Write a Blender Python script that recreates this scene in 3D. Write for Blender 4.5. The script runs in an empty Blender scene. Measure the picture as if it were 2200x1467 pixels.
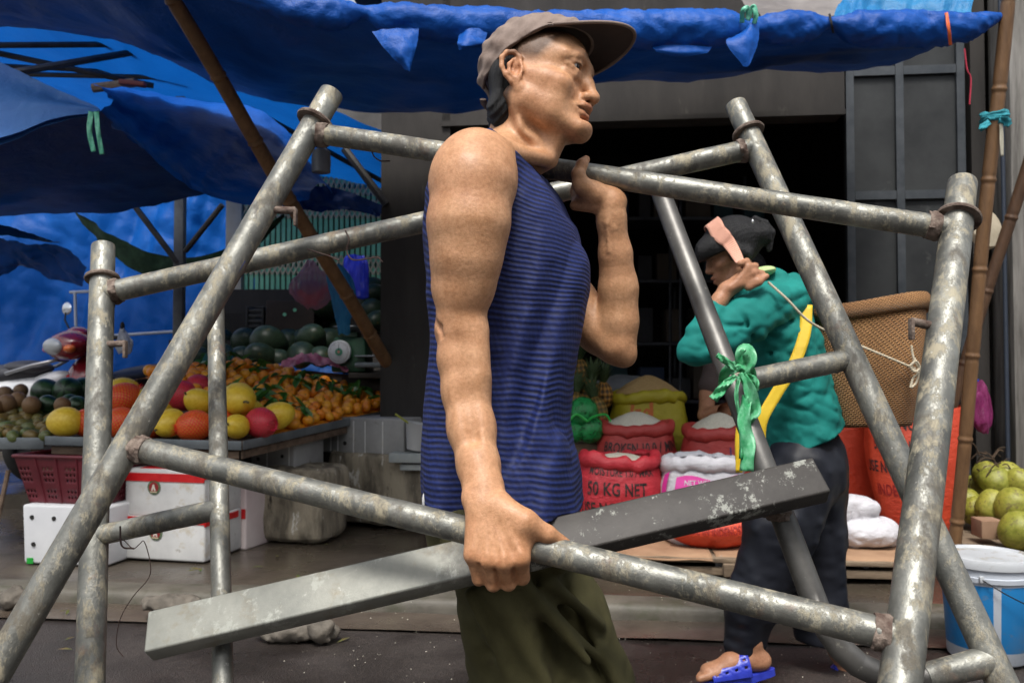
import bpy, bmesh, math, random, os
import numpy as np
from mathutils import Vector, Matrix, Quaternion, noise as mnoise
random.seed(7)
rng = np.random.default_rng(7)
def want(k): return True

scene = bpy.context.scene
COL = scene.collection
# ------------------------------------------------------------------ camera, sky, sun, exposure
F, CX, CY = 1833.0, 1100.0, 733.5            # focal length and centre in pixels of the 2200 px wide photograph
CAMH = 1.02
TILT = math.radians(1.70)
CAM = Vector((0, 0, CAMH))
cam = bpy.data.cameras.new('camera')
camo = bpy.data.objects.new('camera', cam)
COL.objects.link(camo)
cam.sensor_width = 36.0
cam.lens = F / 2200 * 36.0
cam.clip_start, cam.clip_end = 0.05, 500
camo.location = CAM
camo.rotation_euler = (math.radians(90) + TILT, 0, 0)
cam.dof.use_dof = True
cam.dof.focus_distance = 1.42
cam.dof.aperture_fstop = 9.0
scene.camera = camo
SUN_EL, SUN_AZ = math.radians(62), math.radians(186)   # azimuth the light comes from, clockwise from +Y
world = bpy.data.worlds.new("World")
scene.world = world
world.use_nodes = True
wn, wl = world.node_tree.nodes, world.node_tree.links
bg = wn['Background']
sky = wn.new('ShaderNodeTexSky')
sky.sky_type = 'NISHITA'
sky.sun_disc = False
sky.sun_elevation, sky.sun_rotation = SUN_EL, SUN_AZ
sky.air_density, sky.dust_density, sky.ozone_density = 1.0, 4.0, 1.0
hs = wn.new('ShaderNodeHueSaturation')
hs.inputs['Saturation'].default_value = 0.30         # an overcast, rainy sky is nearly grey
wl.new(sky.outputs[0], hs.inputs['Color'])
wl.new(hs.outputs[0], bg.inputs['Color'])
bg.inputs['Strength'].default_value = 0.10
sun = bpy.data.lights.new('sun', 'SUN')
sun.energy, sun.angle, sun.color = 1.5, math.radians(16), (1.0, 0.96, 0.90)
suno = bpy.data.objects.new('sun', sun)
COL.objects.link(suno)
sd = Vector((math.sin(SUN_AZ) * math.cos(SUN_EL), math.cos(SUN_AZ) * math.cos(SUN_EL), math.sin(SUN_EL)))
suno.rotation_euler = sd.to_track_quat('Z', 'Y').to_euler()
suno.location = sd * 20
vs = scene.view_settings
vs.view_transform, vs.look, vs.exposure, vs.gamma = 'Standard', 'None', 1.15, 1.0
scene.cycles.use_denoising = True
scene.cycles.max_bounces = 6
scene.cycles.transparent_max_bounces = 8

# ------------------------------------------------------------------ pixel helpers
CT, ST = math.cos(TILT), math.sin(TILT)
def ray(px, py):
    x, y = (px - CX) / F, (CY - py) / F
    return Vector((x, CT - y * ST, ST + y * CT))
def P(px, py, d):
    v = ray(px, py); return CAM + v * (d / v.y)
def G(px, py, z):
    v = ray(px, py); return CAM + v * ((z - CAMH) / v.z)
def M(px, d): return px * d / F

# ------------------------------------------------------------------ objects
def tag(o, label=None, cat=None, group=None, kind=None):
    if label: o['label'] = label
    if cat: o['category'] = cat
    if group: o['group'] = group
    if kind: o['kind'] = kind
    return o
def empty(name, loc=(0, 0, 0), label=None, cat=None, group=None, rz=0):
    o = bpy.data.objects.new(name, None); COL.objects.link(o)
    o.location = loc; o.rotation_euler = (0, 0, rz); o.empty_display_size = .05
    return tag(o, label, cat, group)
def setparent(o, p):
    """parent o to p; o's mesh is in world coordinates unless o has been placed, so keep it where it stands"""
    o.parent = p
    m = Matrix.LocRotScale(p.location, p.rotation_euler, p.scale)
    q = p.parent
    while q is not None:
        m = Matrix.LocRotScale(q.location, q.rotation_euler, q.scale) @ m; q = q.parent
    return m
def finish(name, me, mat, parent=None, local=False, smooth=True, auto=None):
    """link a mesh whose vertices are in world coordinates (local=False) or in the parent's (local=True)"""
    if smooth and len(me.polygons):
        me.polygons.foreach_set('use_smooth', [True] * len(me.polygons))
    if auto is not None:
        me.update()
        bm = bmesh.new(); bm.from_mesh(me)
        for e in bm.edges:
            if len(e.link_faces) == 2 and e.calc_face_angle(0) > auto: e.smooth = False
        bm.to_mesh(me); bm.free()
    o = bpy.data.objects.new(name, me); COL.objects.link(o)
    for m in (mat if isinstance(mat, (list, tuple)) else [mat]):
        if m: me.materials.append(m)
    if parent is not None:
        m = setparent(o, parent)
        if not local:
            me.transform(m.inverted())
    elif not local:                      # put the origin at the base of the mesh
        n = len(me.vertices)
        if n:
            co = np.empty(n * 3, np.float32); me.vertices.foreach_get('co', co); co = co.reshape(-1, 3)
            lo, hi = co.min(0), co.max(0)
            c = Vector((float(lo[0] + hi[0]) / 2, float(lo[1] + hi[1]) / 2, float(lo[2])))
            me.transform(Matrix.Translation(-c)); o.location = c
    return o
class MB:
    """a mesh under construction"""
    def __init__(s): s.v, s.f = [], []
    def add(s, vs, fs):
        n = len(s.v); s.v += [tuple(v) for v in vs]; s.f += [tuple(i + n for i in f) for f in fs]; return s
    def box(s, c, size, rot=None, taper=1.0, bev=0.0):
        hx, hy, hz = size[0] / 2, size[1] / 2, size[2] / 2
        R = rot if rot is not None else Matrix.Identity(3)
        if bev > 0:
            bm = bmesh.new(); bmesh.ops.create_cube(bm, size=1)
            for v in bm.verts:
                t = taper if v.co.z < 0 else 1.0
                v.co = Vector((v.co.x * size[0] * t, v.co.y * size[1] * t, v.co.z * size[2]))
            bmesh.ops.bevel(bm, geom=bm.edges[:], offset=bev, segments=2, affect='EDGES', profile=.5)
            bm.verts.index_update()
            vs_ = [R @ v.co + Vector(c) for v in bm.verts]; fs_ = [[v.index for v in f.verts] for f in bm.faces]
            bm.free(); return s.add(vs_, fs_)
        vs_ = []
        for z in (-hz, hz):
            t = taper if z < 0 else 1.0
            for x, y in ((-hx, -hy), (hx, -hy), (hx, hy), (-hx, hy)): vs_.append(R @ Vector((x * t, y * t, z)) + Vector(c))
        return s.add(vs_, [(3, 2, 1, 0), (4, 5, 6, 7), (0, 1, 5, 4), (1, 2, 6, 5), (2, 3, 7, 6), (3, 0, 4, 7)])
    def tube(s, pts, r, seg=12, cap=True, flat=None, closed=False):
        pts = [Vector(p) for p in pts]; n = len(pts)
        rs = r if isinstance(r, (list, tuple, np.ndarray)) else [r] * n
        vs_, fs_ = [], []
        T = []
        for i in range(n):
            a, b = pts[max(i - 1, 0)], pts[min(i + 1, n - 1)]
            if closed: a, b = pts[i - 1], pts[(i + 1) % n]
            t = b - a
            T.append(t.normalized() if t.length > 1e-9 else Vector((0, 0, 1)))
        up = Vector((0, 0, 1)) if abs(T[0].z) < .9 else Vector((0, 1, 0))
        u = T[0].cross(up).normalized()
        for i in range(n):
            u = (u - T[i] * u.dot(T[i]))
            u = u.normalized() if u.length > 1e-6 else T[i].orthogonal().normalized()
            w = T[i].cross(u)
            for k in range(seg):
                a = 2 * math.pi * k / seg
                e = 1.0 if flat is None else flat
                vs_.append(pts[i] + (u * math.cos(a) + w * math.sin(a) * e) * rs[i])
        m = n if closed else n - 1
        for i in range(m):
            for k in range(seg):
                a, b = i * seg + k, i * seg + (k + 1) % seg
                c, d = ((i + 1) % n) * seg + (k + 1) % seg, ((i + 1) % n) * seg + k
                fs_.append((a, b, c, d))
        if cap and not closed:
            fs_.append(tuple(range(seg))[::-1]); fs_.append(tuple((n - 1) * seg + k for k in range(seg)))
        return s.add(vs_, fs_)
    def lathe(s, prof, c=(0, 0, 0), seg=32, rot=None, wob=None, sx=1, sy=1, cap=True):
        """prof: (radius, z) from the bottom up"""
        R = rot if rot is not None else Matrix.Identity(3); C = Vector(c); vs_, fs_ = [], []
        for r, z in prof:
            for k in range(seg):
                a = 2 * math.pi * k / seg
                p = Vector((r * math.cos(a) * sx, r * math.sin(a) * sy, z))
                if wob: p = wob(p, a)
                vs_.append(R @ p + C)
        for i in range(len(prof) - 1):
            for k in range(seg):
                fs_.append((i * seg + k, i * seg + (k + 1) % seg, (i + 1) * seg + (k + 1) % seg, (i + 1) * seg + k))
        if cap:
            fs_.append(tuple(range(seg))[::-1]); fs_.append(tuple((len(prof) - 1) * seg + k for k in range(seg)))
        return s.add(vs_, fs_)
    def ell(s, c, rad, rot=None, nu=20, nv=12, fn=None):
        R = rot if rot is not None else Matrix.Identity(3); C = Vector(c); vs_, fs_ = [], []
        for j in range(nv + 1):
            t = math.pi * j / nv - math.pi / 2
            for k in range(nu):
                a = 2 * math.pi * k / nu
                q = Vector((math.cos(t) * math.cos(a), math.cos(t) * math.sin(a), math.sin(t)))
                if fn: q = fn(q)
                vs_.append(R @ Vector((q.x * rad[0], q.y * rad[1], q.z * rad[2])) + C)
        for j in range(nv):
            for k in range(nu):
                a, b = j * nu + k, j * nu + (k + 1) % nu
                if j == 0: fs_.append((a, b + nu, a + nu))
                elif j == nv - 1: fs_.append((a, b, a + nu))
                else: fs_.append((a, b, b + nu, a + nu))
        return s.add(vs_, fs_)
    def sheet(s, fn, nu, nv):
        """fn(u, v) -> point, u and v in 0..1"""
        vs_ = [fn(i / nu, j / nv) for j in range(nv + 1) for i in range(nu + 1)]
        fs_ = [(j * (nu + 1) + i, j * (nu + 1) + i + 1, (j + 1) * (nu + 1) + i + 1, (j + 1) * (nu + 1) + i) for j in range(nv) for i in range(nu)]
        return s.add(vs_, fs_)
    def mesh(s, name='mesh'):
        me = bpy.data.meshes.new(name); me.from_pydata(s.v, [], s.f); me.update(); return me
    def build(s, name, mat, parent=None, local=False, smooth=True, auto=math.radians(38), thick=None, bev=None):
        me = s.mesh(name)
        o = finish(name, me, mat, parent, local, smooth, auto)
        if thick:
            m = o.modifiers.new('thickness', 'SOLIDIFY'); m.thickness = thick; m.offset = 0
        if bev:
            m = o.modifiers.new('bevel', 'BEVEL'); m.width = bev; m.segments = 2; m.limit_method = 'ANGLE'
        return o
def copy_tree(o, parent=None):
    c = o.copy(); COL.objects.link(c); c.parent = parent
    for ch in list(o.children): copy_tree(ch, c)
    return c
def rotm(x=0, y=0, z=0):
    return (Matrix.Rotation(math.radians(z), 3, 'Z') @ Matrix.Rotation(math.radians(y), 3, 'Y') @ Matrix.Rotation(math.radians(x), 3, 'X'))
def spline(pts, n):
    """Catmull-Rom through pts (tuples of any length)"""
    pts = [np.array(p, float) for p in pts]; q = [2 * pts[0] - pts[1]] + pts + [2 * pts[-1] - pts[-2]]
    out = []
    m = len(pts) - 1
    for i in range(n + 1):
        t = i / n * m; k = min(int(t), m - 1); t -= k
        a, b, c, d = q[k], q[k + 1], q[k + 2], q[k + 3]
        out.append(.5 * ((2 * b) + (c - a) * t + (2 * a - 5 * b + 4 * c - d) * t * t + (3 * b - a - 3 * c + d) * t ** 3))
    return out
def nz(p, s=1.0, o=0.0): return mnoise.noise(Vector((p[0] * s + o, p[1] * s + o * 1.7, p[2] * s - o)))

# ------------------------------------------------------------------ materials
def lin(c):
    """sRGB 0..255 to linear"""
    return tuple((x / 255 / 12.92) if x / 255 <= .04045 else ((x / 255 + .055) / 1.055) ** 2.4 for x in c)
class NT:
    def __init__(s, m):
        s.m = m; m.use_nodes = True; s.n = m.node_tree.nodes; s.l = m.node_tree.links; s.b = s.n['Principled BSDF']; s._co = {}
    def link(s, a, b): s.l.new(a, b)
    def node(s, t, **kw):
        n = s.n.new(t)
        for k, v in kw.items():
            if k in n.inputs: n.inputs[k].default_value = v
            else: setattr(n, k, v)
        return n
    def co(s, kind='Object'):
        if 'tc' not in s._co: s._co['tc'] = s.n.new('ShaderNodeTexCoord')
        return s._co['tc'].outputs[kind]
    def mapped(s, scale, kind='Object', rot=(0, 0, 0)):
        mp = s.n.new('ShaderNodeMapping'); mp.inputs['Scale'].default_value = scale; mp.inputs['Rotation'].default_value = rot
        s.link(s.co(kind), mp.inputs[0]); return mp.outputs[0]
    def noise(s, scale, detail=4, rough=.6, vec=None, dist=0):
        n = s.node('ShaderNodeTexNoise', Scale=scale, Detail=detail, Roughness=rough, Distortion=dist)
        s.link(vec if vec is not None else s.co(), n.inputs['Vector']); return n.outputs['Fac']
    def ramp(s, fac, stops):
        r = s.n.new('ShaderNodeValToRGB'); e = r.color_ramp.elements
        while len(e) < len(stops): e.new(.5)
        for k, (p, c) in enumerate(stops):
            e[k].position = p; e[k].color = (*c, 1) if len(c) == 3 else c
        s.link(fac, r.inputs[0]); return r.outputs[0]
    def mix(s, fac, a, b, mode='MIX'):
        m = s.n.new('ShaderNodeMix'); m.data_type = 'RGBA'; m.blend_type = mode
        for sock, v in ((m.inputs[0], fac), (m.inputs[6], a), (m.inputs[7], b)):
            if hasattr(v, 'links'): s.link(v, sock)
            elif isinstance(v, (int, float)): sock.default_value = v
            else: sock.default_value = (*v, 1)
        return m.outputs[2]
    def math(s, op, a, b=0.0):
        m = s.n.new('ShaderNodeMath'); m.operation = op
        for sock, v in ((m.inputs[0], a), (m.inputs[1], b)):
            if hasattr(v, 'links'): s.link(v, sock)
            else: sock.default_value = v
        return m.outputs[0]
    def bump(s, h, strength=.3, dist=.01, prev=None):
        b = s.node('ShaderNodeBump', Strength=strength, Distance=dist)
        s.link(h, b.inputs['Height'])
        if prev is not None: s.link(prev, b.inputs['Normal'])
        return b.outputs[0]
    def out(s, name, v):
        i = s.b.inputs[name]
        if hasattr(v, 'links'): s.link(v, i)
        elif isinstance(v, (int, float)): i.default_value = v
        else: i.default_value = (*v, 1)
    def rand(s):
        return s.n.new('ShaderNodeObjectInfo').outputs['Random']
MATS = {}
def mat(name, col, col2=None, scale=8, detail=5, rough=.6, metal=0.0, bump=0.0, bscale=60, bdist=.004, spots=(), rnd=0.0, rcol=None,
        trans=0.0, sss=0.0, spec=.5, coat=0.0, vec=(1, 1, 1), lo=.35, hi=.65, rvar=0.0, alpha=1.0, transl=0.0):
    if name in MATS: return MATS[name]
    m = bpy.data.materials.new(name); t = NT(m)
    c = tuple(col)
    if col2 is not None:
        f = t.noise(scale, detail, .6, t.mapped(vec))
        c = t.ramp(f, [(lo, col), (hi, col2)])
    for sc, th, w, sc_col in spots:
        f = t.noise(sc, 6, .65, t.mapped(vec))
        f = t.ramp(f, [(th, (0, 0, 0)), (min(th + w, 1), (1, 1, 1))])
        c = t.mix(f, c, sc_col)
    if rcol is not None:
        c = t.mix(t.math('MULTIPLY', t.rand(), rnd), c, rcol)
    t.out('Base Color', c)
    t.b.inputs['Roughness'].default_value = rough
    if rvar:
        f = t.noise(scale * 2.3, 5)
        f2 = t.math('ADD', t.math('MULTIPLY', f, rvar), rough - rvar / 2); t.out('Roughness', f2)
    t.b.inputs['Metallic'].default_value = metal
    t.b.inputs['Specular IOR Level'].default_value = spec
    if coat: t.b.inputs['Coat Weight'].default_value = coat; t.b.inputs['Coat Roughness'].default_value = .15
    if trans: t.b.inputs['Transmission Weight'].default_value = trans
    if sss:
        t.b.inputs['Subsurface Weight'].default_value = sss; t.b.inputs['Subsurface Radius'].default_value = (1, .4, .2); t.b.inputs['Subsurface Scale'].default_value = .008
    if alpha < 1: t.b.inputs['Alpha'].default_value = alpha
    if bump:
        t.out('Normal', t.bump(t.noise(bscale, 6, .6, t.mapped(vec)), bump, bdist))
    if transl:
        tr = t.n.new('ShaderNodeBsdfTranslucent'); mx = t.n.new('ShaderNodeMixShader'); mx.inputs[0].default_value = transl
        if hasattr(c, 'links'): t.link(c, tr.inputs[0])
        else: tr.inputs[0].default_value = (*c, 1)
        o = t.n['Material Output']; t.link(t.b.outputs[0], mx.inputs[1]); t.link(tr.outputs[0], mx.inputs[2]); t.link(mx.outputs[0], o.inputs[0])
    MATS[name] = m
    return m

# ------------------------------------------------------------------ sculpting by distance field
class SDF:
    def __init__(s, lo, hi, h):
        s.lo = np.array(lo, np.float32); s.h = h
        s.n = np.maximum(((np.array(hi) - np.array(lo)) / h).astype(int) + 1, 4)
        s.D = np.full(s.n, .2, np.float32)
        s.ax = [s.lo[i] + h * np.arange(s.n[i], dtype=np.float32) for i in range(3)]
    def sl(s, lo, hi, m):
        a = np.clip(np.floor((np.array(lo) - m - s.lo) / s.h).astype(int), 0, s.n)
        b = np.clip(np.ceil((np.array(hi) + m - s.lo) / s.h).astype(int) + 1, 0, s.n)
        return tuple(slice(int(a[i]), int(max(b[i], a[i]))) for i in range(3))
    def grid(s, sl): return (s.ax[0][sl[0]][:, None, None], s.ax[1][sl[1]][None, :, None], s.ax[2][sl[2]][None, None, :])
    def put(s, sl, d, k, mode):
        A = s.D[sl]
        if A.size == 0: return
        if mode == 'sub':
            d = -d
            if k > 0:
                h = np.clip(.5 - .5 * (A - d) / k, 0, 1); s.D[sl] = A * (1 - h) + d * h + k * h * (1 - h)
            else: s.D[sl] = np.maximum(A, d)
        else:
            if k > 0:
                h = np.clip(.5 + .5 * (d - A) / k, 0, 1); s.D[sl] = d * (1 - h) + A * h - k * h * (1 - h)
            else: s.D[sl] = np.minimum(A, d)
    def cone(s, a, b, ra, rb, k=.01, mode='add', flat=None):
        a, b = np.array(a, np.float32), np.array(b, np.float32); R = max(ra, rb)
        sl = s.sl(np.minimum(a, b) - R, np.maximum(a, b) + R, k + .012)
        X, Y, Z = s.grid(sl); ab = b - a; L = float(ab @ ab) + 1e-12
        px, py, pz = X - a[0], Y - a[1], Z - a[2]
        t = np.clip((px * ab[0] + py * ab[1] + pz * ab[2]) / L, 0, 1)
        qx, qy, qz = px - t * ab[0], py - t * ab[1], pz - t * ab[2]
        if flat is not None:                      # (axis, ratio): thinner along the axis when the ratio is above 1
            n = np.array(flat[0], np.float32); n /= np.linalg.norm(n)
            c = (qx * n[0] + qy * n[1] + qz * n[2]) * (flat[1] - 1)
            qx, qy, qz = qx + c * n[0], qy + c * n[1], qz + c * n[2]
        s.put(sl, np.sqrt(qx * qx + qy * qy + qz * qz) - (ra + (rb - ra) * t), k, mode)
        return s
    def chain(s, pts, rs, k=.01, mode='add', flat=None):
        for i in range(len(pts) - 1): s.cone(pts[i], pts[i + 1], rs[i], rs[i + 1], k, mode, flat)
        return s
    def ell(s, c, rad, R=None, k=.01, mode='add'):
        c = np.array(c, np.float32); m = max(rad)
        R = np.array(R if R is not None else np.eye(3), np.float32)
        ext = np.sqrt((R ** 2) @ (np.array(rad, np.float32) ** 2))
        sl = s.sl(c - ext, c + ext, k + .012)
        X, Y, Z = s.grid(sl); px, py, pz = X - c[0], Y - c[1], Z - c[2]
        k0 = k1 = 0
        for i in range(3):
            q = (px * R[0, i] + py * R[1, i] + pz * R[2, i]) / rad[i]
            k0 = k0 + q * q; k1 = k1 + (q / rad[i]) ** 2
        k0, k1 = np.sqrt(k0), np.sqrt(k1) + 1e-9
        s.put(sl, k0 * (k0 - 1) / k1, k, mode)
        return s
    def func(s, lo, hi, fn, k=.01, mode='add', margin=.02):
        sl = s.sl(lo, hi, k + margin); X, Y, Z = s.grid(sl)
        s.put(sl, fn(X, Y, Z).astype(np.float32), k, mode); return s
    def offset(s, lo, hi, fn):
        sl = s.sl(lo, hi, 0); X, Y, Z = s.grid(sl); s.D[sl] = s.D[sl] + fn(X, Y, Z); return s
    def sample(s, p):
        q = (np.asarray(p, np.float32) - s.lo) / s.h
        i = np.clip(np.round(q).astype(int), 0, s.n - 1)
        return s.D[i[:, 0], i[:, 1], i[:, 2]]
    def nets(s):
        D = s.D; S = D < 0; n = np.array(D.shape)
        c = np.zeros(n - 1, np.int8)
        for i in (0, 1):
            for j in (0, 1):
                for k in (0, 1): c += S[i:n[0] - 1 + i, j:n[1] - 1 + j, k:n[2] - 1 + k]
        act = np.argwhere((c > 0) & (c < 8))
        idx = np.full(n - 1, -1, np.int32); idx[tuple(act.T)] = np.arange(len(act))
        corner = np.array([(i, j, k) for i in (0, 1) for j in (0, 1) for k in (0, 1)])
        vals = np.stack([D[tuple((act + o).T)] for o in corner], 1)
        pos = np.zeros((len(act), 3), np.float32); cnt = np.zeros(len(act), np.float32)
        for a in range(8):
            for b in range(a + 1, 8):
                if np.abs(corner[a] - corner[b]).sum() != 1: continue
                va, vb = vals[:, a], vals[:, b]; m = (va < 0) != (vb < 0)
                t = np.where(m, va / np.where(m, va - vb, 1), 0)
                p = corner[a] + t[:, None] * (corner[b] - corner[a])
                pos[m] += p[m]; cnt[m] += 1
        V = (act + pos / cnt[:, None]) * s.h + s.lo
        quads = []
        for ax in range(3):
            u, w = [(1, 2), (2, 0), (0, 1)][ax]
            sh = [slice(None)] * 3; sh[ax] = slice(0, -1); A = S[tuple(sh)]
            sh[ax] = slice(1, None); B = S[tuple(sh)]
            e = np.argwhere(A != B)
            e = e[(e[:, u] > 0) & (e[:, w] > 0) & (e[:, u] < n[u] - 1) & (e[:, w] < n[w] - 1)]
            du, dw = np.zeros(3, int), np.zeros(3, int); du[u] = 1; dw[w] = 1
            q = np.stack([idx[tuple((e - du - dw).T)], idx[tuple((e - dw).T)], idx[tuple(e.T)], idx[tuple((e - du).T)]], 1)
            ins = A[tuple(e.T)]
            q[~ins] = q[~ins][:, ::-1]
            quads.append(q)
        return V.astype(np.float32), np.concatenate(quads)
    def mesh(s, name, smooth=1, keep=False):
        V, Q = s.nets()
        for _ in range(smooth):                # light relaxing along the edges
            acc = np.zeros_like(V); cnt = np.zeros(len(V), np.float32)
            for a in range(4):
                i, j = Q[:, a], Q[:, (a + 1) % 4]
                for x in range(3):
                    acc[:, x] += np.bincount(i, V[j, x], len(V)) + np.bincount(j, V[i, x], len(V))
                cnt += np.bincount(i, minlength=len(V)) + np.bincount(j, minlength=len(V))
            V = V * .5 + .5 * acc / cnt[:, None]
        me = bpy.data.meshes.new(name)
        me.vertices.add(len(V)); me.vertices.foreach_set('co', V.astype(np.float32).ravel())
        me.loops.add(Q.size); me.loops.foreach_set('vertex_index', Q.astype(np.int32).ravel())
        me.polygons.add(len(Q)); me.polygons.foreach_set('loop_start', np.arange(0, Q.size, 4, dtype=np.int32))
        me.polygons.foreach_set('loop_total', np.full(len(Q), 4, np.int32))
        me.update(calc_edges=True); me.validate()
        return me, V
def vnoise(X, Y, Z, sc, seed=0):
    """smooth lattice noise in -1..1 on broadcast coordinates; sc = cells per metre along each axis"""
    sc = sc if isinstance(sc, (tuple, list)) else (sc,) * 3
    L = np.random.default_rng(seed).random((32, 32, 32)).astype(np.float32) * 2 - 1
    q = []
    for A, k in zip((X, Y, Z), sc):
        a = np.asarray(A, np.float32) * k + 100; i = np.floor(a).astype(int); f = a - i; q.append((i % 32, (i + 1) % 32, f * f * (3 - 2 * f)))
    (i0, i1, u), (j0, j1, v), (k0, k1, w) = q
    g = lambda i, j, k: L[i, j, k]
    return ((g(i0, j0, k0) * (1 - u) + g(i1, j0, k0) * u) * (1 - v) + (g(i0, j1, k0) * (1 - u) + g(i1, j1, k0) * u) * v) * (1 - w) + \
           ((g(i0, j0, k1) * (1 - u) + g(i1, j0, k1) * u) * (1 - v) + (g(i0, j1, k1) * (1 - u) + g(i1, j1, k1) * u) * v) * w
def paint(me, cols, name='tone'):
    a = me.attributes.new(name, 'FLOAT_COLOR', 'POINT')
    c = np.ones((len(me.vertices), 4), np.float32); c[:, :3] = cols
    a.data.foreach_set('color', c.ravel())
def gauss(V, c, r):
    d = np.linalg.norm((V - np.array(c, np.float32)) / np.array(r, np.float32), axis=1); return np.exp(-d * d)
# ------------------------------------------------------------------ setting
KT = Vector((1, -.105, 0)).normalized(); KN = Vector((.105, 1, 0)).normalized(); K0 = Vector((0, 3.505, 0))
def S(u, v, z): return K0 + KT * u + KN * v + Vector((0, 0, z))
KR = Matrix((KT, KN, (0, 0, 1))).transposed()          # rotation of the street's own axes
KZ = math.atan2(KT.y, KT.x)

def asphalt_mat():
    m = bpy.data.materials.new('wet asphalt'); t = NT(m)
    big = t.noise(1.3, 5); f = t.noise(9, 6)
    c = t.ramp(f, [(.3, (.017, .0135, .012)), (.7, (.042, .033, .029))])
    v = t.node('ShaderNodeTexVoronoi', Scale=210.0); t.link(t.co(), v.inputs['Vector'])
    st = t.ramp(v.outputs['Color'], [(.0, (.012, .010, .009)), (.6, (.044, .035, .031)), (.93, (.085, .070, .060)), (1, (.26, .23, .20))])
    c = t.mix(.6, c, st)
    w = t.ramp(big, [(.42, (0, 0, 0)), (.62, (1, 1, 1))])
    c = t.mix(w, c, (.014, .011, .0095))
    t.out('Base Color', c)
    t.out('Roughness', t.ramp(w, [(0, (.55,) * 3), (1, (.24,) * 3)]))
    t.out('Normal', t.bump(v.outputs['Distance'], .55, .006))
    return m
def concrete_mat(name, a, b, scale=3, rough=.6, wet=False, moss=0.0):
    m = bpy.data.materials.new(name); t = NT(m)
    c = t.ramp(t.noise(scale, 8, .65), [(.3, a), (.7, b)])
    sp = t.ramp(t.noise(60, 3), [(.66, (0, 0, 0)), (.74, (1, 1, 1))])
    c = t.mix(t.math('MULTIPLY', sp, .35), c, tuple(x * .45 for x in a))
    if moss:
        g = t.ramp(t.noise(5, 6, .7), [(.5, (0, 0, 0)), (.7, (1, 1, 1))])
        c = t.mix(t.math('MULTIPLY', g, moss), c, (.035, .040, .014))
    t.out('Base Color', c)
    if wet: t.out('Roughness', t.ramp(t.noise(1.7, 4), [(.4, (.16,) * 3), (.65, (.5,) * 3)]))
    else: t.b.inputs['Roughness'].default_value = rough
    t.out('Normal', t.bump(t.noise(45, 7, .65), .35, .006))
    return m
m_asph = asphalt_mat()
m_walk = concrete_mat('wet pavement', (.032, .025, .0185), (.085, .068, .051), 2.2, wet=True, moss=.25)
m_kerb = concrete_mat('kerb concrete', (.050, .045, .035), (.13, .117, .094), 4, moss=.85)
m_gut = concrete_mat('gutter concrete', (.042, .031, .023), (.10, .077, .060), 5, wet=True, moss=.2)
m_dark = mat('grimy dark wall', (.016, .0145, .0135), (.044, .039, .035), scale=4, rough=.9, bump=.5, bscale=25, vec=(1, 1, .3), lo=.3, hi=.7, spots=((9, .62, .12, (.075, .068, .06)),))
m_grey = mat('stained grey concrete', (.060, .055, .048), (.135, .125, .11), scale=2.5, rough=.9, bump=.3, bscale=20, spots=((4, .56, .15, (.06, .055, .05)),))
m_black = mat('plain black', (.012, .012, .013), rough=.9)  # one even black, for the sandals and a string

def sheet_s(u0, u1, v0, v1, z, nu=1, nv=1, fn=None):
    return MB().sheet(lambda a, b: S(u0 + (u1 - u0) * a, v0 + (v1 - v0) * b, z + (fn(u0 + (u1 - u0) * a, v0 + (v1 - v0) * b) if fn else 0)), nu, nv)
tag(sheet_s(-150, 150, -120, 150, 0, 4, 4).build('road', m_asph), kind='structure')
def gut(u, v): return .004 + .006 * nz((u, v, 0), 4) + .006
tag(sheet_s(-9, 9, -.24, .03, 0, 180, 6, gut).build('gutter', m_gut), kind='structure')
KH = .065
prof = [(-.012, .004), (-.010, .03), (-.006, .048), (.004, .060), (.020, KH), (.10, KH + .002), (.15, KH - .003)]
b = MB()
n = 160
b.sheet(lambda a, c: S(-9 + 18 * a, prof[round(c * 6)][0] + .006 * nz((-9 + 18 * a, 0, 0), 3), prof[round(c * 6)][1] * (1 + .07 * nz((-9 + 18 * a, 3, 0), 2.5))), 400, 6)
tag(b.build('kerb', m_kerb), kind='structure')
tag(sheet_s(-14, 14, .13, 9, KH - .006, 60, 30, lambda u, v: .012 * nz((u, v, 1), 1.5)).build('pavement', m_walk), kind='structure')

# the shop on the right: walls, lintel, doors and pillars round a dark room
VW = 1.62
shop = empty('shop_building', S(.6, VW, KH), 'dim concrete shop front with an open doorway behind the sacks of rice', 'building')
def sb(mb, u0, u1, v0, v1, z0, z1, **kw):
    return mb.box(S((u0 + u1) / 2, (v0 + v1) / 2, (z0 + z1) / 2), (u1 - u0, v1 - v0, z1 - z0), KR, **kw)
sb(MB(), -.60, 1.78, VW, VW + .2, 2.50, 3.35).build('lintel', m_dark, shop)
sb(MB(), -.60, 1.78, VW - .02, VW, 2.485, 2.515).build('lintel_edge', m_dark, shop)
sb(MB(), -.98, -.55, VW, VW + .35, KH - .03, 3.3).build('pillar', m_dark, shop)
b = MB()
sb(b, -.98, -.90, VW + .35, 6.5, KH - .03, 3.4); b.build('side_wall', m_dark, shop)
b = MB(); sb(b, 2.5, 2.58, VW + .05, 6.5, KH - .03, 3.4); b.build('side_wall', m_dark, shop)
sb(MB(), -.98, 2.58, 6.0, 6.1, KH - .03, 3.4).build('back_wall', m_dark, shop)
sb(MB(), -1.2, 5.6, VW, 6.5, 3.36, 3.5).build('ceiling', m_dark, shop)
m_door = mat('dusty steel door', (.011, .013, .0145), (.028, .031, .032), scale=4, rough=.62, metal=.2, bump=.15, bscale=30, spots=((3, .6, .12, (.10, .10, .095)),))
m_rail = mat('grey blue door rail', (.030, .037, .045), (.060, .068, .076), scale=9, rough=.55, metal=.3)
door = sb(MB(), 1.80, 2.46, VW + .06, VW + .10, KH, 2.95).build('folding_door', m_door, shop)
b = MB()
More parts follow.
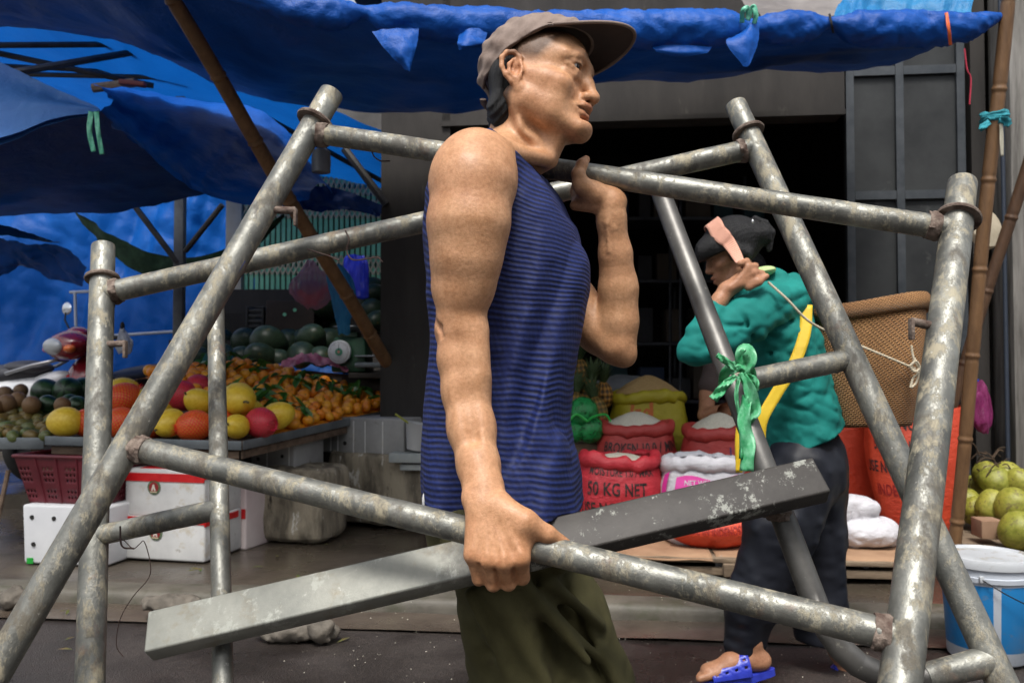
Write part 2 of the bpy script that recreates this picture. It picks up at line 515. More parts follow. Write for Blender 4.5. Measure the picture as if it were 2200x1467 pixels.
for u in (1.82, 2.10, 2.44): sb(b, u - .022, u + .022, VW + .035, VW + .058, KH, 2.95)
for z in (.55, 1.30, 2.02, 2.75):
    for a, c in ((1.844, 2.076), (2.124, 2.416)): sb(b, a, c, VW + .037, VW + .058, z - .025, z + .025)
b.build('door_rail', m_rail, door)
m_plank = mat('weathered grey timber', (.085, .080, .072), (.21, .20, .185), scale=5, rough=.85, bump=.5, bscale=18, vec=(6, 6, .5))
b = MB(); sb(b, 2.62, 2.71, VW - .16, VW + .1, KH, 3.3, bev=.004); b.build('door_post', m_plank, shop)
b = MB(); sb(b, 2.72, 2.83, VW - .22, VW + .05, KH, 3.3, bev=.004); b.build('door_post', m_plank, shop)
b = MB(); b.tube([S(2.595, VW - .12, KH), S(2.595, VW - .12, 3.2)], .012, 10); b.build('cable_pipe', mat('blue grey pipe', (.03, .04, .06), rough=.5), shop)
b = MB(); sb(b, -1.2, 5.6, VW + .0, VW + .22, 3.5, 6.2); b.build('upper_wall', m_dark, shop)
# the neighbouring shop at the far right: a dark bay with boxes
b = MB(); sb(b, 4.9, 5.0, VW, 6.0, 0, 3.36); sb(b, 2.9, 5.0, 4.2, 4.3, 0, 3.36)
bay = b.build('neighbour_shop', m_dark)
tag(bay, 'dark shop bay right of the grey timber posts', 'building')
b = MB(); sb(b, 2.93, 5.0, VW, VW + .1, 2.42, 3.35); b.build('lintel', m_grey, bay)
b = MB(); sb(b, 2.98, 3.6, VW + .52, VW + .6, 1.25, 2.35); b.build('shutter', m_plank, bay)

# the pale building with the green folding gate, far left behind the fruit
m_cream = mat('cream plaster', (.42, .38, .29), (.55, .50, .40), scale=3, rough=.9, bump=.15)
m_green = mat('mint green gate paint', (.13, .46, .27), (.22, .60, .37), scale=6, rough=.5, spots=((14, .64, .1, (.10, .16, .10)),))
m_latt = mat('cream lattice steel', (.45, .40, .27), (.55, .48, .33), scale=20, rough=.5)
gd = 7.6
def gx(px): return (px - CX) / F * gd
def gzz(py): return CAMH + (788 - py) / F * gd
hb = empty('pale_building', (gx(660), gd, 0), 'pale plaster building front closed by a mint green folding gate', 'building')
MB().box((gx(507), gd + .05, 1.7), (.14, .3, 3.4), bev=.006).build('wall', m_cream, hb)
MB().box((gx(660), gd + .1, 3.22), (gx(850) - gx(490), .3, .9)).build('lintel', m_grey, hb)
MB().box((gx(670), gd + .6, 1.6), (1.6, .05, 3.0)).build('wall', m_dark, hb)
gate = None
b = MB(); x0, x1 = gx(520), gx(850); k = 0; x = x0
while x < x1:
    b.box((x, gd - .05, 1.6), (.031, .018, 2.7)); x += .047
gate = b.build('folding_gate', m_green, hb)
for zc in (.75, 1.05, 1.62, 1.92, 2.42, 2.62):
    x = x0; b = MB()
    while x < x1:
        for sgn in (1, -1):
            a = Vector((x, gd - .068 - .004 * sgn, zc - .085 * sgn)); c = Vector((x + .094, gd - .068 - .004 * sgn, zc + .085 * sgn))
            dv = c - a; L = dv.length; ang = math.degrees(math.atan2(dv.z, dv.x))
            b.box((a + c) / 2, (L, .004, .012), rotm(0, -ang, 0))
        x += .047
    b.build('lattice_band', m_latt, gate)
ob = tag(MB().box((13.5, -8.5, 3.0), (34, .4, 6.0)).box((-17.5, -11, 1.4), (26, .4, 2.8)).build('sky_block_wall', m_grey), 'unseen wall across the street, added to block low frontal sky light', 'wall')  # unseen wall behind the camera, added to cut frontal sky light, lower at left
# a pale back wall closes the left alley above the tarps
tag(MB().box((-4.6, 13, 2.0), (10, .2, 4.0)).build('alley_wall', m_grey), 'stained wall closing the alley behind the blue tarps', 'wall')
# ------------------------------------------------------------------ the carried scaffold frames
def steel_mat():
    m = bpy.data.materials.new('scuffed galvanised steel'); t = NT(m)
    f = t.noise(11, 8, .68)
    c = t.ramp(f, [(.28, (.085, .088, .080)), (.5, (.185, .185, .165)), (.72, (.34, .34, .30))])
    cem = t.ramp(t.noise(34, 9, .78, t.mapped((1, 1, .45))), [(.50, (0, 0, 0)), (.60, (1, 1, 1))])
    c = t.mix(t.math('MULTIPLY', cem, .70), c, (.38, .33, .22))
    dk = t.ramp(t.noise(17, 8, .7, t.mapped((1, 1, .4))), [(.53, (0, 0, 0)), (.63, (1, 1, 1))])
    c = t.mix(t.math('MULTIPLY', dk, .8), c, (.07, .062, .05))
    ru = t.ramp(t.noise(6.5, 9, .75), [(.60, (0, 0, 0)), (.70, (1, 1, 1))])
    c = t.mix(t.math('MULTIPLY', ru, .7), c, (.17, .085, .05))
    wh = t.ramp(t.noise(70, 4, .7), [(.68, (0, 0, 0)), (.73, (1, 1, 1))])
    c = t.mix(t.math('MULTIPLY', wh, .7), c, (.55, .53, .47))
    t.out('Base Color', c)
    any_ = t.math('MAXIMUM', t.math('MAXIMUM', cem, dk), ru)
    t.out('Metallic', t.math('SUBTRACT', .62, t.math('MULTIPLY', any_, .58)))
    t.out('Roughness', t.math('ADD', .40, t.math('MULTIPLY', any_, .30)))
    h = t.math('ADD', t.noise(90, 6, .7), t.math('MULTIPLY', cem, .5))
    t.out('Normal', t.bump(h, .45, .0022))
    return m
m_steel = steel_mat()
m_rust = mat('rusty weld', (.075, .045, .034), (.24, .19, .155), scale=45, rough=.85, metal=.15, bump=.9, bscale=120, bdist=.004)
m_plk = mat('grey painted steel tube', (.085, .082, .076), (.15, .145, .13), scale=7, rough=.38, metal=.5, bump=.12, bscale=80, bdist=.002,
            spots=((13, .56, .07, (.28, .29, .26)), (38, .62, .05, (.36, .35, .30)), (9, .66, .06, (.11, .065, .04))))
m_plk2 = mat('pale worn steel tube', (.19, .195, .18), (.30, .30, .265), scale=6, rough=.42, metal=.5, bump=.12, bscale=80, bdist=.002,
             spots=((22, .60, .07, (.34, .31, .21)), (9, .64, .06, (.10, .085, .06))))
def bar_mat():
    m = bpy.data.materials.new('half painted square tube'); t = NT(m)
    sep = t.n.new('ShaderNodeSeparateXYZ'); t.link(t.co(), sep.inputs[0])
    k = t.ramp(t.math('ADD', sep.outputs['X'], t.math('ADD', t.math('MULTIPLY', t.noise(9, 6, .7), .35), -.04)), [(.02, (0, 0, 0)), (.12, (1, 1, 1))])
    pale = t.ramp(t.noise(7, 7, .68), [(.3, (.17, .175, .155)), (.7, (.31, .31, .27))]); pale = t.mix(t.math('MULTIPLY', t.ramp(t.noise(15, 8, .72), [(.55, (0, 0, 0)), (.68, (1, 1, 1))]), .6), pale, (.19, .15, .09))
    dark = t.ramp(t.noise(8, 7, .68), [(.3, (.022, .019, .017)), (.7, (.050, .045, .040))])
    c = t.mix(k, pale, dark)
    sc = t.ramp(t.noise(20, 9, .8, t.mapped((1, 1, .6))), [(.555, (0, 0, 0)), (.60, (1, 1, 1))]); c = t.mix(t.math('MULTIPLY', sc, .7), c, (.36, .37, .33))
    ln = t.ramp(t.noise(60, 3, .6, t.mapped((1, 1, .08), 'Object', (0, .9, 0))), [(.68, (0, 0, 0)), (.72, (1, 1, 1))]); c = t.mix(t.math('MULTIPLY', ln, .5), c, (.42, .42, .38))
    t.out('Base Color', c); t.out('Metallic', t.math('SUBTRACT', .35, t.math('MULTIPLY', k, .25))); t.out('Roughness', t.math('ADD', t.math('ADD', .46, t.math('MULTIPLY', k, .12)), t.math('MULTIPLY', sc, .15)))
    t.out('Normal', t.bump(t.noise(70, 7, .7), .3, .002)); return m
m_bar2 = bar_mat()
def dl(a, b, py=None, px=None):
    """depth on the straight bar a-b (px, py, d) at a picture row or column"""
    t = (py - a[1]) / (b[1] - a[1]) if py is not None else (px - a[0]) / (b[0] - a[0])
    return 1 / ((1 - t) / a[2] + t / b[2])
NL = ((713, 200, 1.72), (-22, 1465, 1.30)); NR = ((2068, 392, 1.50), (1930, 1500, 1.06))
FL = ((222, 528, 1.78), (192, 1500, 1.45)); FR = ((1580, 225, 1.85), (2168, 1500, 1.35))
def on(a, b, px=None, py=None):
    if py is not None: x = a[0] + (b[0] - a[0]) * (py - a[1]) / (b[1] - a[1]); return P(x, py, dl(a, b, py))
    y = a[1] + (b[1] - a[1]) * (px - a[0]) / (b[0] - a[0]); return P(px, y, dl(a, b, px=px))
def pipe(name, pts, r, parent, m=None, seg=28, sub=8, dents=.0006, **kw):
    """a straight or bent pipe, never quite perfect"""
    q = []
    for i in range(len(pts) - 1):
        for k in range(sub): q.append(pts[i].lerp(pts[i + 1], k / sub))
    q.append(pts[-1])
    b = MB(); b.tube(q, r, seg, cap=True)
    b.v = [tuple(Vector(v) + Vector((nz(v, 25), nz(v, 25, 9), nz(v, 25, 17))) * dents) for v in b.v]
    return b.build(name, m or m_steel, parent, auto=math.radians(50), **kw)
def weld(parent, p, axis, r, L=.02):
    axis = axis.normalized(); b = MB()
    q = [p + axis * (L * (k / 6 - .3)) for k in range(7)]
    b.tube(q, [r * (1.09 - .012 * k - .03 * (k in (0, 6))) for k in range(7)], 24)
    b.v = [tuple(Vector(v) + (Vector(v) - p) * .22 * nz(v, 110)) for v in b.v]
    return b.build('weld', m_rust, parent)
def sleeve(parent, top, bot, py_c, r, rc):
    """the narrower spigot above a washer collar; returns where the thicker leg starts"""
    c = on(top, bot, py=py_c); a = P(*top); ax = (c - a).normalized()
    b = MB(); b.tube([a + ax * .004, a, a + ax * .0005 + Vector((0, 0, .0002)), a + ax * .003, c - ax * .0], [r * .80, r * .88, r * .97, r, r], 26)
    sp = b.build('spigot', m_steel, parent, auto=math.radians(50))
    # the washer: a thin ring round the leg
    u = ax.orthogonal().normalized(); w = ax.cross(u); b = MB(); seg = 40
    prof = [(r * .98, -.004), (rc, -.0035), (rc + .0015, 0), (rc, .0035), (r * .98, .004)]
    vs_ = [c + (u * math.cos(2 * math.pi * k / seg) + w * math.sin(2 * math.pi * k / seg)) * pr + ax * pz for pr, pz in prof for k in range(seg)]
    fs_ = [(i * seg + k, i * seg + (k + 1) % seg, (i + 1) * seg + (k + 1) % seg, (i + 1) * seg + k) for i in range(4) for k in range(seg)]
    b.add(vs_, fs_); b.build('collar', m_rust, parent)
    return c
def peg(parent, a, b_, r=.0075, tab=True):
    o = MB(); o.tube([a, a.lerp(b_, .5), b_], r, 12); d = (b_ - a).normalized()
    if tab: o.box(b_ + Vector((0, 0, -.012)), (.006, .014, .034), bev=.002)
    return o.build('locking_peg', m_rust, parent)
if want('frames'):
    fr = empty('scaffold_frame', P(1000, 1300, 1.35), 'worn steel scaffold frame gripped in both of the man\'s hands, blue paint on one leg', 'scaffold frame', 'scaffold frames carried by the man')
    c = sleeve(fr, *NL, 262, .0245, .0375); pipe('leg', [c, P(*NL[1]), P(*NL[1]) + (P(*NL[1]) - c) * .12], .0245, fr)
    c = sleeve(fr, *NR, 470, .0245, .036); pipe('leg', [c, P(*NR[1]), P(*NR[1]) + (P(*NR[1]) - c) * .12], .0255, fr)
    a, b2 = on(*NL, py=284), on(*NR, py=494)
    UPB = (a, b2)
    pipe('top_rail', [a, b2], .0205, fr, sub=24)
    dvec = (b2 - a).normalized(); weld(fr, a + dvec * .028, dvec, .0225); weld(fr, b2 - dvec * .034, -dvec, .0225)
    a, b2 = on(*NL, py=958), on(*NR, py=1372)
    LOB = (a, b2)
    pipe('lower_rail', [a, b2], .0205, fr, sub=24)
    dvec = (b2 - a).normalized(); weld(fr, a + dvec * .026, dvec, .0225, .022); weld(fr, b2 - dvec * .026, -dvec, .0225, .02)
    p = on(*NL, py=452); peg(fr, p + Vector((.02, -.005, 0)), p + Vector((.062, -.006, -.002)))
    p = on(*NR, py=700); peg(fr, p + Vector((-.022, -.004, .0)), p + Vector((-.058, -.012, .006)), .007)
    # a smear of blue marking paint on the near left leg
    p = on(*NL, py=577); ax = (P(*NL[1]) - P(*NL[0])).normalized()
    vw = (CAM - p).normalized(); vw = (vw - ax * vw.dot(ax)).normalized(); sd_ = ax.cross(vw)
    def smear(a, b):
        th = (a - .5) * 1.5; L = (b - .5) * .022 * (1 + .35 * math.sin(a * 9)) + th * .012
        return p + (vw * math.cos(th) + sd_ * math.sin(th)) * .0255 + ax * L
    MB().sheet(smear, 24, 6).build('paint_mark', mat('blue marking paint', (.05, .07, .30), (.09, .12, .40), scale=50, rough=.5), fr)

    ff = empty('scaffold_frame', P(1100, 1250, 1.5), 'steel scaffold frame behind the man, with inner posts, short rungs and a square lower bar', 'scaffold frame', 'scaffold frames carried by the man')
    c = sleeve(ff, *FL, 598, .0235, .0330); pipe('leg', [c, P(*FL[1]), P(*FL[1]) + (P(*FL[1]) - c) * .1], .0242, ff)
    c = sleeve(ff, *FR, 285, .0235, .0340); pipe('leg', [c, P(*FR[1]), P(*FR[1]) + (P(*FR[1]) - c) * .1], .0242, ff)
    a, b2 = on(*FL, py=632), on(*FR, py=318)
    TOPB = (a, b2)
    pipe('top_rail', [a, b2], .0222, ff, sub=24)
    dvec = (b2 - a).normalized(); weld(ff, a + dvec * .027, dvec, .024, .014); weld(ff, b2 - dvec * .03, -dvec, .024, .014)
    IL = ((462, 585, 1.76), (480, 1520, 1.345))
    pipe('inner_post', [P(*IL[0]), P(*IL[1])], .0165, ff)
    q = [P(1411, 392, 1.81), P(1640, 1000, 1.475), P(1756, 1308, 1.40)]
    for x, y in ((1778, 1352), (1806, 1392), (1842, 1425), (1886, 1446), (1935, 1455), (1992, 1453)): q.append(P(x, y, 1.385 - (x - 1756) * .0001))
    pipe('inner_post', q, .0205, ff, m=mat('dull dark steel', (.07, .068, .064), (.15, .145, .135), scale=9, rough=.45, metal=.6, bump=.2, bscale=90, bdist=.002, spots=((30, .62, .06, (.30, .29, .25)),)))
    pipe('rung', [on(*FL, py=1152), on(*IL, py=1093)], .0185, ff)
    pipe("rung", [P(1572, 824, 1.555), on(*FR, py=770)], .0205, ff)
    a, b2 = P(1985, 1453, 1.36), on(*FR, py=1418)
    pipe('rung', [a, b2], [.020 + .004 * k / 8 for k in range(9)], ff)
    p = on(*FL, py=740); peg(ff, p + Vector((.018, -.01, 0)), p + Vector((.055, -.012, .002)), .0065)
    # square tube, broad face tipped up towards the sky
    a, b2 = P(323, 1366, 1.345), P(1762, 1030, 1.40)
    ax = (b2 - a).normalized(); vw = (CAM - (a + b2) / 2).normalized(); vw = (vw - ax * vw.dot(ax)).normalized()
    side = vw.cross(ax).normalized()
    if side.z < 0: side = -side
    th = math.radians(30); nrm = (vw * math.cos(th) + side * math.sin(th)); wd = (side * math.cos(th) - vw * math.sin(th))
    def tube_piece(p0, p1, m, name):
        R = Matrix((ax, nrm, wd)).transposed(); L = (p1 - p0).length
        b = MB(); b.box((p0 + p1) / 2, (L, .036, .068), R, bev=.0035)
        return b.build(name, m, ff, auto=math.radians(50))
    tube_piece(a, b2, m_bar2, 'square_bar')
    weld(ff, P(1668, 1098, 1.44), Vector((0, .2, -1)), .022, .016)
    # twists of tie wire
    m_wire = mat('rusty tie wire', (.05, .03, .025), rough=.7, metal=.5)
    def wire(pts, r=.0012, lab=None):
        q = spline([tuple(P(*p)) for p in pts], 40); b = MB(); b.tube(q, r, 6)
        return tag(b.build('tie_wire', m_wire), lab, 'wire', 'tie wires on the scaffold')
    wire([(660, 535, 1.73), (690, 545, 1.71), (712, 552, 1.71), (728, 560, 1.70)], .0016, 'thin wire end on the upper rail above the hanging red bag')
    wire([(742, 496, 1.735), (750, 515, 1.72), (745, 540, 1.72), (758, 558, 1.71), (790, 556, 1.71), (810, 553, 1.71), (822, 563, 1.71)], .0016, 'rusty wire wound on the rail with its end sticking out by the blue bag')
    wire([(232, 1165, 1.47), (262, 1158, 1.46), (285, 1178, 1.45), (300, 1168, 1.45), (310, 1163, 1.45), (322, 1205, 1.45), (320, 1240, 1.45), (285, 1282, 1.45), (258, 1330, 1.45), (250, 1385, 1.45), (265, 1410, 1.45)], .0008, 'long loose wire trailing from the lower left rung over the road')
    wire([(258, 1130, 1.47), (262, 1172, 1.455), (288, 1178, 1.45)], .0016, 'wire loop round the lower left rung')
    wire([(790, 285, 1.68), (808, 296, 1.66), (800, 328, 1.66), (815, 345, 1.66), (838, 346, 1.66)], .0014, 'thin wire on the top rail left of the man\'s shoulder')
# ------------------------------------------------------------------ people: shared materials
def skin_mat(name, base, dark):
    m = bpy.data.materials.new(name); t = NT(m)
    at = t.n.new('ShaderNodeAttribute'); at.attribute_name = 'tone'
    f = t.noise(38, 6, .65)
    c = t.mix(t.ramp(f, [(.28, (0, 0, 0)), (.72, (1, 1, 1))]), base, dark)
    f2 = t.ramp(t.noise(9, 4), [(.4, (0, 0, 0)), (.65, (1, 1, 1))])
    c = t.mix(t.math('MULTIPLY', f2, .28), c, (dark[0] * .95, dark[1] * .72, dark[2] * .66))
    fk = t.ramp(t.noise(190, 4, .7), [(.30, (.80, .76, .72)), (.62, (1.06, 1.05, 1.04))]); c = t.mix(1.0, c, fk, 'MULTIPLY')
    c = t.mix(1.0, c, at.outputs['Color'], 'MULTIPLY')
    t.out('Base Color', c)
    t.out('Roughness', t.ramp(t.noise(30, 4), [(.3, (.38,) * 3), (.7, (.58,) * 3)]))
    t.b.inputs['Specular IOR Level'].default_value = .38
    t.b.inputs['Subsurface Weight'].default_value = .05
    t.b.inputs['Subsurface Radius'].default_value = (1, .35, .18); t.b.inputs['Subsurface Scale'].default_value = .006
    v = t.node('ShaderNodeTexVoronoi', Scale=520.0); t.link(t.co(), v.inputs['Vector'])
    n1 = t.bump(v.outputs['Distance'], .12, .0012)
    t.out('Normal', t.bump(t.noise(48, 7, .68), .34, .0045, n1))
    return m
def hair_mat(name, col, col2):
    m = bpy.data.materials.new(name); t = NT(m)
    v = t.mapped((1, 1, .10)); f = t.noise(330, 5, .7, v, .5)
    t.out('Base Color', t.ramp(f, [(.3, col), (.8, col2)])); t.b.inputs['Roughness'].default_value = .45; t.b.inputs['Specular IOR Level'].default_value = .3
    t.out('Normal', t.bump(f, 1.0, .005)); return m
m_skin = skin_mat('sun tanned skin', (.59, .338, .192), (.41, .212, .105))
m_hair = hair_mat('black hair', (.003, .003, .0035), (.020, .0195, .020))
m_eyew = mat('eye', (.30, .26, .23), rough=.15)
m_iris = mat('dark iris', (.010, .006, .004), rough=.25, spec=.25)
def knit_mat():
    m = bpy.data.materials.new('navy ribbed knit'); t = NT(m)
    at = t.n.new('ShaderNodeAttribute'); at.attribute_name = 'fold'
    sep = t.n.new('ShaderNodeSeparateXYZ'); t.link(at.outputs['Vector'], sep.inputs[0])
    # ribs follow the cloth: 'fold' carries (across, along, -) cloth coordinates
    rib = t.math('SINE', t.math('MULTIPLY', sep.outputs['Y'], 2 * math.pi / .0098))
    dia = t.math('SINE', t.math('MULTIPLY', t.math('ADD', sep.outputs['X'], t.math('MULTIPLY', sep.outputs['Y'], .35)), 2 * math.pi / .0105))
    h = t.math('ADD', t.math('MULTIPLY', rib, t.math('ADD', t.math('MULTIPLY', t.noise(11, 4, .6), 1.6), -.25)), t.math('MULTIPLY', dia, .10))
    h2 = t.math('ADD', h, t.math('MULTIPLY', t.noise(150, 3), 1.0))
    f = t.math('ADD', t.math('MULTIPLY', h2, .27), .20)
    c = t.ramp(f, [(.08, (.0018, .003, .020)), (.42, (.0048, .0145, .100)), (.95, (.020, .056, .30))])
    t.out('Base Color', c); t.b.inputs['Roughness'].default_value = .72
    t.b.inputs['Sheen Weight'].default_value = .0
    t.out('Normal', t.bump(h2, .30, .0026)); return m
m_knit = knit_mat()
def canvas_mat(name, a, b, scale=6, fine=420, rough=.85, bumpk=.35, stain=None):
    m = bpy.data.materials.new(name); t = NT(m)
    c = t.ramp(t.noise(scale, 6, .65), [(.32, a), (.70, b)])
    if stain: c = t.mix(t.math('MULTIPLY', t.ramp(t.noise(13, 6, .7), [(.58, (0, 0, 0)), (.72, (1, 1, 1))]), .6), c, stain)
    w = t.noise(fine, 3, .6); c = t.mix(t.math('MULTIPLY', w, .35), c, tuple(x * .45 for x in a))
    t.out('Base Color', c); t.b.inputs['Roughness'].default_value = rough; t.b.inputs['Specular IOR Level'].default_value = .25
    t.out('Normal', t.bump(t.noise(34, 5, .6), .16, .003, t.bump(w, bumpk, .0012))); return m
m_cap = canvas_mat('faded brown cotton', (.17, .125, .105), (.31, .245, .21), 16, 520, stain=(.10, .06, .045))
m_capu = canvas_mat('dark brim lining', (.055, .042, .040), (.080, .062, .058), 12, 520)
m_olive = canvas_mat('olive work trousers', (.045, .042, .017), (.095, .086, .036), 7, 460, stain=(.035, .026, .014))

def np3(v): return np.array(v, np.float32)

if want('man'):
    man = empty('person', P(1100, 1900, 1.56), 'man in brown cap and navy ribbed tank top carrying scaffold frames', 'person')
    yaw, pit = math.radians(20), math.radians(6)
    hf = Vector((math.cos(yaw) * math.cos(pit), -math.sin(yaw) * math.cos(pit), -math.sin(pit)))
    hl = Vector((math.sin(yaw), math.cos(yaw), 0)); hu = hf.cross(hl)
    roll = math.radians(-11); hl, hu = hl * math.cos(roll) + hu * math.sin(roll), hu * math.cos(roll) - hl * math.sin(roll)
    HO = P(1127, 153, 1.435) + hl * .072
    HR = np.array([[hf.x, hl.x, hu.x], [hf.y, hl.y, hu.y], [hf.z, hl.z, hu.z]], np.float32)
    def H(f, l, u): return np3(HO + hf * f + hl * l + hu * u)
    # torso axes
    ty = math.radians(15)
    tf = Vector((math.cos(ty), -math.sin(ty), 0)); tl = Vector((math.sin(ty), math.cos(ty), 0))
    TD = 1.52
    rows = [(292, 1050, 1112), (308, 1012, 1124), (335, 962, 1140), (370, 938, 1166), (420, 922, 1198), (465, 914, 1216), (520, 908, 1234), (570, 905, 1244), (620, 904, 1246),
            (700, 902, 1238), (800, 902, 1229), (900, 903, 1225), (1000, 905, 1229), (1060, 909, 1233), (1130, 914, 1240), (1200, 922, 1238)]
    lat = {292: .05, 308: .09, 335: .125, 370: .142, 420: .148, 465: .148, 520: .146, 570: .144, 620: .142, 700: .138, 800: .134, 900: .134, 1000: .138, 1060: .14, 1130: .142, 1200: .142}
    rz, rcx, ra, rb = [], [], [], []
    for y, L, R in rows:
        p = P((L + R) / 2, y, TD); W = M((R - L) / 2, TD); bb = lat[y]
        rz.append(p.z); rcx.append(p.x); rb.append(bb); ra.append(math.sqrt(max(W * W - (bb * math.sin(ty)) ** 2, .0004)) / math.cos(ty))
    rz, rcx, ra, rb = (np.array(q[::-1], np.float32) for q in (rz, rcx, ra, rb))
    def torso(off, ex=2.3):
        def fn(X, Y, Z):
            cx, a, b = np.interp(Z, rz, rcx), np.maximum(np.interp(Z, rz, ra) + off, .012), np.maximum(np.interp(Z, rz, rb) + off, .012)
            u = (X - cx) * tf.x + (Y - TD) * tf.y; w = (X - cx) * tl.x + (Y - TD) * tl.y
            q = (np.abs(u / a) ** ex + np.abs(w / b) ** ex) ** (1 / ex)
            return (q - 1) * np.minimum(a, b) + np.maximum(0, Z - rz[-1]) + 0 * X
        return fn
    zt, zb = float(rz[-1]), float(rz[0])
    T_lo, T_hi = (float(rcx.min()) - .2, TD - .2, zb - .05), (float(rcx.max()) + .2, TD + .2, zt + .02)
    # right (near) arm, pixel centre line with depth and radius in pixels
    armN = [(1024, 352, 1.375, 62), (1014, 400, 1.345, 84), (1003, 480, 1.335, 80), (1000, 550, 1.335, 68), (994, 630, 1.345, 57), (989, 700, 1.350, 48), (991, 770, 1.345, 48), (1001, 840, 1.335, 49),
            (1013, 920, 1.315, 49), (1028, 1000, 1.285, 43), (1040, 1062, 1.255, 40)]
    armNp = [np3(P(x, y, d)) for x, y, d, r in armN]; armNr = [M(r, d) for x, y, d, r in armN]
    armF = [(1120, 430, 1.67, 50), (1158, 550, 1.66, 54), (1225, 647, 1.645, 55), (1288, 712, 1.622, 47), (1322, 742, 1.605, 41)]
    foreF = [(1322, 738, 1.605, 41), (1327, 690, 1.60, 43), (1328, 620, 1.59, 41), (1322, 545, 1.575, 35), (1314, 480, 1.563, 30), (1312, 445, 1.558, 29)]

    sk = SDF((-.21, 1.16, .50), (.265, 1.76, 1.675), .0023)
    # ---- neck and trunk
    tsk = torso(-.030); zc_ = P(1080, 1120, TD).z
    sk.func(T_lo, T_hi, lambda X, Y, Z: np.maximum(tsk(X, Y, Z), zc_ - Z), .02)
    sk.chain([np3(P(1104, 330, 1.505)), np3(P(1120, 275, 1.505)), np3(P(1128, 215, 1.505)), np3(P(1132, 160, 1.505))], [.058, .0485, .048, .05], .02)
    sk.cone(np3(P(1100, 312, 1.485)), np3(P(1046, 350, 1.39)), .024, .042, .025)
    sk.cone(np3(P(1107, 312, 1.54)), np3(P(1125, 375, 1.66)), .024, .042, .025)
    sk.cone(np3(P(1172, 342, 1.455)), np3(P(1075, 325, 1.385)), .013, .016, .022)
    sk.chain([np3(P(1098, 205, 1.452)), np3(P(1130, 270, 1.445)), np3(P(1176, 338, 1.458))], [.014, .0125, .008], .014)
    sk.chain([np3(P(1183, 345, 1.475)), np3(P(1188, 300, 1.468)), np3(P(1194, 268, 1.462))], [.012, .018, .016], .02)
    sk.chain([np3(P(1130, 225, 1.49)), np3(P(1158, 290, 1.495)), np3(P(1165, 335, 1.50))], [.036, .027, .026], .02)
    sk.cone(np3(P(1150, 225, 1.50)), np3(P(1205, 272, 1.475)), .030, .018, .02)
    sk.chain([np3(P(1124, 228, 1.434)), np3(P(1146, 262, 1.431)), np3(P(1185, 297, 1.432))], [.008, .014, .013], .014, 'sub')
    # ---- head
    sk.ell(H(-.010, 0, .040), (.094, .073, .074), HR, .01)
    sk.ell(H(.037, 0, .046), (.049, .058, .056), HR, .015)
    sk.ell(H(.042, 0, -.022), (.045, .050, .068), HR, .015)
    for s in (-1, 1):
        sk.chain([H(-.004, s * .058, -.022), H(.006, s * .054, -.042), H(.046, s * .038, -.060), H(.088, s * .015, -.0755)], [.014, .0150, .0145, .0135], .022)
        sk.ell(H(.028, s * .040, -.030), (.042, .024, .040), HR, .02)
        sk.ell(H(.046, s * .047, -.008), (.028, .0165, .0150), HR, .022)
        sk.cone(H(.030, s * .056, -.002), H(-.004, s * .064, .002), .010, .009, .022)
        sk.chain([H(.086, s * .010, .046), H(.079, s * .032, .052), H(.060, s * .052, .044)], [.0070, .0070, .007], .014)
    sk.ell(H(.0955, 0, -.0700), (.0155, .021, .0150), HR, .016)
    sk.ell(H(.070, 0, -.043), (.026, .030, .028), HR, .014)
    for s in (-1, 1):
        sk.ell(H(.086, s * .034, .0290), (.013, .018, .0105), HR, .008, 'sub')
        
        up = [H(0.0635, s * .0500, 0.0265), H(0.0750, s * .0430, 0.0320), H(0.0810, s * .034, 0.0343), H(0.0820, s * .026, 0.0330), H(0.0785, s * .0160, 0.0255)]
        lw = [H(0.0635, s * .0500, 0.0260), H(0.0740, s * .042, 0.0230), H(0.0800, s * .034, 0.0212), H(0.0810, s * .025, 0.0212), H(0.0785, s * .0160, 0.0245)]
        sk.chain(up, [.0028, .0034, .0036, .0034, .0025], .004)
        sk.chain(lw, [.0026, .0030, .0030, .0030, .0025], .004)
        sk.chain([H(.061, s * .052, .0365), H(.076, s * .041, .0440), H(.083, s * .026, .0440)], [.004, .0045, .004], .007)      # fold of the upper lid
        sk.chain([H(.0635, s * .046, .0155), H(.075, s * .034, .0120), H(.080, s * .022, .0135)], [.004, .005, .004], .008)      # bag under the eye
    sk.chain([H(.083, 0, .040), H(.093, 0, .012), H(.1045, 0, -.0105)], [.0088, .0088, .0105], .010)
    sk.ell(H(.1060, 0, -.0135), (.0105, .0115, .0095), HR, .006)
    for s in (-1, 1):
        sk.ell(H(.0935, s * .0135, -.0165), (.0125, .0075, .0085), HR, .005)
        sk.ell(H(.0985, s * .0080, -.0245), (.0065, .0038, .0050), HR, .003, 'sub')
        sk.chain([H(.089, s * .020, -.014), H(.083, s * .030, -.031)], [.0022, .0016], .008, 'sub')
    sk.chain([H(.0830, -.0255, -0.0390), H(.0945, -.0140, -0.0335), H(.0995, -.004, -0.0315), H(.0995, .004, -0.0315), H(.0945, .0140, -0.0335), H(.0830, .0255, -0.0390)], [.0032, .0052, .0058, .0058, .0052, .0032], .005)
    sk.chain([H(.0830, -.0245, -0.0430), H(.0925, -.0120, -0.0495), H(.0965, 0, -0.0510), H(.0925, .0120, -0.0495), H(.0830, .0245, -0.0430)], [.0035, .0060, .0068, .0060, .0035], .005)
    sk.chain([H(.082, -.0275, -0.0405), H(.1000, -.012, -0.0410), H(.1050, 0, -0.0410), H(.1000, .012, -0.0410), H(.082, .0275, -0.0405)], [.0014, .0020, .0024, .0020, .0014], .002, 'sub')
    sk.ell(H(.0965, 0, -.0585), (.007, .016, .0045), HR, .010, 'sub')
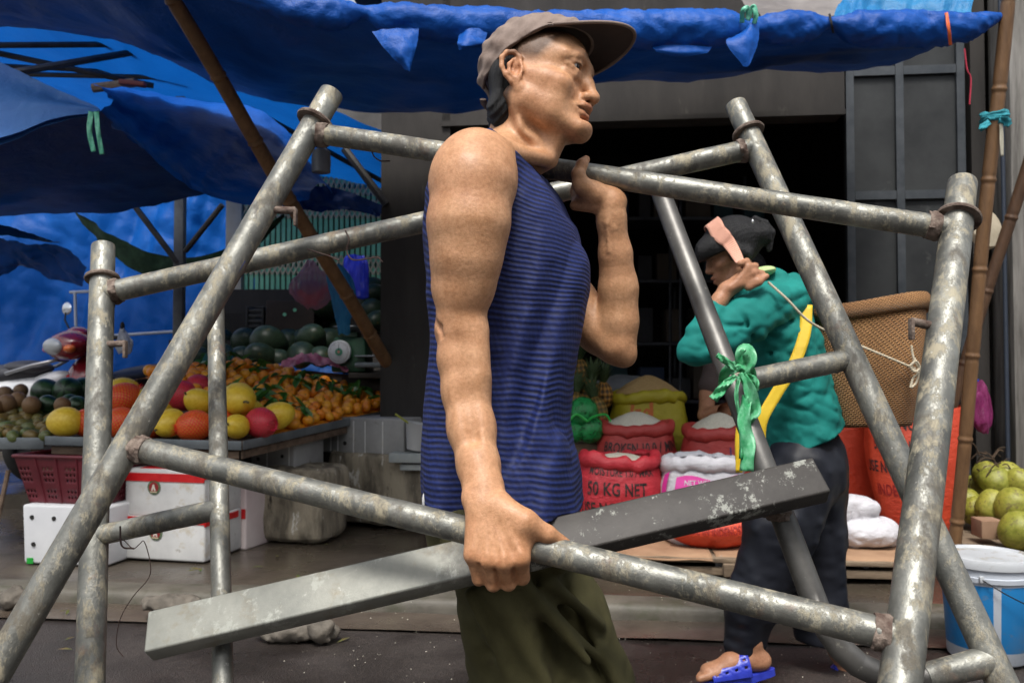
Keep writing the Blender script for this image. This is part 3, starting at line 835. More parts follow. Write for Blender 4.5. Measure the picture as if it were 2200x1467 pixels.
    # ears, leaning back a little
    for s in (-1, 1):
        ca, sa = math.cos(math.radians(14)), math.sin(math.radians(14))
        def E(f, u, o=0.0):
            f2, u2 = (f * ca - u * sa) * 1.08 - .002, (u * ca + f * sa) * 1.08
            return H(f2, s * (.0715 + .30 * -f2 + o), u2)
        sk.ell(E(-.013, .002), (.017, .0045, .029), HR @ np.array(rotm(10 * 0, -10, 17 * -s * -1), np.float32), .004)
        sk.chain([E(-.004, .010, .003), E(-.002, .022, .003), E(-.010, .0315, .004), E(-.021, .0315, .005), E(-.029, .023, .006), E(-.0305, .008, .006), E(-.0265, -.006, .005), E(-.019, -.018, .003)],
                 [.0036, .0040, .0043, .0045, .0044, .0042, .004, .0042], .003)
        sk.ell(E(-.009, -.026, .001), (.0085, .0052, .0095), HR, .006)
        sk.chain([E(-.012, .020, .003), E(-.0195, .010, .006), E(-.0195, -.004, .006), E(-.012, -.0145, .004), E(-.0045, -.0135, .004)], [.003, .0036, .0038, .0036, .003], .003)
        sk.ell(E(-.0085, .001, .009), (.0072, .0085, .0115), HR, .004, 'sub')
        sk.ell(E(-.0075, .014, .0085), (.0040, .004, .0050), HR, .004, 'sub')
        sk.ell(E(.0010, .000, .002), (.0042, .0045, .0065), HR, .004)
    # ---- near arm
    sk.chain(armNp, armNr, .016)
    sk.ell(np3(P(1020, 372, 1.355)), (M(88, 1.35), .050, M(92, 1.35)), None, .03)
    sk.cone(np3(P(972, 470, 1.345)), np3(P(962, 610, 1.355)), .026, .018, .03)             # triceps
    sk.cone(np3(P(1040, 480, 1.325)), np3(P(1024, 600, 1.33)), .024, .014, .05)            # biceps
    sk.cone(np3(P(1020, 715, 1.335)), np3(P(1024, 800, 1.322)), .017, .016, .03)           # brachioradialis
    sk.ell(np3(P(955, 712, 1.362)), (.014, .015, .022), None, .012)                         # point of the elbow
    sk.chain([np3(P(934, 692, 1.34)), np3(P(946, 704, 1.327)), np3(P(950, 722, 1.325))], [.003, .003, .002], .008, 'sub')
    sk.chain([np3(P(985, 735, 1.296)), np3(P(1000, 850, 1.285)), np3(P(1018, 940, 1.275))], [.004, .005, .003], .025, 'sub')
    # ---- far arm
    sk.chain([np3(P(x, y, d)) for x, y, d, r in armF], [M(r, d) for x, y, d, r in armF], .014)
    sk.chain([np3(P(x, y, d)) for x, y, d, r in foreF], [M(r, d) for x, y, d, r in foreF], .010)
    sk.ell(np3(P(1343, 765, 1.605)), (M(24, 1.6), .022, M(24, 1.6)), None, .016)
    sk.cone(np3(P(1340, 720, 1.60)), np3(P(1343, 600, 1.59)), .016, .012, .02)
    # ---- near (right) hand: back of the hand to the street, fingers closed under the lower rail
    wr = P(1042, 1075, 1.245)
    mcp = [(1016, 1192, 1.212), (1047, 1204, 1.205), (1083, 1208, 1.202), (1119, 1200, 1.204)]
    pip = [(1029, 1243, 1.224), (1060, 1254, 1.222), (1092, 1252, 1.222), (1122, 1240, 1.225)]
    dip = [(1030, 1238, 1.262), (1062, 1250, 1.264), (1095, 1250, 1.266), (1124, 1240, 1.268)]
    tip = [(1028, 1205, 1.284), (1060, 1212, 1.287), (1094, 1212, 1.289), (1124, 1212, 1.289)]
    rf = [.0100, .0112, .0116, .0112]
    sk.cone(np3(P(1040, 1050, 1.258)), np3(P(1046, 1100, 1.237)), .027, .026, .016, flat=((0, 1, 0), 1.25))
    for i in range(4):
        root = P(1026 + 14 * i, 1088, 1.236)
        sk.cone(np3(root), np3(P(*mcp[i])), .0165, .0135, .012)
        sk.cone(np3(P(*mcp[i])), np3(P(*pip[i])), rf[i] * 1.06, rf[i] * .97, .005)
        sk.cone(np3(P(*pip[i])), np3(P(*dip[i])), rf[i] * .97, rf[i] * .85, .003)
        sk.cone(np3(P(*dip[i])), np3(P(*tip[i])), rf[i] * .85, rf[i] * .70, .003)
        sk.ell(np3(P(mcp[i][0], mcp[i][1] - 2, mcp[i][2] - .0065)), (.0088, .0082, .0095), None, .005)           # knuckle
        sk.chain([np3(P(1034 + 10 * i, 1095, 1.2205)), np3(P(mcp[i][0], mcp[i][1] - 14, mcp[i][2] - .0095))], [.0024, .0034], .006)   # tendon
    for i in range(3):
        g0 = P((mcp[i][0] + mcp[i + 1][0]) / 2, (mcp[i][1] + mcp[i + 1][1]) / 2 + 14, 1.199)
        g1 = P((pip[i][0] + pip[i + 1][0]) / 2, (pip[i][1] + pip[i + 1][1]) / 2 + 8, 1.212)
        sk.cone(np3(g0), np3(g1), .0020, .0044, .005, 'sub')
    th = [np3(P(1075, 1090, 1.232)), np3(P(1128, 1122, 1.216)), np3(P(1176, 1147, 1.222)), np3(P(1216, 1168, 1.236))]
    sk.cone(th[0], th[1], .020, .0185, .014); sk.cone(th[1], th[2], .0175, .0125, .008); sk.cone(th[2], th[3], .0130, .0080, .005)
    sk.ell(np3(P(1118, 1158, 1.222)), (.019, .017, .026), None, .014)
    sk.ell(np3(P(1010, 1068, 1.243)), (.011, .011, .013), None, .012)
    sk.chain([np3(P(1058, 985, 1.272)), np3(P(1064, 1030, 1.256)), np3(P(1072, 1070, 1.235)), np3(P(1086, 1110, 1.220)), np3(P(1096, 1150, 1.209))], [.0010, .0030, .0036, .0034, .0010], .010)   # veins
    sk.chain([np3(P(1036, 930, 1.282)), np3(P(1046, 1000, 1.262)), np3(P(1050, 1060, 1.239)), np3(P(1058, 1120, 1.217))], [.0010, .0026, .0030, .0010], .010)
    # ---- far (left) hand: the upper rail lies across its palm, thumb on this side
    sk.cone(np3(P(1313, 462, 1.56)), np3(P(1308, 432, 1.562)), .0245, .0235, .012)
    sk.ell(np3(P(1330, 432, 1.565)), (.013, .016, .013), None, .012)
    sk.cone(np3(P(1312, 430, 1.560)), np3(P(1270, 418, 1.558)), .0235, .0250, .012)
    sk.cone(np3(P(1275, 415, 1.545)), np3(P(1248, 396, 1.530)), .0200, .0160, .012)
    sk.chain([np3(P(1250, 400, 1.532)), np3(P(1242, 374, 1.524)), np3(P(1250, 354, 1.527)), np3(P(1259, 343, 1.534))], [.0160, .0118, .0102, .0074], .005)
    for i, (dx, dd) in enumerate(((0, 0), (8, .010), (18, .018), (28, .024))):
        q = [P(1262 - dx * .3 + 16 * (i - 1), 430 + 2 * i, 1.572 + dd * .3), P(1240 + 17 * i, 436 + 3 * i, 1.590), P(1236 + 17 * i, 412 + 3 * i, 1.612), P(1240 + 17 * i, 385 + 3 * i, 1.608)]
        sk.chain([np3(p) for p in q], [.0112, .0105, .0098, .0085], .004)
    sk.cone(np3(P(1275, 442, 1.556)), np3(P(1234, 442, 1.566)), .0135, .0090, .008)
    sk.chain([np3(P(1308, 540, 1.5465)), np3(P(1306, 480, 1.5395)), np3(P(1304, 430, 1.540))], [.0010, .0030, .0010], .008)
    sk.chain([np3(P(1322, 545, 1.5475)), np3(P(1319, 490, 1.541)), np3(P(1316, 445, 1.5415))], [.0010, .0026, .0010], .008)
    me, V = sk.mesh('man_skin', 1)
    # tones: lips, stubble of the clipped temple, ruddy nose, ears and knuckles, pale nails
    c = np.ones((len(V), 3), np.float32)
    def tone(w, col): global c; c = c * (1 - w[:, None]) + c * np.array(col, np.float32) * w[:, None]
    LV = (V - np3(HO)) @ HR                                   # head coordinates of every vertex
    f_, l_, u_ = LV[:, 0], LV[:, 1], LV[:, 2]
    inh = (np.abs(l_) < .1) & (np.abs(f_) < .14) & (u_ > -.13) & (u_ < .15)
    lipw = np.exp(-(((u_ + .0330) / .0052) ** 2 + (l_ / .021) ** 4)) + np.exp(-(((u_ + .0505) / .0062) ** 2 + (l_ / .019) ** 4))
    tone(np.clip(lipw, 0, 1) * (f_ > .083) * inh * .8, (.72, .46, .46))
    tone(np.clip(np.exp(-(((u_ + .0413) / .0022) ** 2 + (l_ / .026) ** 6)), 0, 1) * (f_ > .078) * inh, (.30, .18, .16))
    fb = .022 + (u_ - .03) * .60
    st = np.clip((fb - f_) / .016 + .5, 0, 1) * np.clip((u_ - .014) / .022, 0, 1) * inh * (f_ > -.03)
    tone(st * .93, (.17, .165, .17))
    tone(np.clip((-.015 - f_) / .01, 0, 1) * inh * (u_ > -.06) * .9 * (np.abs(l_) < .078), (.10, .10, .11))
    for s in (-1, 1):
        tone(gauss(LV, (.082, s * .024, .0525), (.02, .0155, .0042)) * .80, (.22, .18, .17))     # eyebrow
        tone(gauss(LV, (.068, s * .046, .0530), (.02, .0125, .0038)) * .65, (.25, .20, .18))
        tone(gauss(LV, (.079, s * .034, .0317), (.02, .0155, .0022)) * .85, (.12, .08, .07))    # lash line
        tone(gauss(LV, (.076, s * .034, .0175), (.02, .018, .006)) * .35, (.70, .58, .52))
        tone(gauss(LV, (-.015, s * .083, .006), (.025, .02, .035)) * .45, (1.05, .78, .72))
        tone(gauss(LV, (.055, s * .052, -.012), (.03, .03, .022)) * .35, (1.0, .80, .72))
    tone(gauss(LV, (.104, 0, -.014), (.016, .018, .014)) * .4, (1.0, .78, .70))
    tone(gauss(LV, (.080, 0, -.072), (.035, .040, .026)) * .22, (.80, .76, .74))
    tone(gauss(LV, (.088, 0, -.026), (.020, .026, .008)) * .25, (.72, .68, .66))
    for i in range(4):
        tone(gauss(V, P(*mcp[i]), (.013, .03, .012)) * .30, (.95, .72, .64)); tone(gauss(V, P(pip[i][0], pip[i][1], pip[i][2] - .01), (.012, .02, .010)) * .30, (.9, .70, .62))
    tone(gauss(V, P(1214, 1160, 1.226), (.008, .012, .005)) * .8, (1.15, 1.12, 1.15))
    tone(gauss(V, P(962, 600, 1.30), (.022, .06, .045)) * .35, (.80, .66, .56)); tone(gauss(V, P(1035, 440, 1.28), (.04, .06, .06)) * .18, (.80, .68, .58)); tone(gauss(V, P(985, 820, 1.29), (.02, .06, .06)) * .25, (.85, .72, .62))  # muscle shading put into the arm tone as darker tan patches
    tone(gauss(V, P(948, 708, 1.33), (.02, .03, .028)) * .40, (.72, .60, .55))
    hb_ = np.clip((.86 - V[:, 2]) / .10, 0, 1) * .35; tone(hb_, (.86, .74, .66))
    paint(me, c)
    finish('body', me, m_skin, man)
    # eyes
    for s in (-1, 1):
        b = MB(); b.ell(Vector(H(.0700, s * .033, .0280).tolist()), (.0122,) * 3, None, 24, 16)
        e = b.build('eye', m_eyew, man)
        gz = (hf * .97 - hl * .10 + hu * .06).normalized(); ec = Vector(H(.0701, s * .033, .0280).tolist()); b = MB()
        Rg = gz.to_track_quat('Z', 'Y').to_matrix()
        b.lathe([(.0001, .0127), (.004, .0122), (.0064, .0111), (.0068, .0104)], ec, 20, Rg, cap=False); b.build('iris', m_iris, e)
    # a few teeth behind the open lips
    b = MB()
    for k in range(-4, 5): b.ell(Vector(H(.0915 - .0007 * k * k, k * .0052, -.0390).tolist()), (.003, .0026, .0042), None, 8, 6)
    b.build('teeth', mat('teeth', (.50, .45, .36), rough=.3), man)

    # ---- cap
    cp = SDF(HO + Vector((-.16, -.16, -.10)), HO + Vector((.16, .16, .20)), .002)
    cp.ell(H(-.012, 0, .042), (.1050, .084, .0985), HR, 0)
    cp.ell(H(.038, 0, .082), (.054, .060, .046), HR, .03)
    def edge_u(f): return np.maximum(.084 + .80 * np.minimum(f - .024, 0) + .22 * np.maximum(f - .024, 0), -.022)
    D0 = cp.D.copy(); X, Y, Z = cp.grid((slice(None),) * 3)
    cf, cl2, cu = [(X - HO.x) * a.x + (Y - HO.y) * a.y + (Z - HO.z) * a.z for a in (hf, hl, hu)]
    wob = .0020 * np.sin(cf * 95 + cu * 60) * np.sin(cl2 * 80 + 1) + .0016 * np.sin(cu * 190 + cf * 90) * np.clip(-cf * 14, 0, 1) + .0011 * np.sin(cf * 230 - cu * 150 + cl2 * 90)
    cp.D = np.maximum(D0 + wob.astype(np.float32), ((edge_u(cf) - cu) * .78).astype(np.float32))
    cp.D = np.maximum(cp.D, -(D0 + .008))                     # a shell
    hole = np.sqrt(((cf + .118) / .05) ** 2 + (cl2 / .028) ** 2 + ((cu + .012) / .030) ** 2) - 1
    cp.D = np.maximum(cp.D, -hole.astype(np.float32) * .03)
    # seams: six shallow grooves
    ang = np.arctan2(cl2, cf + .012)
    seam = np.abs(((ang / (math.pi / 3)) % 1) - .5) * (math.pi / 3) * np.sqrt((cf + .012) ** 2 + cl2 ** 2)
    cp.D = cp.D + .0011 * np.exp(-(seam / .0025) ** 2).astype(np.float32)
    me, V = cp.mesh('cap_crown', 1)
    capo = finish('cap', me, m_cap, man)
    def brim(a, c, t=0.0):
        an = (a - .5) * 2 * math.radians(68); L = .072 * max(math.cos(an * 1.28), 0) ** .55
        fi, li = -.012 + .101 * math.cos(an), .0795 * math.sin(an)
        ff_, ll = fi + L * c, li * (1 + .06 * c)
        ui = float(edge_u(fi)) + .001
        uu = ui + c * .016 - (ll / .08) ** 2 * (.034 if ll > 0 else .014) * c - .006 * c * c
        return HO + hf * ff_ + hl * ll + hu * (uu + t)
    b = MB(); b.sheet(lambda a, c: brim(a, c, .0022), 60, 16)
    top = b.build('brim', m_cap, capo, auto=None)
    b = MB(); b.sheet(lambda a, c: brim(1 - a, c, -.0016), 60, 16); b.build('brim_lining', m_capu, capo, auto=None)
    b = MB(); b.tube([brim(k / 60, 1, .0003) for k in range(61)], .0030, 10); b.build('brim_edge', m_cap, capo)
    b = MB(); b.tube([Vector(H(-.097 + .010 * abs(k) / 3, k * .010, -.030 + .002 * (3 - abs(k))).tolist()) for k in range(-3, 4)], .006, 8, flat=.3); b.build('strap', m_cap, capo)
    b = MB(); b.ell(Vector(H(-.012, 0, .1395).tolist()), (.007, .007, .004)); b.build('button', m_cap, capo)
    # ---- hair at the nape
    hr = SDF(HO + Vector((-.16, -.13, -.14)), HO + Vector((.06, .16, .08)), .002)
    hr.ell(H(-.038, 0, .025), (.048, .0745, .062), HR, .01)
    hr.chain([H(-.050, -.010, .0), H(-.050, -.006, -.055), H(-.042, -.002, -.104)], [.030, .026, .012], .02)
    hr.chain([H(-.044, -.048, .0), H(-.044, -.043, -.055), H(-.040, -.032, -.095)], [.024, .019, .008], .02)
    hr.chain([H(-.044, .048, .0), H(-.044, .043, -.055), H(-.040, .032, -.095)], [.024, .019, .008], .02)
    X, Y, Z = hr.grid((slice(None),) * 3)
    cf, cl2, cu = [(X - HO.x) * a.x + (Y - HO.y) * a.y + (Z - HO.z) * a.z for a in (hf, hl, hu)]
    hr.D = hr.D + (.0012 * np.sin(cl2 * 420 + cf * 330 + 4 * np.sin(cu * 50))).astype(np.float32)
    hr.D = np.maximum(hr.D, (cu - .045))
    me, V = hr.mesh('nape_hair', 1); finish('hair', me, m_hair, man)

    # ---- tank top
    vt = SDF((-.21, 1.30, .60), (.15, 1.75, 1.47), .0028)
    vt.func(T_lo, T_hi, torso(0), .0)
    vt.cone(np3(P(1100, 312, 1.48)), np3(P(1050, 347, 1.39)), .028, .047, .025)
    vt.cone(np3(P(1107, 312, 1.545)), np3(P(1125, 372, 1.66)), .028, .046, .025)
    X, Y, Z = vt.grid((slice(None),) * 3)
    # hem, sloping up a little towards the front
    hz = P(1080, 1096, TD).z + (X - P(1080, 1096, TD).x) * .085 + .004 * np.sin(X * 46 + Y * 30)
    # loose cloth: a belly of air at the front, creases running down from the shoulder
    u = (X - np.interp(Z, rz, rcx)) * tf.x + (Y - TD) * tf.y; w = (X - np.interp(Z, rz, rcx)) * tl.x + (Y - TD) * tl.y
    q_ = u - .18 * Z
    fold = (.030 * vnoise(q_, w, Z, (14, 5, 1.5), 11) + .011 * vnoise(q_, w, Z, (33, 9, 4), 12) + .010 * np.maximum(0, 1 - 5 * np.abs(vnoise(q_, w, Z, (9, 4, 1.3), 14)))) * np.clip((1.44 - Z) / .25, .25, 1) + .0016 * vnoise(u, w, Z, (60, 40, 40), 13)
    vt.D = vt.D + fold.astype(np.float32) - .005
    vt.D = np.maximum(vt.D, (hz - Z).astype(np.float32))
    arm_ = SDF((-.21, 1.30, .60), (.15, 1.75, 1.47), .0028)
    arm_.chain(armNp[:5], [r + .0035 for r in armNr[:5]], .016)
    arm_.ell(np3(P(1020, 372, 1.355)), (M(92, 1.35), .054, M(96, 1.35)), None, .03)
    arm_.cone(np3(P(1040, 480, 1.325)), np3(P(1034, 600, 1.33)), .033, .020, .03)
    arm_.chain([np3(P(x, y, d)) for x, y, d, r in armF[:3]], [M(r + 5, d) for x, y, d, r in armF[:3]], .014)
    vt.D = np.maximum(vt.D, -arm_.D)
    nk = SDF((-.21, 1.30, .60), (.15, 1.75, 1.47), .0028)
    nk.chain([np3(P(1104, 335, 1.505)), np3(P(1120, 275, 1.505)), np3(P(1128, 215, 1.505))], [.058, .0525, .054], .02)
    vt.D = np.maximum(vt.D, -nk.D)
    A_, B_ = P(1048, 270, 1.405), P(1214, 462, 1.50)
    nn = tl.cross(B_ - A_).normalized()
    if nn.z < 0: nn = -nn
    neckcut = (X - B_.x) * nn.x + (Y - B_.y) * nn.y + (Z - B_.z) * nn.z
    neckcut = neckcut - .012 * (1 - np.clip(np.abs((Z - (A_.z + B_.z) / 2) / ((A_.z - B_.z) / 2)), 0, 1) ** 2)      # a scooped edge
    vt.D = np.maximum(vt.D, neckcut.astype(np.float32))
    me, V = vt.mesh('vest', 1)
    # cloth coordinates for the ribs
    sag = .020 * np.exp(-((V[:, 1] - 1.40) / .12) ** 2)
    ucl = (V[:, 0] - np.interp(V[:, 2], rz, rcx)) * tf.x + (V[:, 1] - TD) * tf.y
    wcl = (V[:, 0] - np.interp(V[:, 2], rz, rcx)) * tl.x + (V[:, 1] - TD) * tl.y
    th_ = np.arctan2(ucl, -wcl)
    cloth = np.zeros((len(V), 3), np.float32)
    cloth[:, 0] = th_ * .145
    cloth[:, 1] = V[:, 2] + (.05 + .50 * np.clip((V[:, 2] - 1.12) / .20, 0, 1)) * ucl + .014 * vnoise(V[:, 0], V[:, 1], V[:, 2], (9, 9, 4), 41) + .004 * vnoise(V[:, 0], V[:, 1], V[:, 2], (26, 26, 9), 42) 
    a = me.attributes.new('fold', 'FLOAT_VECTOR', 'POINT'); a.data.foreach_set('vector', cloth.ravel())
    finish('tank_top', me, m_knit, man)

    b = MB(); b.ell(P(914, 1076, 1.455), (.006, .008, .016)); b.build('hem_tag', mat('white tag', (.55, .55, .55), rough=.6), man)
    # ---- trousers
    tr = SDF((-.30, 1.28, .06), (.42, 1.86, .86), .0042)
    hip = [(1062, 1060, 1.535), (1080, 1130, 1.535)]
    for s, d0 in ((-1, 1.475), (1, 1.625)):
        if s < 0:   # near leg, stepping back
            q = [(1075, 1150, d0), (1090, 1290, 1.50), (1110, 1480, 1.52), (1075, 1640, 1.56), (1000, 1780, 1.60), (960, 1830, 1.62)]
            r = [.098, .092, .082, .075, .066, .062]
        else:       # far leg, stepping forward
            q = [(1120, 1160, d0), (1190, 1320, 1.60), (1262, 1490, 1.58), (1275, 1650, 1.60), (1275, 1790, 1.62), (1275, 1840, 1.62)]
            r = [.098, .090, .082, .074, .066, .062]
        tr.chain([np3(P(*x)) for x in q], r, .035)
    tr.ell(np3(P(1078, 1130, 1.55)), (.120, .150, .12), None, .03)
    tfn = torso(-.003)
    tr.func((-.2, 1.3, zb - .0), (.15, 1.75, zb + .3), lambda X, Y, Z: np.maximum(tfn(X, Y, Z), zb - Z), .03)
    X, Y, Z = tr.grid((slice(None),) * 3)
    q_ = X + .45 * Z                                                     # pulls run down and forward
    fold = .018 * vnoise(q_, Y, Z, (15, 5, 3.0), 3) + .010 * (1 - 2.4 * np.abs(vnoise(q_, Y, Z, (20, 6, 4), 8))) + .006 * vnoise(q_, Y, Z, (36, 9, 8), 4) + .014 * np.maximum(0, 1 - 5 * np.abs(vnoise(q_, Y, Z, (9, 4, 2.4), 9))) + .0035 * vnoise(X, Y, Z, (50, 20, 40), 5)
    tr.D = tr.D + fold.astype(np.float32)
    # long diagonal pulls from the hip to the front knee
    for a0, b0, rr in (((1010, 1275, 1.40), (1100, 1470, 1.43), .010), ((1040, 1270, 1.395), (1180, 1470, 1.44), .009), ((1120, 1245, 1.40), (1262, 1420, 1.47), .011), ((1180, 1250, 1.43), (1290, 1345, 1.52), .012),
                       ((1165, 1300, 1.43), (1315, 1440, 1.53), .010)):
        tr.chain([np3(P(*a0)), np3(P(*b0))], [rr, rr * .7], .02)
    for a0, b0, rr in (((1025, 1285, 1.385), (1140, 1480, 1.41), .007), ((1075, 1262, 1.38), (1230, 1470, 1.42), .008), ((1190, 1285, 1.42), (1300, 1370, 1.52), .008), ((1000, 1420, 1.42), (1060, 1400, 1.43), .008)):
        tr.chain([np3(P(*a0)), np3(P(*b0))], [rr, rr * .7], .016, 'sub')
    tr.D = np.maximum(tr.D, (Z - P(1080, 1075, 1.5).z).astype(np.float32)); tr.D = np.maximum(tr.D, (.10 - Z).astype(np.float32))
    me, V = tr.mesh('trousers', 1); finish('trousers', me, m_olive, man)
    # sandals and feet, below the picture
    for x, d in ((945, 1.62), (1290, 1.62)):
        p = P(x, 1850, d); p.z = 0
        b = MB(); b.ell(p + Vector((.06, -.02, .055)), (.12, .045, .05)); b.tube([p + Vector((0, 0, .06)), p + Vector((0, 0, .16))], .042, 14)
        b.build('foot', m_olive, man)
        b = MB(); b.box(p + Vector((.055, -.02, .012)), (.27, .10, .024), rotm(0, 0, -15), bev=.01); b.build('sandal', m_black, man)
# ------------------------------------------------------------------ the woman with the basket
m_skin2 = skin_mat('weathered skin', (.44, .23, .135), (.30, .145, .08))
m_teal = canvas_mat('teal jersey', (.006, .155, .135), (.012, .235, .205), 5, 600, rough=.8, bumpk=.2)
m_blackcloth = canvas_mat('black satin trousers', (.006, .007, .011), (.016, .018, .026), 5, 500, rough=.5, bumpk=.15)
m_peach = mat('peach ribbed strap', (.62, .30, .21), (.72, .38, .28), scale=30, rough=.8)
m_yellow = mat('yellow webbing', (.62, .42, .012), (.72, .50, .03), scale=20, rough=.6)
m_rope = mat('pale cord', (.42, .36, .25), (.58, .52, .40), scale=120, rough=.85, bump=.6, bscale=300, bdist=.002)
def strap_mat():
    m = bpy.data.materials.new('ribbed strap'); t = NT(m)
    uv = t.n.new('ShaderNodeAttribute'); uv.attribute_name = 'along'
    sep = t.n.new('ShaderNodeSeparateXYZ'); t.link(uv.outputs['Vector'], sep.inputs[0])
    r = t.math('SINE', t.math('MULTIPLY', sep.outputs['Y'], 2 * math.pi * 100))
    t.out('Base Color', t.ramp(t.math('ADD', t.math('MULTIPLY', r, .4), .5), [(.1, (.50, .22, .15)), (.7, (.70, .38, .28))]))
    t.b.inputs['Roughness'].default_value = .8; t.out('Normal', t.bump(r, .6, .002)); return m
def attr_vec(me, name, arr):
    a = me.attributes.new(name, 'FLOAT_VECTOR', 'POINT'); a.data.foreach_set('vector', np.asarray(arr, np.float32).ravel())
if want('woman'):
    wo = empty('person', P(1690, 1460, 2.84), 'stooping woman in teal jacket and black trousers gripping a head strap', 'person')
    wy, wp = math.radians(9), math.radians(22)
    wf = Vector((-math.cos(wy) * math.cos(wp), math.sin(wy) * math.cos(wp), -math.sin(wp)))
    wl_ = Vector((-math.sin(wy), -math.cos(wy), 0)); wu = wf.cross(wl_)
    WO = P(1582, 547, 2.76) - wl_ * .068
    WR = np.array([[wf.x, wl_.x, wu.x], [wf.y, wl_.y, wu.y], [wf.z, wl_.z, wu.z]], np.float32)
    k_ = .95
    def W(f, l, u): return np3(WO + wf * f * k_ + wl_ * l * k_ + wu * u * k_)
    a0, a1 = P(1440, 420, 2.5), P(1720, 700, 3.1); lo = [min(a0[i], a1[i]) for i in range(3)]; hi = [max(a0[i], a1[i]) for i in range(3)]
    ws = SDF(lo, hi, .0030)
    ws.ell(W(-.008, 0, .042), (.088, .069, .074), WR, .01); ws.ell(W(.036, 0, .044), (.046, .054, .052), WR, .015)
    ws.ell(W(.042, 0, -.022), (.042, .047, .062), WR, .015)
    for s in (-1, 1):
        ws.chain([W(-.004, s * .055, -.022), W(.006, s * .051, -.05), W(.042, s * .034, -.074), W(.074, s * .012, -.088)], [.013, .013, .013, .012], .018)
        ws.ell(W(.048, s * .044, -.008), (.025, .017, .016), WR, .018)
        ws.ell(W(.083, s * .032, .019), (.011, .015, .008), WR, .008, 'sub'); ws.ell(W(.070, s * .032, .0175), (.0118,) * 3, WR, .004)
        ws.chain([W(.083, s * .010, .036), W(.076, s * .030, .040), W(.058, s * .05, .032)], [.006, .0065, .006], .012)
        ws.ell(W(.090, s * .0125, -.017), (.011, .007, .0075), WR, .005)
        ws.ell(W(-.012, s * .074, .0), (.016, .005, .028), WR, .005)
    ws.chain([W(.080, 0, .029), W(.090, 0, .008), W(.101, 0, -.012)], [.0078, .0078, .0098], .01)
    ws.ell(W(.078, 0, -.087), (.015, .018, .013), WR, .012); ws.ell(W(.070, 0, -.05), (.024, .028, .025), WR, .014)
    ws.chain([W(.082, .022, -.045), W(.0965, .004, -.0405), W(.0965, -.004, -.0405), W(.082, -.022, -.045)], [.003, .005, .005, .003], .005)
    ws.chain([W(.082, .022, -.051), W(.093, 0, -.057), W(.082, -.022, -.051)], [.003, .0058, .003], .005)
    ws.chain([W(.082, .024, -.0478), W(.101, 0, -.0485), W(.082, -.024, -.0478)], [.001, .0022, .001], .002, 'sub')
    ws.cone(np3(P(1592, 585, 2.83)), np3(P(1640, 650, 2.84)), .047, .052, .02)
    # left hand closed on the strap: wrist low on the left, knuckles to the right
    ws.chain([np3(P(1520, 690, 2.615)), np3(P(1546, 645, 2.625)), np3(P(1562, 622, 2.63))], [.030, .024, .0235], .012)
    ws.cone(np3(P(1560, 624, 2.63)), np3(P(1606, 594, 2.635)), .024, .027, .012)
    for i, ((x0, y0), (x1, y1), (x2, y2)) in enumerate((((1606, 578), (1604, 562), (1590, 566)), ((1616, 588), (1622, 572), (1608, 572)), ((1626, 602), (1636, 588), (1622, 584)))):
        ws.chain([np3(P(x0, y0, 2.615)), np3(P(x1, y1, 2.622)), np3(P(x2, y2, 2.60 + .008 * i))], [.0115, .0108, .010], .005)
        ws.cone(np3(P(1570, 618, 2.612)), np3(P(x0, y0, 2.608)), .008, .011, .012)
    ws.chain([np3(P(1608, 616, 2.61)), np3(P(1630, 606, 2.607)), np3(P(1647, 593, 2.61))], [.0135, .0115, .0085], .006)
    me, V = ws.mesh('woman_skin', 1); c = np.ones((len(V), 3), np.float32)
    LV = (V - np3(WO)) @ WR / k_
    for cc, rr, kk, col in (((.095, 0, -.0475), (.02, .022, .011), .8, (.75, .45, .45)), ((.078, .032, .0185), (.02, .015, .0028), .85, (.15, .10, .09)), ((.08, .028, .041), (.02, .016, .004), .7, (.22, .18, .17))):
        w = gauss(LV, cc, rr) * kk; c = c * (1 - w[:, None]) + np.array(col, np.float32) * w[:, None]
    paint(me, c); finish('body', me, m_skin2, wo)
    # hair: swept forward below the strap, gathered in a loose knot behind
    h = SDF(lo, hi, .0030)
    h.ell(W(-.014, 0, .052), (.100, .082, .088), WR, .01)
    h.ell(W(.050, .028, .058), (.054, .050, .036), WR, .02); h.ell(W(.050, -.028, .058), (.054, .050, .036), WR, .02)
    h.ell(W(.062, .026, .066), (.048, .048, .036), WR, .02); h.ell(W(.062, -.026, .066), (.048, .048, .036), WR, .02)
    h.chain([W(.052, .050, .052), W(.090, .040, .046), W(.120, .026, .032)], [.036, .030, .008], .02)
    h.chain([W(.04, .068, .040), W(.01, .074, .02), W(-.03, .066, -.01)], [.018, .018, .022], .02)
    h.ell(np3(P(1630, 505, 2.80)), (.042, .05, .040), None, .015)
    h.chain([np3(P(1640, 480, 2.80)), np3(P(1656, 500, 2.79)), np3(P(1652, 535, 2.79))], [.016, .015, .010], .008)
    h.chain([np3(P(1622, 470, 2.80)), np3(P(1645, 478, 2.78)), np3(P(1655, 515, 2.77))], [.010, .009, .006], .006)
    X, Y, Z = h.grid((slice(None),) * 3)
    cf, cl2, cu = [(X - WO.x) * a.x + (Y - WO.y) * a.y + (Z - WO.z) * a.z for a in (wf, wl_, wu)]
    face = np.maximum(-(cf - .030), (cu - (.030 + .10 * (cf - .09))))          # keep the face clear
    h.D = np.maximum(h.D, -np.maximum(np.maximum(-(cf - .022), cu - .026), -.5).astype(np.float32))
    h.D = h.D + (.0003 * np.sin(cu * 420 + cl2 * 160 + 5 * np.sin(cf * 40)) + .002 * vnoise(X, Y, Z, 30, 51)).astype(np.float32)
    me, V = h.mesh('woman_hair', 1); finish('hair', me, m_hair, wo)
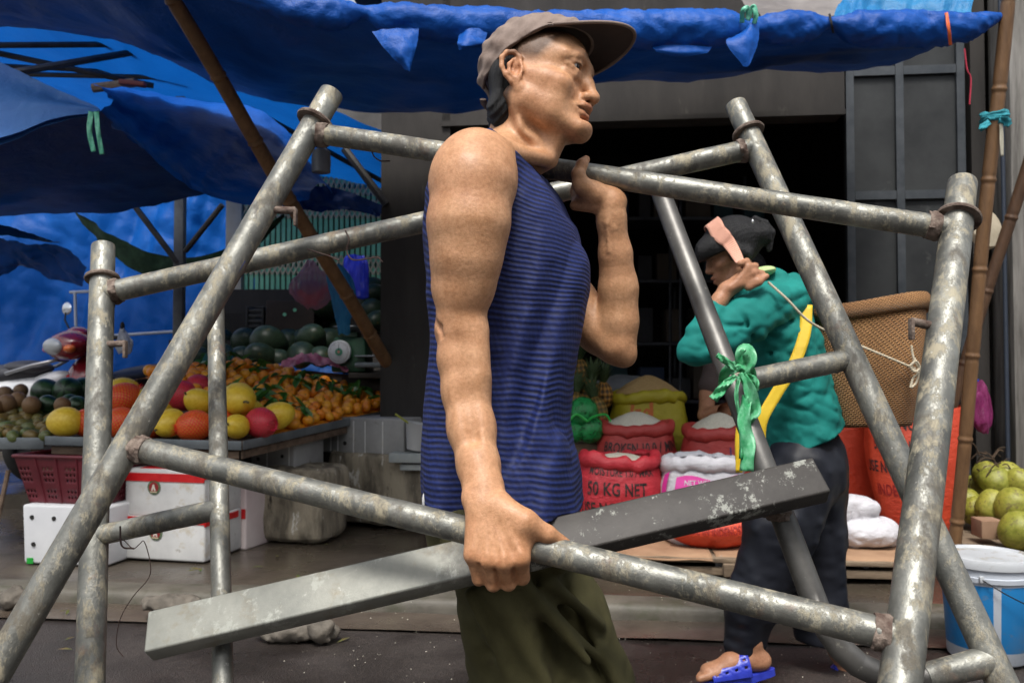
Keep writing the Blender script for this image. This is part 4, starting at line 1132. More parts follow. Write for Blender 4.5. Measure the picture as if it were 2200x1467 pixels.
    b = MB(); b.ell(P(1617, 476, 2.735), (.004, .004, .007)); b.build('hair_clip', mat('shiny clip', (.7, .7, .7), rough=.2, metal=.8), wo)
    # ---- jacket
    a0, a1 = P(1430, 520, 2.5), P(1860, 1030, 3.15); lo = [min(a0[i], a1[i]) for i in range(3)]; hi = [max(a0[i], a1[i]) for i in range(3)]
    j = SDF(lo, hi, .0042)
    j.chain([np3(P(1650, 660, 2.84)), np3(P(1672, 740, 2.85)), np3(P(1700, 840, 2.86)), np3(P(1732, 950, 2.86))], [.118, .125, .122, .126], .05, flat=((0, 1, 0), .78))
    j.ell(np3(P(1690, 640, 2.84)), (.085, .15, .075), None, .04)
    j.cone(np3(P(1722, 900, 2.86)), np3(P(1735, 990, 2.86)), .128, .122, .03, flat=((0, 1, 0), .8))
    j.chain([np3(P(1652, 652, 2.705)), np3(P(1600, 690, 2.655)), np3(P(1545, 728, 2.625)), np3(P(1494, 752, 2.61))], [.078, .074, .066, .052], .03)
    j.chain([np3(P(1492, 750, 2.61)), np3(P(1506, 715, 2.61)), np3(P(1530, 668, 2.62))], [.050, .048, .036], .015)
    j.chain([np3(P(1610, 660, 2.98)), np3(P(1560, 740, 3.0)), np3(P(1530, 700, 2.95))], [.07, .055, .04], .03)
    j.chain([np3(P(1622, 600, 2.80)), np3(P(1670, 598, 2.78)), np3(P(1700, 610, 2.80))], [.030, .034, .030], .015)         # hood roll
    j.chain([np3(P(1700, 610, 2.79)), np3(P(1722, 642, 2.79))], [.034, .022], .012)
    j.chain([np3(P(1655, 612, 2.70)), np3(P(1700, 645, 2.70)), np3(P(1722, 680, 2.72))], [.010, .009, .006], .008)
    X, Y, Z = j.grid((slice(None),) * 3)
    rg_ = lambda *a: 1 - 2 * np.abs(vnoise(*a))
    fold = .0055 * rg_(X + .7 * Z, Y, Z - .5 * X, (9, 6, 16), 24) + .004 * rg_(X - .5 * Z, Y, Z + .4 * X, (14, 10, 26), 25) + + .005 * vnoise(X + .5 * Z, Y, Z - .3 * X, (8, 6, 7), 21) + .0015 * vnoise(X - .6 * Z, Y, Z, (13, 14, 34), 22) + .002 * vnoise(X, Y, Z, 55, 23)
    j.D = j.D + fold.astype(np.float32)
    for p0, p1, r in (((1598, 745, 2.63), (1700, 690, 2.69), .008), ((1610, 760, 2.70), (1735, 760, 2.74), .007), ((1600, 680, 2.575), (1640, 800, 2.66), .006), ((1540, 700, 2.555), (1600, 700, 2.58), .006), ((1500, 735, 2.555), (1560, 760, 2.57), .005),
                      ((1625, 800, 2.735), (1660, 960, 2.74), .006), ((1690, 780, 2.735), (1760, 900, 2.74), .006)):
        j.chain([np3(P(*p0)), np3(P(*p1))], [r, r * .6], .014, 'sub')
    p = P(1735, 958, 2.75); hem = p.z + (X - p.x) * .42
    j.D = np.maximum(j.D, (hem - Z).astype(np.float32))
    me, V = j.mesh('jacket', 1); jk = finish('jacket', me, m_teal, wo)
    b = MB(); b.ell(P(1636, 585, 2.76), (.045, .06, .018), rotm(0, -12, 0)); b.build('collar', mat('pale green collar', (.38, .50, .22), rough=.8), wo)
    # hem band, cuff seam
    b = MB(); q = [P(1512, 662, 2.59), P(1530, 652, 2.578), P(1548, 652, 2.60)]
    # ---- trousers
    a0, a1 = P(1510, 900, 2.45), P(1890, 1470, 3.25); lo = [min(a0[i], a1[i]) for i in range(3)]; hi = [max(a0[i], a1[i]) for i in range(3)]
    t_ = SDF(lo, hi, .0050)
    t_.ell(np3(P(1735, 1000, 2.86)), (.125, .14, .14), None, .03)
    t_.chain([np3(P(1722, 1010, 2.80)), np3(P(1672, 1130, 2.76)), np3(P(1618, 1290, 2.76)), np3(P(1600, 1375, 2.77))], [.125, .118, .090, .066], .03)
    t_.chain([np3(P(1740, 1010, 2.93)), np3(P(1740, 1150, 2.93)), np3(P(1752, 1300, 2.92)), np3(P(1775, 1385, 2.90))], [.118, .112, .100, .098], .03)
    X, Y, Z = t_.grid((slice(None),) * 3)
    fold = .016 * vnoise(X, Y, Z, (15, 8, 2.0), 31) + .007 * vnoise(X + .2 * Z, Y, Z, (30, 12, 6), 32) + .003 * vnoise(X, Y, Z, (25, 25, 45), 33)
    t_.D = t_.D + fold.astype(np.float32)
    p = P(1600, 1408, 2.77); p2 = P(1840, 1428, 2.92)
    t_.D = np.maximum(t_.D, (p.z + (X - p.x) * .02 - Z).astype(np.float32))
    me, V = t_.mesh('woman_trousers', 1); finish('trousers', me, m_blackcloth, wo)
    # ---- feet in blue plastic slippers
    def foot(px, py, d, yaw_, pitch, side):
        o = P(px, py, d); R = rotm(0, 0, yaw_) @ rotm(0, pitch, 0)       # +x of the foot points to the toes
        def q(x, y, z): return o + R @ Vector((x, y, z))
        f = SDF(o - Vector((.2, .2, .12)), o + Vector((.2, .2, .26)), .003)
        f.cone(np3(q(-.085, 0, .030)), np3(q(.02, 0, .042)), .028, .030, .02); f.cone(np3(q(.02, 0, .038)), np3(q(.085, 0, .024)), .032, .034, .02, flat=((0, 0, 1), 1.5))
        f.chain([np3(q(-.065, 0, .035)), np3(q(-.058, 0, .10)), np3(q(-.050, 0, .21))], [.028, .027, .036], .025)
        f.ell(np3(q(-.060, -.028 * side, .075)), (.010, .008, .011), None, .01)
        for k, (yy, L, r) in enumerate(((.026, .132, .0125), (.008, .130, .0085), (-.006, .122, .008), (-.019, .112, .0075), (-.030, .100, .007))):
            f.cone(np3(q(.07, yy * side, .022)), np3(q(L, yy * side, .014)), r * 1.1, r, .006)
        f.D = np.maximum(f.D, (f.grid((slice(None),) * 3)[2] * 0 + (o.z + .17) * -1 + f.grid((slice(None),) * 3)[2]).astype(np.float32))
        me, V = f.mesh('foot', 1); paint(me, np.ones((len(V), 3), np.float32) * .92); finish('foot', me, m_skin2, wo)
        m_sl = mat('blue plastic slipper', (.018, .03, .33), (.03, .05, .45), scale=30, rough=.35, bump=.2, bscale=90)
        out = []
        for k in range(28):
            a = 2 * math.pi * k / 28; x = math.cos(a); y = math.sin(a)
            out.append((.128 * x + .005, y * (.042 - .010 * (x < 0) * -x + .004 * x)))
        b = MB(); nn_ = len(out)
        for z in (-.020, .002): b.v += [tuple(q(x, y, z - .004 * (abs(x) < .05) * (z < 0))) for x, y in out]
        b.f += [tuple(range(nn_))[::-1], tuple(range(nn_, 2 * nn_))] + [(i, (i + 1) % nn_, (i + 1) % nn_ + nn_, i + nn_) for i in range(nn_)]
        sl = b.build('slipper', m_sl, wo)
        b = MB()
        def up(u, v):
            a = -.08 + math.pi * u * 1.05; x = -.030 + .125 * v
            wd = .047 - .004 * v; hgt = .070 - .036 * v
            return q(x, math.cos(a) * wd, max(math.sin(a), 0) * hgt + .002)
        b.sheet(up, 26, 12)
        # a lattice of slots
        b.f = [f_ for i, f_ in enumerate(b.f) if not ((i // 26) % 3 == 1 and (i % 26) % 3 == 1 and 3 < i % 26 < 23)]
        b.build('slipper_band', m_sl, sl, thick=.005)
    foot(1585, 1447, 2.72, 187, 6, 1)
    foot(1800, 1475, 2.93, 165, 28, -1)
    # ---- strap across the head (carries the basket), cord and yellow sling
    def headpt(t, w):
        # t: 0 at the fist, 1 over the top of the head, on to the far side ; w across
        a = math.radians(10 + 160 * t)
        return Vector(W(.036 + .030 * math.sin(a) + w * .5 - .03 * math.cos(a) * 0, .0885 * math.cos(a), .052 + .0650 * math.sin(a) - w * .12).tolist())
    near = P(1592, 572, 2.618); pts = []
    for k in range(9):
        t = k / 8; base = Vector(W(-.010 + .034 * t ** .8, .086 - .016 * t * t, .0 + .090 * t).tolist()); pts.append(near.lerp(base, min(1, t * 2.2)))
    for k in range(1, 14):
        a = math.radians(38 + (180 - 38 - 20) * k / 13)
        pts.append(Vector(W(.024 - .02 * max(0, k - 8) / 5, .088 * math.cos(a) * 1.02, .045 + .092 * math.sin(a)).tolist()))
    sp_ = spline([tuple(p) for p in pts], 70); b = MB(); al = []
    for k, p in enumerate(sp_):
        t = k / 70; hw = .010 + .016 * min(1, t / .28); tt = Vector(sp_[min(k + 1, 70)]) - Vector(sp_[max(k - 1, 0)])
        nrm_ = (Vector(p) - WO - wu * .04); acr = tt.cross(nrm_).normalized()
        for e in range(7): b.v.append(tuple(Vector(p) + acr * hw * (e / 3 - 1) + nrm_.normalized() * (.010 + .014 * math.exp(-((t - .22) / .12) ** 2)))); al.append((e / 6, t, 0))
    b.f = [(k * 7 + e, k * 7 + e + 1, (k + 1) * 7 + e + 1, (k + 1) * 7 + e) for k in range(70) for e in range(6)]
    me = b.mesh(); attr_vec(me, 'along', al)
    st_ = finish('head_strap', me, strap_mat()); m = st_.modifiers.new('thickness', 'SOLIDIFY'); m.thickness = .004
    tag(st_, 'peach ribbed strap across the woman\'s forehead, held in her fist', 'strap')
    # basket: square foot, round woven mouth
    bc, bt = P(1880, 912, 2.86), P(1862, 648, 2.86)
    bz = (bt - bc); bh = bz.length; bz = bz.normalized(); by = Vector((0, 1, 0)); by = (by - bz * by.dot(bz)).normalized(); bx = by.cross(bz)
    bang = math.radians(-24); bx, by = bx * math.cos(bang) + by * math.sin(bang), by * math.cos(bang) - bx * math.sin(bang)
    def weave_mat():
        m = bpy.data.materials.new('brown woven bamboo'); t = NT(m)
        uv = t.n.new('ShaderNodeAttribute'); uv.attribute_name = 'along'
        sep = t.n.new('ShaderNodeSeparateXYZ'); t.link(uv.outputs['Vector'], sep.inputs[0])
        u, v = sep.outputs['X'], sep.outputs['Y']
        a = t.math('SINE', t.math('MULTIPLY', t.math('ADD', u, t.math('MULTIPLY', v, .5)), 2 * math.pi * 70))
        z = t.math('SINE', t.math('MULTIPLY', t.math('SUBTRACT', v, t.math('MULTIPLY', u, .85)), 2 * math.pi * 70))
        w = t.math('ADD', t.math('MULTIPLY', a, z), t.math('MULTIPLY', z, .7)); f = t.math('ADD', t.math('MULTIPLY', w, .35), .5)
        f = t.math('ADD', t.math('MULTIPLY', f, .6), t.math('MULTIPLY', t.noise(16, 6, .7), .4))
        c = t.ramp(f, [(.20, (.085, .034, .012)), (.48, (.30, .14, .045)), (.8, (.52, .29, .11))])
        c = t.mix(t.ramp(t.noise(5, 4), [(.45, (0, 0, 0)), (.7, (.6, .6, .6))]), c, (.16, .065, .022))
        t.out('Base Color', c); t.b.inputs['Roughness'].default_value = .6; t.out('Normal', t.bump(w, .8, .004)); return m
    m_weave = weave_mat()
    def bpt(u, v, o=0.0):
        a = 2 * math.pi * u; ex = 4.6 - 2.5 * v; r = (.112 + .066 * v + .016 * math.sin(v * 3)) + o
        ca, sa = math.cos(a), math.sin(a); k = (abs(ca) ** ex + abs(sa) ** ex) ** (-1 / ex)
        p = bx * (r * k * ca) + by * (r * k * sa * .92)
        return bc + p + bz * (bh * v + .012 * math.cos(a * 2 + 1) * v)
    bk = empty('basket', bc, 'tall brown woven bamboo basket hanging on the woman\'s back', 'basket')
    def bsheet(fn, nu, nv, sc=1):
        b = MB(); b.sheet(fn, nu, nv); me = b.mesh(); attr_vec(me, 'along', [(i / nu, jj / nv * .55 * sc, 0) for jj in range(nv + 1) for i in range(nu + 1)]); return me
    o = finish('woven_side', bsheet(lambda u, v: bpt(u, v * .92), 96, 30), m_weave, bk); md = o.modifiers.new('thickness', 'SOLIDIFY'); md.thickness = .006
    o = finish('woven_base', bsheet(lambda u, v: bc.lerp(bpt(u, .0), v), 64, 6), m_weave, bk)
    o = finish('rim', bsheet(lambda u, v: bpt(u, .88 + .13 * v, .008 + .012 * math.sin(math.pi * v)), 96, 6, .25), m_weave, bk); md = o.modifiers.new('thickness', 'SOLIDIFY'); md.thickness = .012
    b = MB(); q = spline([tuple(P(*x)) for x in ((1650, 606, 2.62), (1690, 642, 2.60), (1738, 690, 2.61), (1800, 722, 2.665), (1880, 756, 2.655), (1966, 792, 2.68))], 50); b.tube(q, .0038, 8)
    cord = b.build('cord', m_rope, bk)
    b = MB()
    for pts in ([(1966, 770, 2.67), (1958, 790, 2.655), (1972, 800, 2.65), (1962, 812, 2.66), (1956, 832, 2.66)], [(1958, 742, 2.66), (1963, 770, 2.66), (1975, 795, 2.66), (1968, 822, 2.665), (1958, 832, 2.66)], [(1955, 786, 2.65), (1968, 776, 2.645), (1976, 790, 2.65), (1964, 798, 2.65), (1955, 786, 2.65)]):
        b.tube(spline([tuple(P(*x)) for x in pts], 24), .0036, 8)
    b.build('knot', m_rope, cord)
    def ribbon(pts, hw, n=50, wave=0.0, twist=None):
        """a flat band through (px, py, d, half width scale)"""
        q = spline([tuple(P(*p[:3])) + ((p[3] if len(p) > 3 else 1.0),) for p in pts], n); b = MB()
        for k, p in enumerate(q):
            a, c = Vector(q[max(k - 1, 0)][:3]), Vector(q[min(k + 1, n)][:3]); tt = (c - a).normalized(); o_ = Vector(p[:3])
            acr = tt.cross((o_ - CAM).normalized()).normalized()
            if twist: acr = Matrix.Rotation(twist * math.sin(k * .35), 3, tt) @ acr
            for e in range(5): b.v.append(tuple(o_ + acr * hw * p[3] * (e / 2 - 1) + (o_ - CAM).normalized() * (wave * math.cos(e * 1.6 + k * .5))))
        b.f = [(k * 5 + e, k * 5 + e + 1, (k + 1) * 5 + e + 1, (k + 1) * 5 + e) for k in range(n) for e in range(4)]
        return b
    b = ribbon([(1733, 655, 2.70), (1728, 720, 2.675), (1702, 790, 2.655), (1668, 845, 2.66), (1636, 905, 2.665), (1634, 960, 2.675), (1645, 985, 2.69)], .018, 40)
    yb = b.build('yellow_sling', m_yellow, thick=.003); tag(yb, 'yellow webbing sling running across the back of the teal jacket', 'sling')
    b = ribbon([(1596, 880, 2.60), (1587, 940, 2.60), (1588, 1015, 2.60)], .010, 20, .003)
    o2 = b.build('sling_end', m_yellow, yb, thick=.002)
    b = ribbon([(1590, 905, 2.595), (1604, 950, 2.595), (1612, 1010, 2.595)], .006, 20, .002); b.build('beaded_trim', mat('patterned trim', (.5, .03, .15), (.05, .10, .30), scale=90, rough=.6, lo=.48, hi=.52), yb, thick=.002)
    # green plastic ribbon tied round the inner post of the far frame
    m_rib = mat('green plastic ribbon', (.05, .42, .16), (.22, .62, .36), scale=60, rough=.35, transl=.3)
    gr = empty('plastic_ribbon', P(1600, 860, 1.52), 'torn green plastic ribbon knotted round the inner steel post', 'ribbon')
    for nm, pts, hw in (('ribbon_loop', [(1552, 830, 1.545, .8), (1560, 800, 1.50), (1590, 785, 1.495), (1612, 800, 1.50), (1618, 840, 1.535, .8)], .010),
                        ('ribbon_loop', [(1590, 800, 1.50, .6), (1592, 765, 1.49), (1604, 752, 1.49, 1.2), (1612, 775, 1.49), (1600, 806, 1.495, .7)], .011),
                        ('ribbon_tail', [(1592, 800, 1.495, .6), (1612, 840, 1.485), (1620, 880, 1.49, 1.1), (1606, 905, 1.49, .8)], .011),
                        ('ribbon_tail', [(1606, 850, 1.49, .8), (1598, 900, 1.48), (1606, 950, 1.475, 1.2), (1604, 1012, 1.465, 1.1)], .011),
                        ('ribbon_tail', [(1588, 808, 1.495, .5), (1582, 850, 1.49, .5), (1592, 920, 1.485, .5), (1592, 985, 1.475, .5)], .007),
                        ('ribbon_tail', [(1585, 795, 1.495, .6), (1562, 778, 1.49, .8), (1540, 762, 1.49, .6)], .008),
                        ('ribbon_tail', [(1580, 806, 1.495, .6), (1556, 830, 1.49, 1.0), (1532, 858, 1.49, 1.1)], .008),
                        ('ribbon_tail', [(1600, 806, 1.495, .6), (1622, 816, 1.485, .8), (1628, 840, 1.485, .3)], .007)):
        ribbon(pts, hw, 26, .0035, .5).build(nm, m_rib, gr, thick=.0006)
# ------------------------------------------------------------------ tarpaulins, poles
def tarp_mat(name, a, b, tr=.3, rough=.45, stain=(.10, .11, .12)):
    m = bpy.data.materials.new(name); t = NT(m)
    c = t.ramp(t.noise(2.6, 6, .6), [(.3, a), (.7, b)])
    c = t.mix(t.math('MULTIPLY', t.ramp(t.noise(8, 8, .75), [(.64, (0, 0, 0)), (.80, (1, 1, 1))]), .10), c, stain)
    w = t.node('ShaderNodeTexWave', Scale=55.0, Distortion=1.5); t.link(t.co(), w.inputs['Vector'])
    c = t.mix(t.math('MULTIPLY', w.outputs['Fac'], .14), c, tuple(x * .4 for x in a))
    t.out('Base Color', c); t.b.inputs['Roughness'].default_value = rough; t.b.inputs['Specular IOR Level'].default_value = .28
    cr0 = t.noise(5.5, 6, .62, None, .4)
    cr = t.math('SUBTRACT', 1.0, t.math('MULTIPLY', t.math('ABSOLUTE', t.math('SUBTRACT', cr0, .5)), 3.0))
    t.out('Normal', t.bump(cr, .45, .012, t.bump(t.noise(30, 7, .7, t.mapped((1, 2.2, 2.2))), .45, .006)))
    tl = t.n.new('ShaderNodeBsdfTranslucent'); t.link(c, tl.inputs[0]); mx = t.n.new('ShaderNodeMixShader'); mx.inputs[0].default_value = tr
    o = t.n['Material Output']; t.link(t.b.outputs[0], mx.inputs[1]); t.link(tl.outputs[0], mx.inputs[2]); t.link(mx.outputs[0], o.inputs[0])
    return m
m_tarp = tarp_mat('blue tarpaulin', (.003, .060, .30), (.006, .115, .52), .20)
m_tarpd = tarp_mat('heavy shaded tarpaulin', (.002, .026, .125), (.004, .048, .23), .06)  # heavier sheet, also darker: the shade of the undersides is in the colour
m_tarpb = tarp_mat('bright blue tarpaulin', (.003, .105, .45), (.005, .135, .55), .38)
m_tarpl = tarp_mat('sky lit blue tarpaulin', (.030, .14, .46), (.08, .24, .60), .2, stain=(.25, .30, .36))  # paler copy of the blue sheet, its top light put into the colour
m_tarpc = tarp_mat('light blue tarpaulin', (.01, .16, .42), (.05, .30, .55), .2)
def patch(rows, nu, nv, amp=.02, sc=3.0, seed=0.0, rid=0.0, fn=None):
    R = [spline([tuple(P(*p)) for p in r], nu) for r in rows]
    C = [spline([R[j][i] for j in range(len(rows))], nv) for i in range(nu + 1)]
    b = MB()
    for j in range(nv + 1):
        for i in range(nu + 1):
            p = Vector(C[i][j])
            a = Vector(C[min(i + 1, nu)][j]) - Vector(C[max(i - 1, 0)][j]); c = Vector(C[i][min(j + 1, nv)]) - Vector(C[i][max(j - 1, 0)])
            n = a.cross(c); n = n.normalized() if n.length > 1e-9 else Vector((0, 0, 1))
            d = amp * nz(p, sc, seed) + amp * .5 * nz(p, sc * 2.7, seed + 5) + amp * .25 * nz(p, sc * 7, seed + 9)
            if rid: d += rid * (.5 - abs(nz((i / nu * 9, j / nv * 1.2, seed), 1.0, seed)))
            if fn: d += fn(i / nu, j / nv)
            b.v.append(tuple(p + n * d))
    b.f = [(j * (nu + 1) + i, j * (nu + 1) + i + 1, (j + 1) * (nu + 1) + i + 1, (j + 1) * (nu + 1) + i) for j in range(nv) for i in range(nu)]
    return b
if want('tarps'):
    rows = [[(-250, -300, 2.9), (200, -150, 3.0), (470, -40, 3.05), (620, 16, 3.08), (785, 26, 3.14), (1000, 55, 3.22), (1250, 64, 3.27), (1600, 60, 3.31), (1900, 60, 3.345), (2138, 38, 3.38)],
            [(-150, -120, 3.7), (250, 30, 3.8), (560, 150, 3.9), (760, 172, 4.0), (1000, 172, 4.0), (1250, 148, 4.0), (1600, 140, 4.0), (1900, 112, 3.9), (2100, 80, 3.6)],
            [(-200, 40, 4.7), (240, 96, 4.8), (520, 205, 4.85), (760, 242, 5.0), (1030, 244, 4.95), (1260, 188, 4.9), (1560, 172, 4.88), (1880, 140, 4.6), (2090, 98, 3.9)]]
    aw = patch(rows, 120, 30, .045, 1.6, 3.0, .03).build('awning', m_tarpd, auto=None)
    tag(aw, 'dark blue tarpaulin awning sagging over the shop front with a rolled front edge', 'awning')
    # the rolled, crumpled front edge, lashed in places
    fe = [(-250, -300, 2.9, 30), (200, -150, 3.0, 30), (470, -40, 3.05, 30), (620, 18, 3.08, 30), (720, 30, 3.12, 34), (785, 26, 3.14, 14), (840, 42, 3.16, 34), (1000, 55, 3.22, 40), (1200, 64, 3.26, 40), (1400, 64, 3.29, 42), (1560, 62, 3.3, 38),
          (1604, 60, 3.31, 18), (1660, 62, 3.31, 33), (1740, 58, 3.32, 30), (1786, 50, 3.32, 13), (1840, 60, 3.33, 34), (1950, 62, 3.35, 37), (2060, 60, 3.36, 34), (2118, 45, 3.37, 18), (2150, 34, 3.38, 7)]
    q = spline([tuple(P(x, y, d)) + (M(r, d),) for x, y, d, r in fe], 420); b = MB()
    b.tube([p[:3] for p in q], [p[3] for p in q], 30)
    out = []
    for i, v in enumerate(b.v):
        v = Vector(v); c = Vector(q[min(i // 30, 420)][:3]); r = (v - c); k = 1 + .16 * nz(v, 6) + .16 * (.4 - abs(nz((v.x * 1.2, v.y * 2, v.z * 2), 11, 4)) * 2) + .08 * (.4 - abs(nz((v.x + v.z, v.y, v.z), 26, 8)) * 2)
        out.append(tuple(c + r * k))
    b.v = out
    roll_ = b.build('rolled_edge', m_tarp, aw, auto=None)
    # torn flaps hanging from it
    def flap(rows, nm='torn_flap', m=m_tarp, amp=.012):
        return patch(rows, 16, 16, amp, 9, 2.0).build(nm, m, aw, auto=None)
    flap([[(800, 70, 3.13), (850, 62, 3.12), (900, 58, 3.14)], [(830, 110, 3.10), (862, 106, 3.08), (897, 95, 3.12)], [(868, 150, 3.11), (880, 154, 3.10), (884, 148, 3.12)]])
    flap([[(985, 72, 3.16), (1010, 60, 3.15), (1050, 62, 3.17)], [(982, 92, 3.13), (1005, 95, 3.12), (1040, 92, 3.15)], [(986, 108, 3.14), (1000, 104, 3.13), (1024, 100, 3.15)]])
    flap([[(1590, 70, 3.25), (1610, 50, 3.22), (1632, 48, 3.24)], [(1560, 92, 3.20), (1605, 95, 3.18), (1630, 95, 3.21)], [(1596, 142, 3.19), (1604, 144, 3.19), (1610, 140, 3.19)]])
    flap([[(1400, 100, 3.27), (1450, 98, 3.26), (1530, 100, 3.27)], [(1405, 106, 3.26), (1455, 112, 3.25), (1525, 108, 3.26)], [(1410, 112, 3.26), (1460, 122, 3.26), (1520, 114, 3.26)]], amp=.006)
    m_tie = mat('mint green plastic string', (.10, .55, .35), (.25, .70, .50), scale=60, rough=.4, transl=.2)
    def strip(pts, hw, m=m_tie, parent=None, nm='tie_string'):
        return ribbon(pts, hw, 24, .002, .3).build(nm, m, parent, thick=.001)
    for pts in ([(1594, 50, 3.24), (1596, 25, 3.2), (1606, 18, 3.2), (1608, 40, 3.22)], [(1606, 45, 3.22), (1618, 15, 3.2), (1624, 32, 3.2), (1620, 52, 3.22)]):
        strip(pts, .009, parent=aw)
    strip([(2033, 28, 3.29), (2038, 60, 3.27), (2042, 98, 3.30)], .006, mat('orange string', (.65, .12, .03), rough=.6), aw)
    strip([(1782, 30, 3.3), (1786, 50, 3.27), (1790, 72, 3.3)], .004, m_black, aw)
    # scraps of lighter sheeting above the edge
    pl = patch([[(1560, -60, 4.2), (1700, -40, 4.2), (1900, -60, 4.2)], [(1600, 10, 4.0), (1720, 12, 4.0), (1860, -5, 4.0)], [(1640, 40, 3.8), (1740, 40, 3.8), (1830, 38, 3.8)]], 30, 16, .03, 4).build('plastic_sheet', mat('dull plastic sheet', (.12, .11, .11), (.22, .20, .19), scale=4, rough=.5), auto=None)
    tag(pl, 'dull grey plastic sheet behind the rolled awning edge', 'sheet')
    lb = patch([[(1840, -50, 3.9), (1980, -60, 3.9), (2110, -40, 3.8)], [(1800, 10, 3.8), (1960, 0, 3.8), (2090, 5, 3.7)], [(1790, 45, 3.7), (1960, 40, 3.7), (2095, 40, 3.6)]], 40, 16, .04, 6, rid=.05).build('tarpaulin', m_tarpc, auto=None)
    tag(lb, 'crumpled light blue tarpaulin bunched above the right end of the awning', 'tarpaulin', 'blue tarpaulins over the stalls')

    def tarp(rows, m, label, nu=60, nv=24, **k):
        return tag(patch(rows, nu, nv, **k).build('tarpaulin', m, auto=None), label, 'tarpaulin', 'blue tarpaulins over the stalls')
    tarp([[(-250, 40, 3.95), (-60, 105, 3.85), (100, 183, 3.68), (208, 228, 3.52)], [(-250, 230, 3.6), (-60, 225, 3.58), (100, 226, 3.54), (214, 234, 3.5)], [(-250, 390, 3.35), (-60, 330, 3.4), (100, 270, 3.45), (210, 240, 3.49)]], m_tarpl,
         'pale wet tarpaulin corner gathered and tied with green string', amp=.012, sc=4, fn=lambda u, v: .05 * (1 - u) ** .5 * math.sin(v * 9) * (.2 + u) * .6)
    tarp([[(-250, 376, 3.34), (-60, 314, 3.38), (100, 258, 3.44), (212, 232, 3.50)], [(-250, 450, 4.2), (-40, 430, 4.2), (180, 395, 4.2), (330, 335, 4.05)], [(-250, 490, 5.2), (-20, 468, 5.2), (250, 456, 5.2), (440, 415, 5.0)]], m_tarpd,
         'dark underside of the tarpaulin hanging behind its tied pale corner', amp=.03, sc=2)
    tarp([[(186, 222, 3.55), (288, 306, 3.78), (380, 382, 3.95), (450, 422, 4.15), (560, 446, 4.35), (660, 440, 4.5)], [(222, 236, 3.6), (310, 300, 3.85), (390, 358, 4.05), (470, 396, 4.2), (580, 410, 4.4), (668, 415, 4.6)],
          [(240, 212, 4.3), (350, 255, 4.5), (450, 290, 4.6), (540, 322, 4.7), (620, 350, 4.8), (690, 400, 4.9)], [(200, 180, 5.1), (320, 200, 5.1), (430, 222, 5.1), (560, 240, 5.1), (640, 310, 5.2), (720, 430, 5.2)]], m_tarp,
         'blue tarpaulin sweeping down in a belly from the tied corner to the bamboo pole', nv=40, amp=.035, sc=2.2, rid=.03)
    strip([(196, 240, 3.47), (192, 280, 3.46), (201, 326, 3.47)], .010); strip([(207, 240, 3.47), (211, 285, 3.45), (219, 332, 3.47)], .009)
    for o in [o for o in COL.objects if o.name.startswith('tie_string') and o.parent is None]:
        tag(o, 'mint green string end dangling from the pale tarpaulin corner', 'string', 'green string ends at the tarpaulin corner')
    tarp([[(-120, 462, 4.75), (0, 480, 4.7), (60, 498, 4.65), (120, 516, 4.6)], [(-120, 500, 4.5), (0, 506, 4.5), (60, 516, 4.5), (130, 522, 4.52)]], m_tarpc, 'narrow sky blue tarpaulin fold at the far left edge', 40, 10, amp=.015, sc=5)
    tarp([[(-120, 505, 4.52), (0, 512, 4.5), (70, 522, 4.5), (135, 528, 4.52), (186, 575, 4.55)], [(-120, 550, 4.6), (0, 550, 4.6), (60, 552, 4.6), (120, 560, 4.6), (184, 592, 4.6)], [(-120, 605, 4.75), (0, 590, 4.7), (45, 571, 4.7), (110, 598, 4.7), (180, 614, 4.65)]],
         m_tarp, 'crumpled dark blue tarpaulin end drooping below the sky blue fold', 50, 20, amp=.04, sc=5)
    def dr(u, v): return .035 * (1 - 2 * abs(nz((u * 15 + v * 2.5, v * 1.4, 2), 1.0))) + .02 * (1 - 2 * abs(nz((u * 6 - v * 9, u * 3, 5), 1.0))) + .10 * math.sin(u * 24 + 2 * math.sin(v * 4)) * (.3 + v) * .5 + .07 * math.sin((u * 2 + v) * 7)
    tarp([[(-160, 380, 8.4), (150, 392, 8.4), (380, 395, 8.4), (560, 380, 8.3)], [(-160, 560, 8.3), (150, 570, 8.3), (380, 575, 8.3), (560, 560, 8.2)], [(-160, 720, 8.2), (150, 725, 8.2), (400, 725, 8.1), (535, 720, 8.0)], [(-160, 960, 8.0), (150, 960, 8.0), (400, 960, 7.9), (545, 930, 7.6)]],
         m_tarpb, 'bright blue tarpaulin wall closing the parking place behind the motorbikes', 170, 80, amp=.05, sc=1.6, fn=dr)
    rf = tarp([[(-300, -190, 4.6), (0, -110, 4.7), (300, 40, 4.95), (620, 190, 5.4), (860, 300, 6.2)], [(-300, 120, 6.4), (0, 130, 6.4), (300, 200, 6.4), (620, 290, 6.6), (860, 370, 6.9)], [(-300, 230, 7.6), (0, 225, 7.6), (300, 275, 7.6), (620, 370, 7.7), (860, 440, 7.9)]],
              m_tarpb, 'high blue tarpaulin roof on thin dark bars over the fruit stall', amp=.03, sc=1.5)
    m_bar = mat('dark steel bar', (.03, .03, .032), (.06, .058, .055), scale=10, rough=.5, metal=.4)
    tf = empty('tent_frame', P(385, 900, 5.6), 'dark steel post with slanting braces and roof bars under the tarpaulins', 'frame')
    b = MB(); a, c = P(384, 210, 5.6), P(388, 960, 5.6); b.box((a + c) / 2, (.062, .062, (a - c).length), bev=.004); b.build('post', mat('grey steel post', (.09, .10, .11), (.16, .17, .18), scale=8, rough=.5, metal=.3), tf)
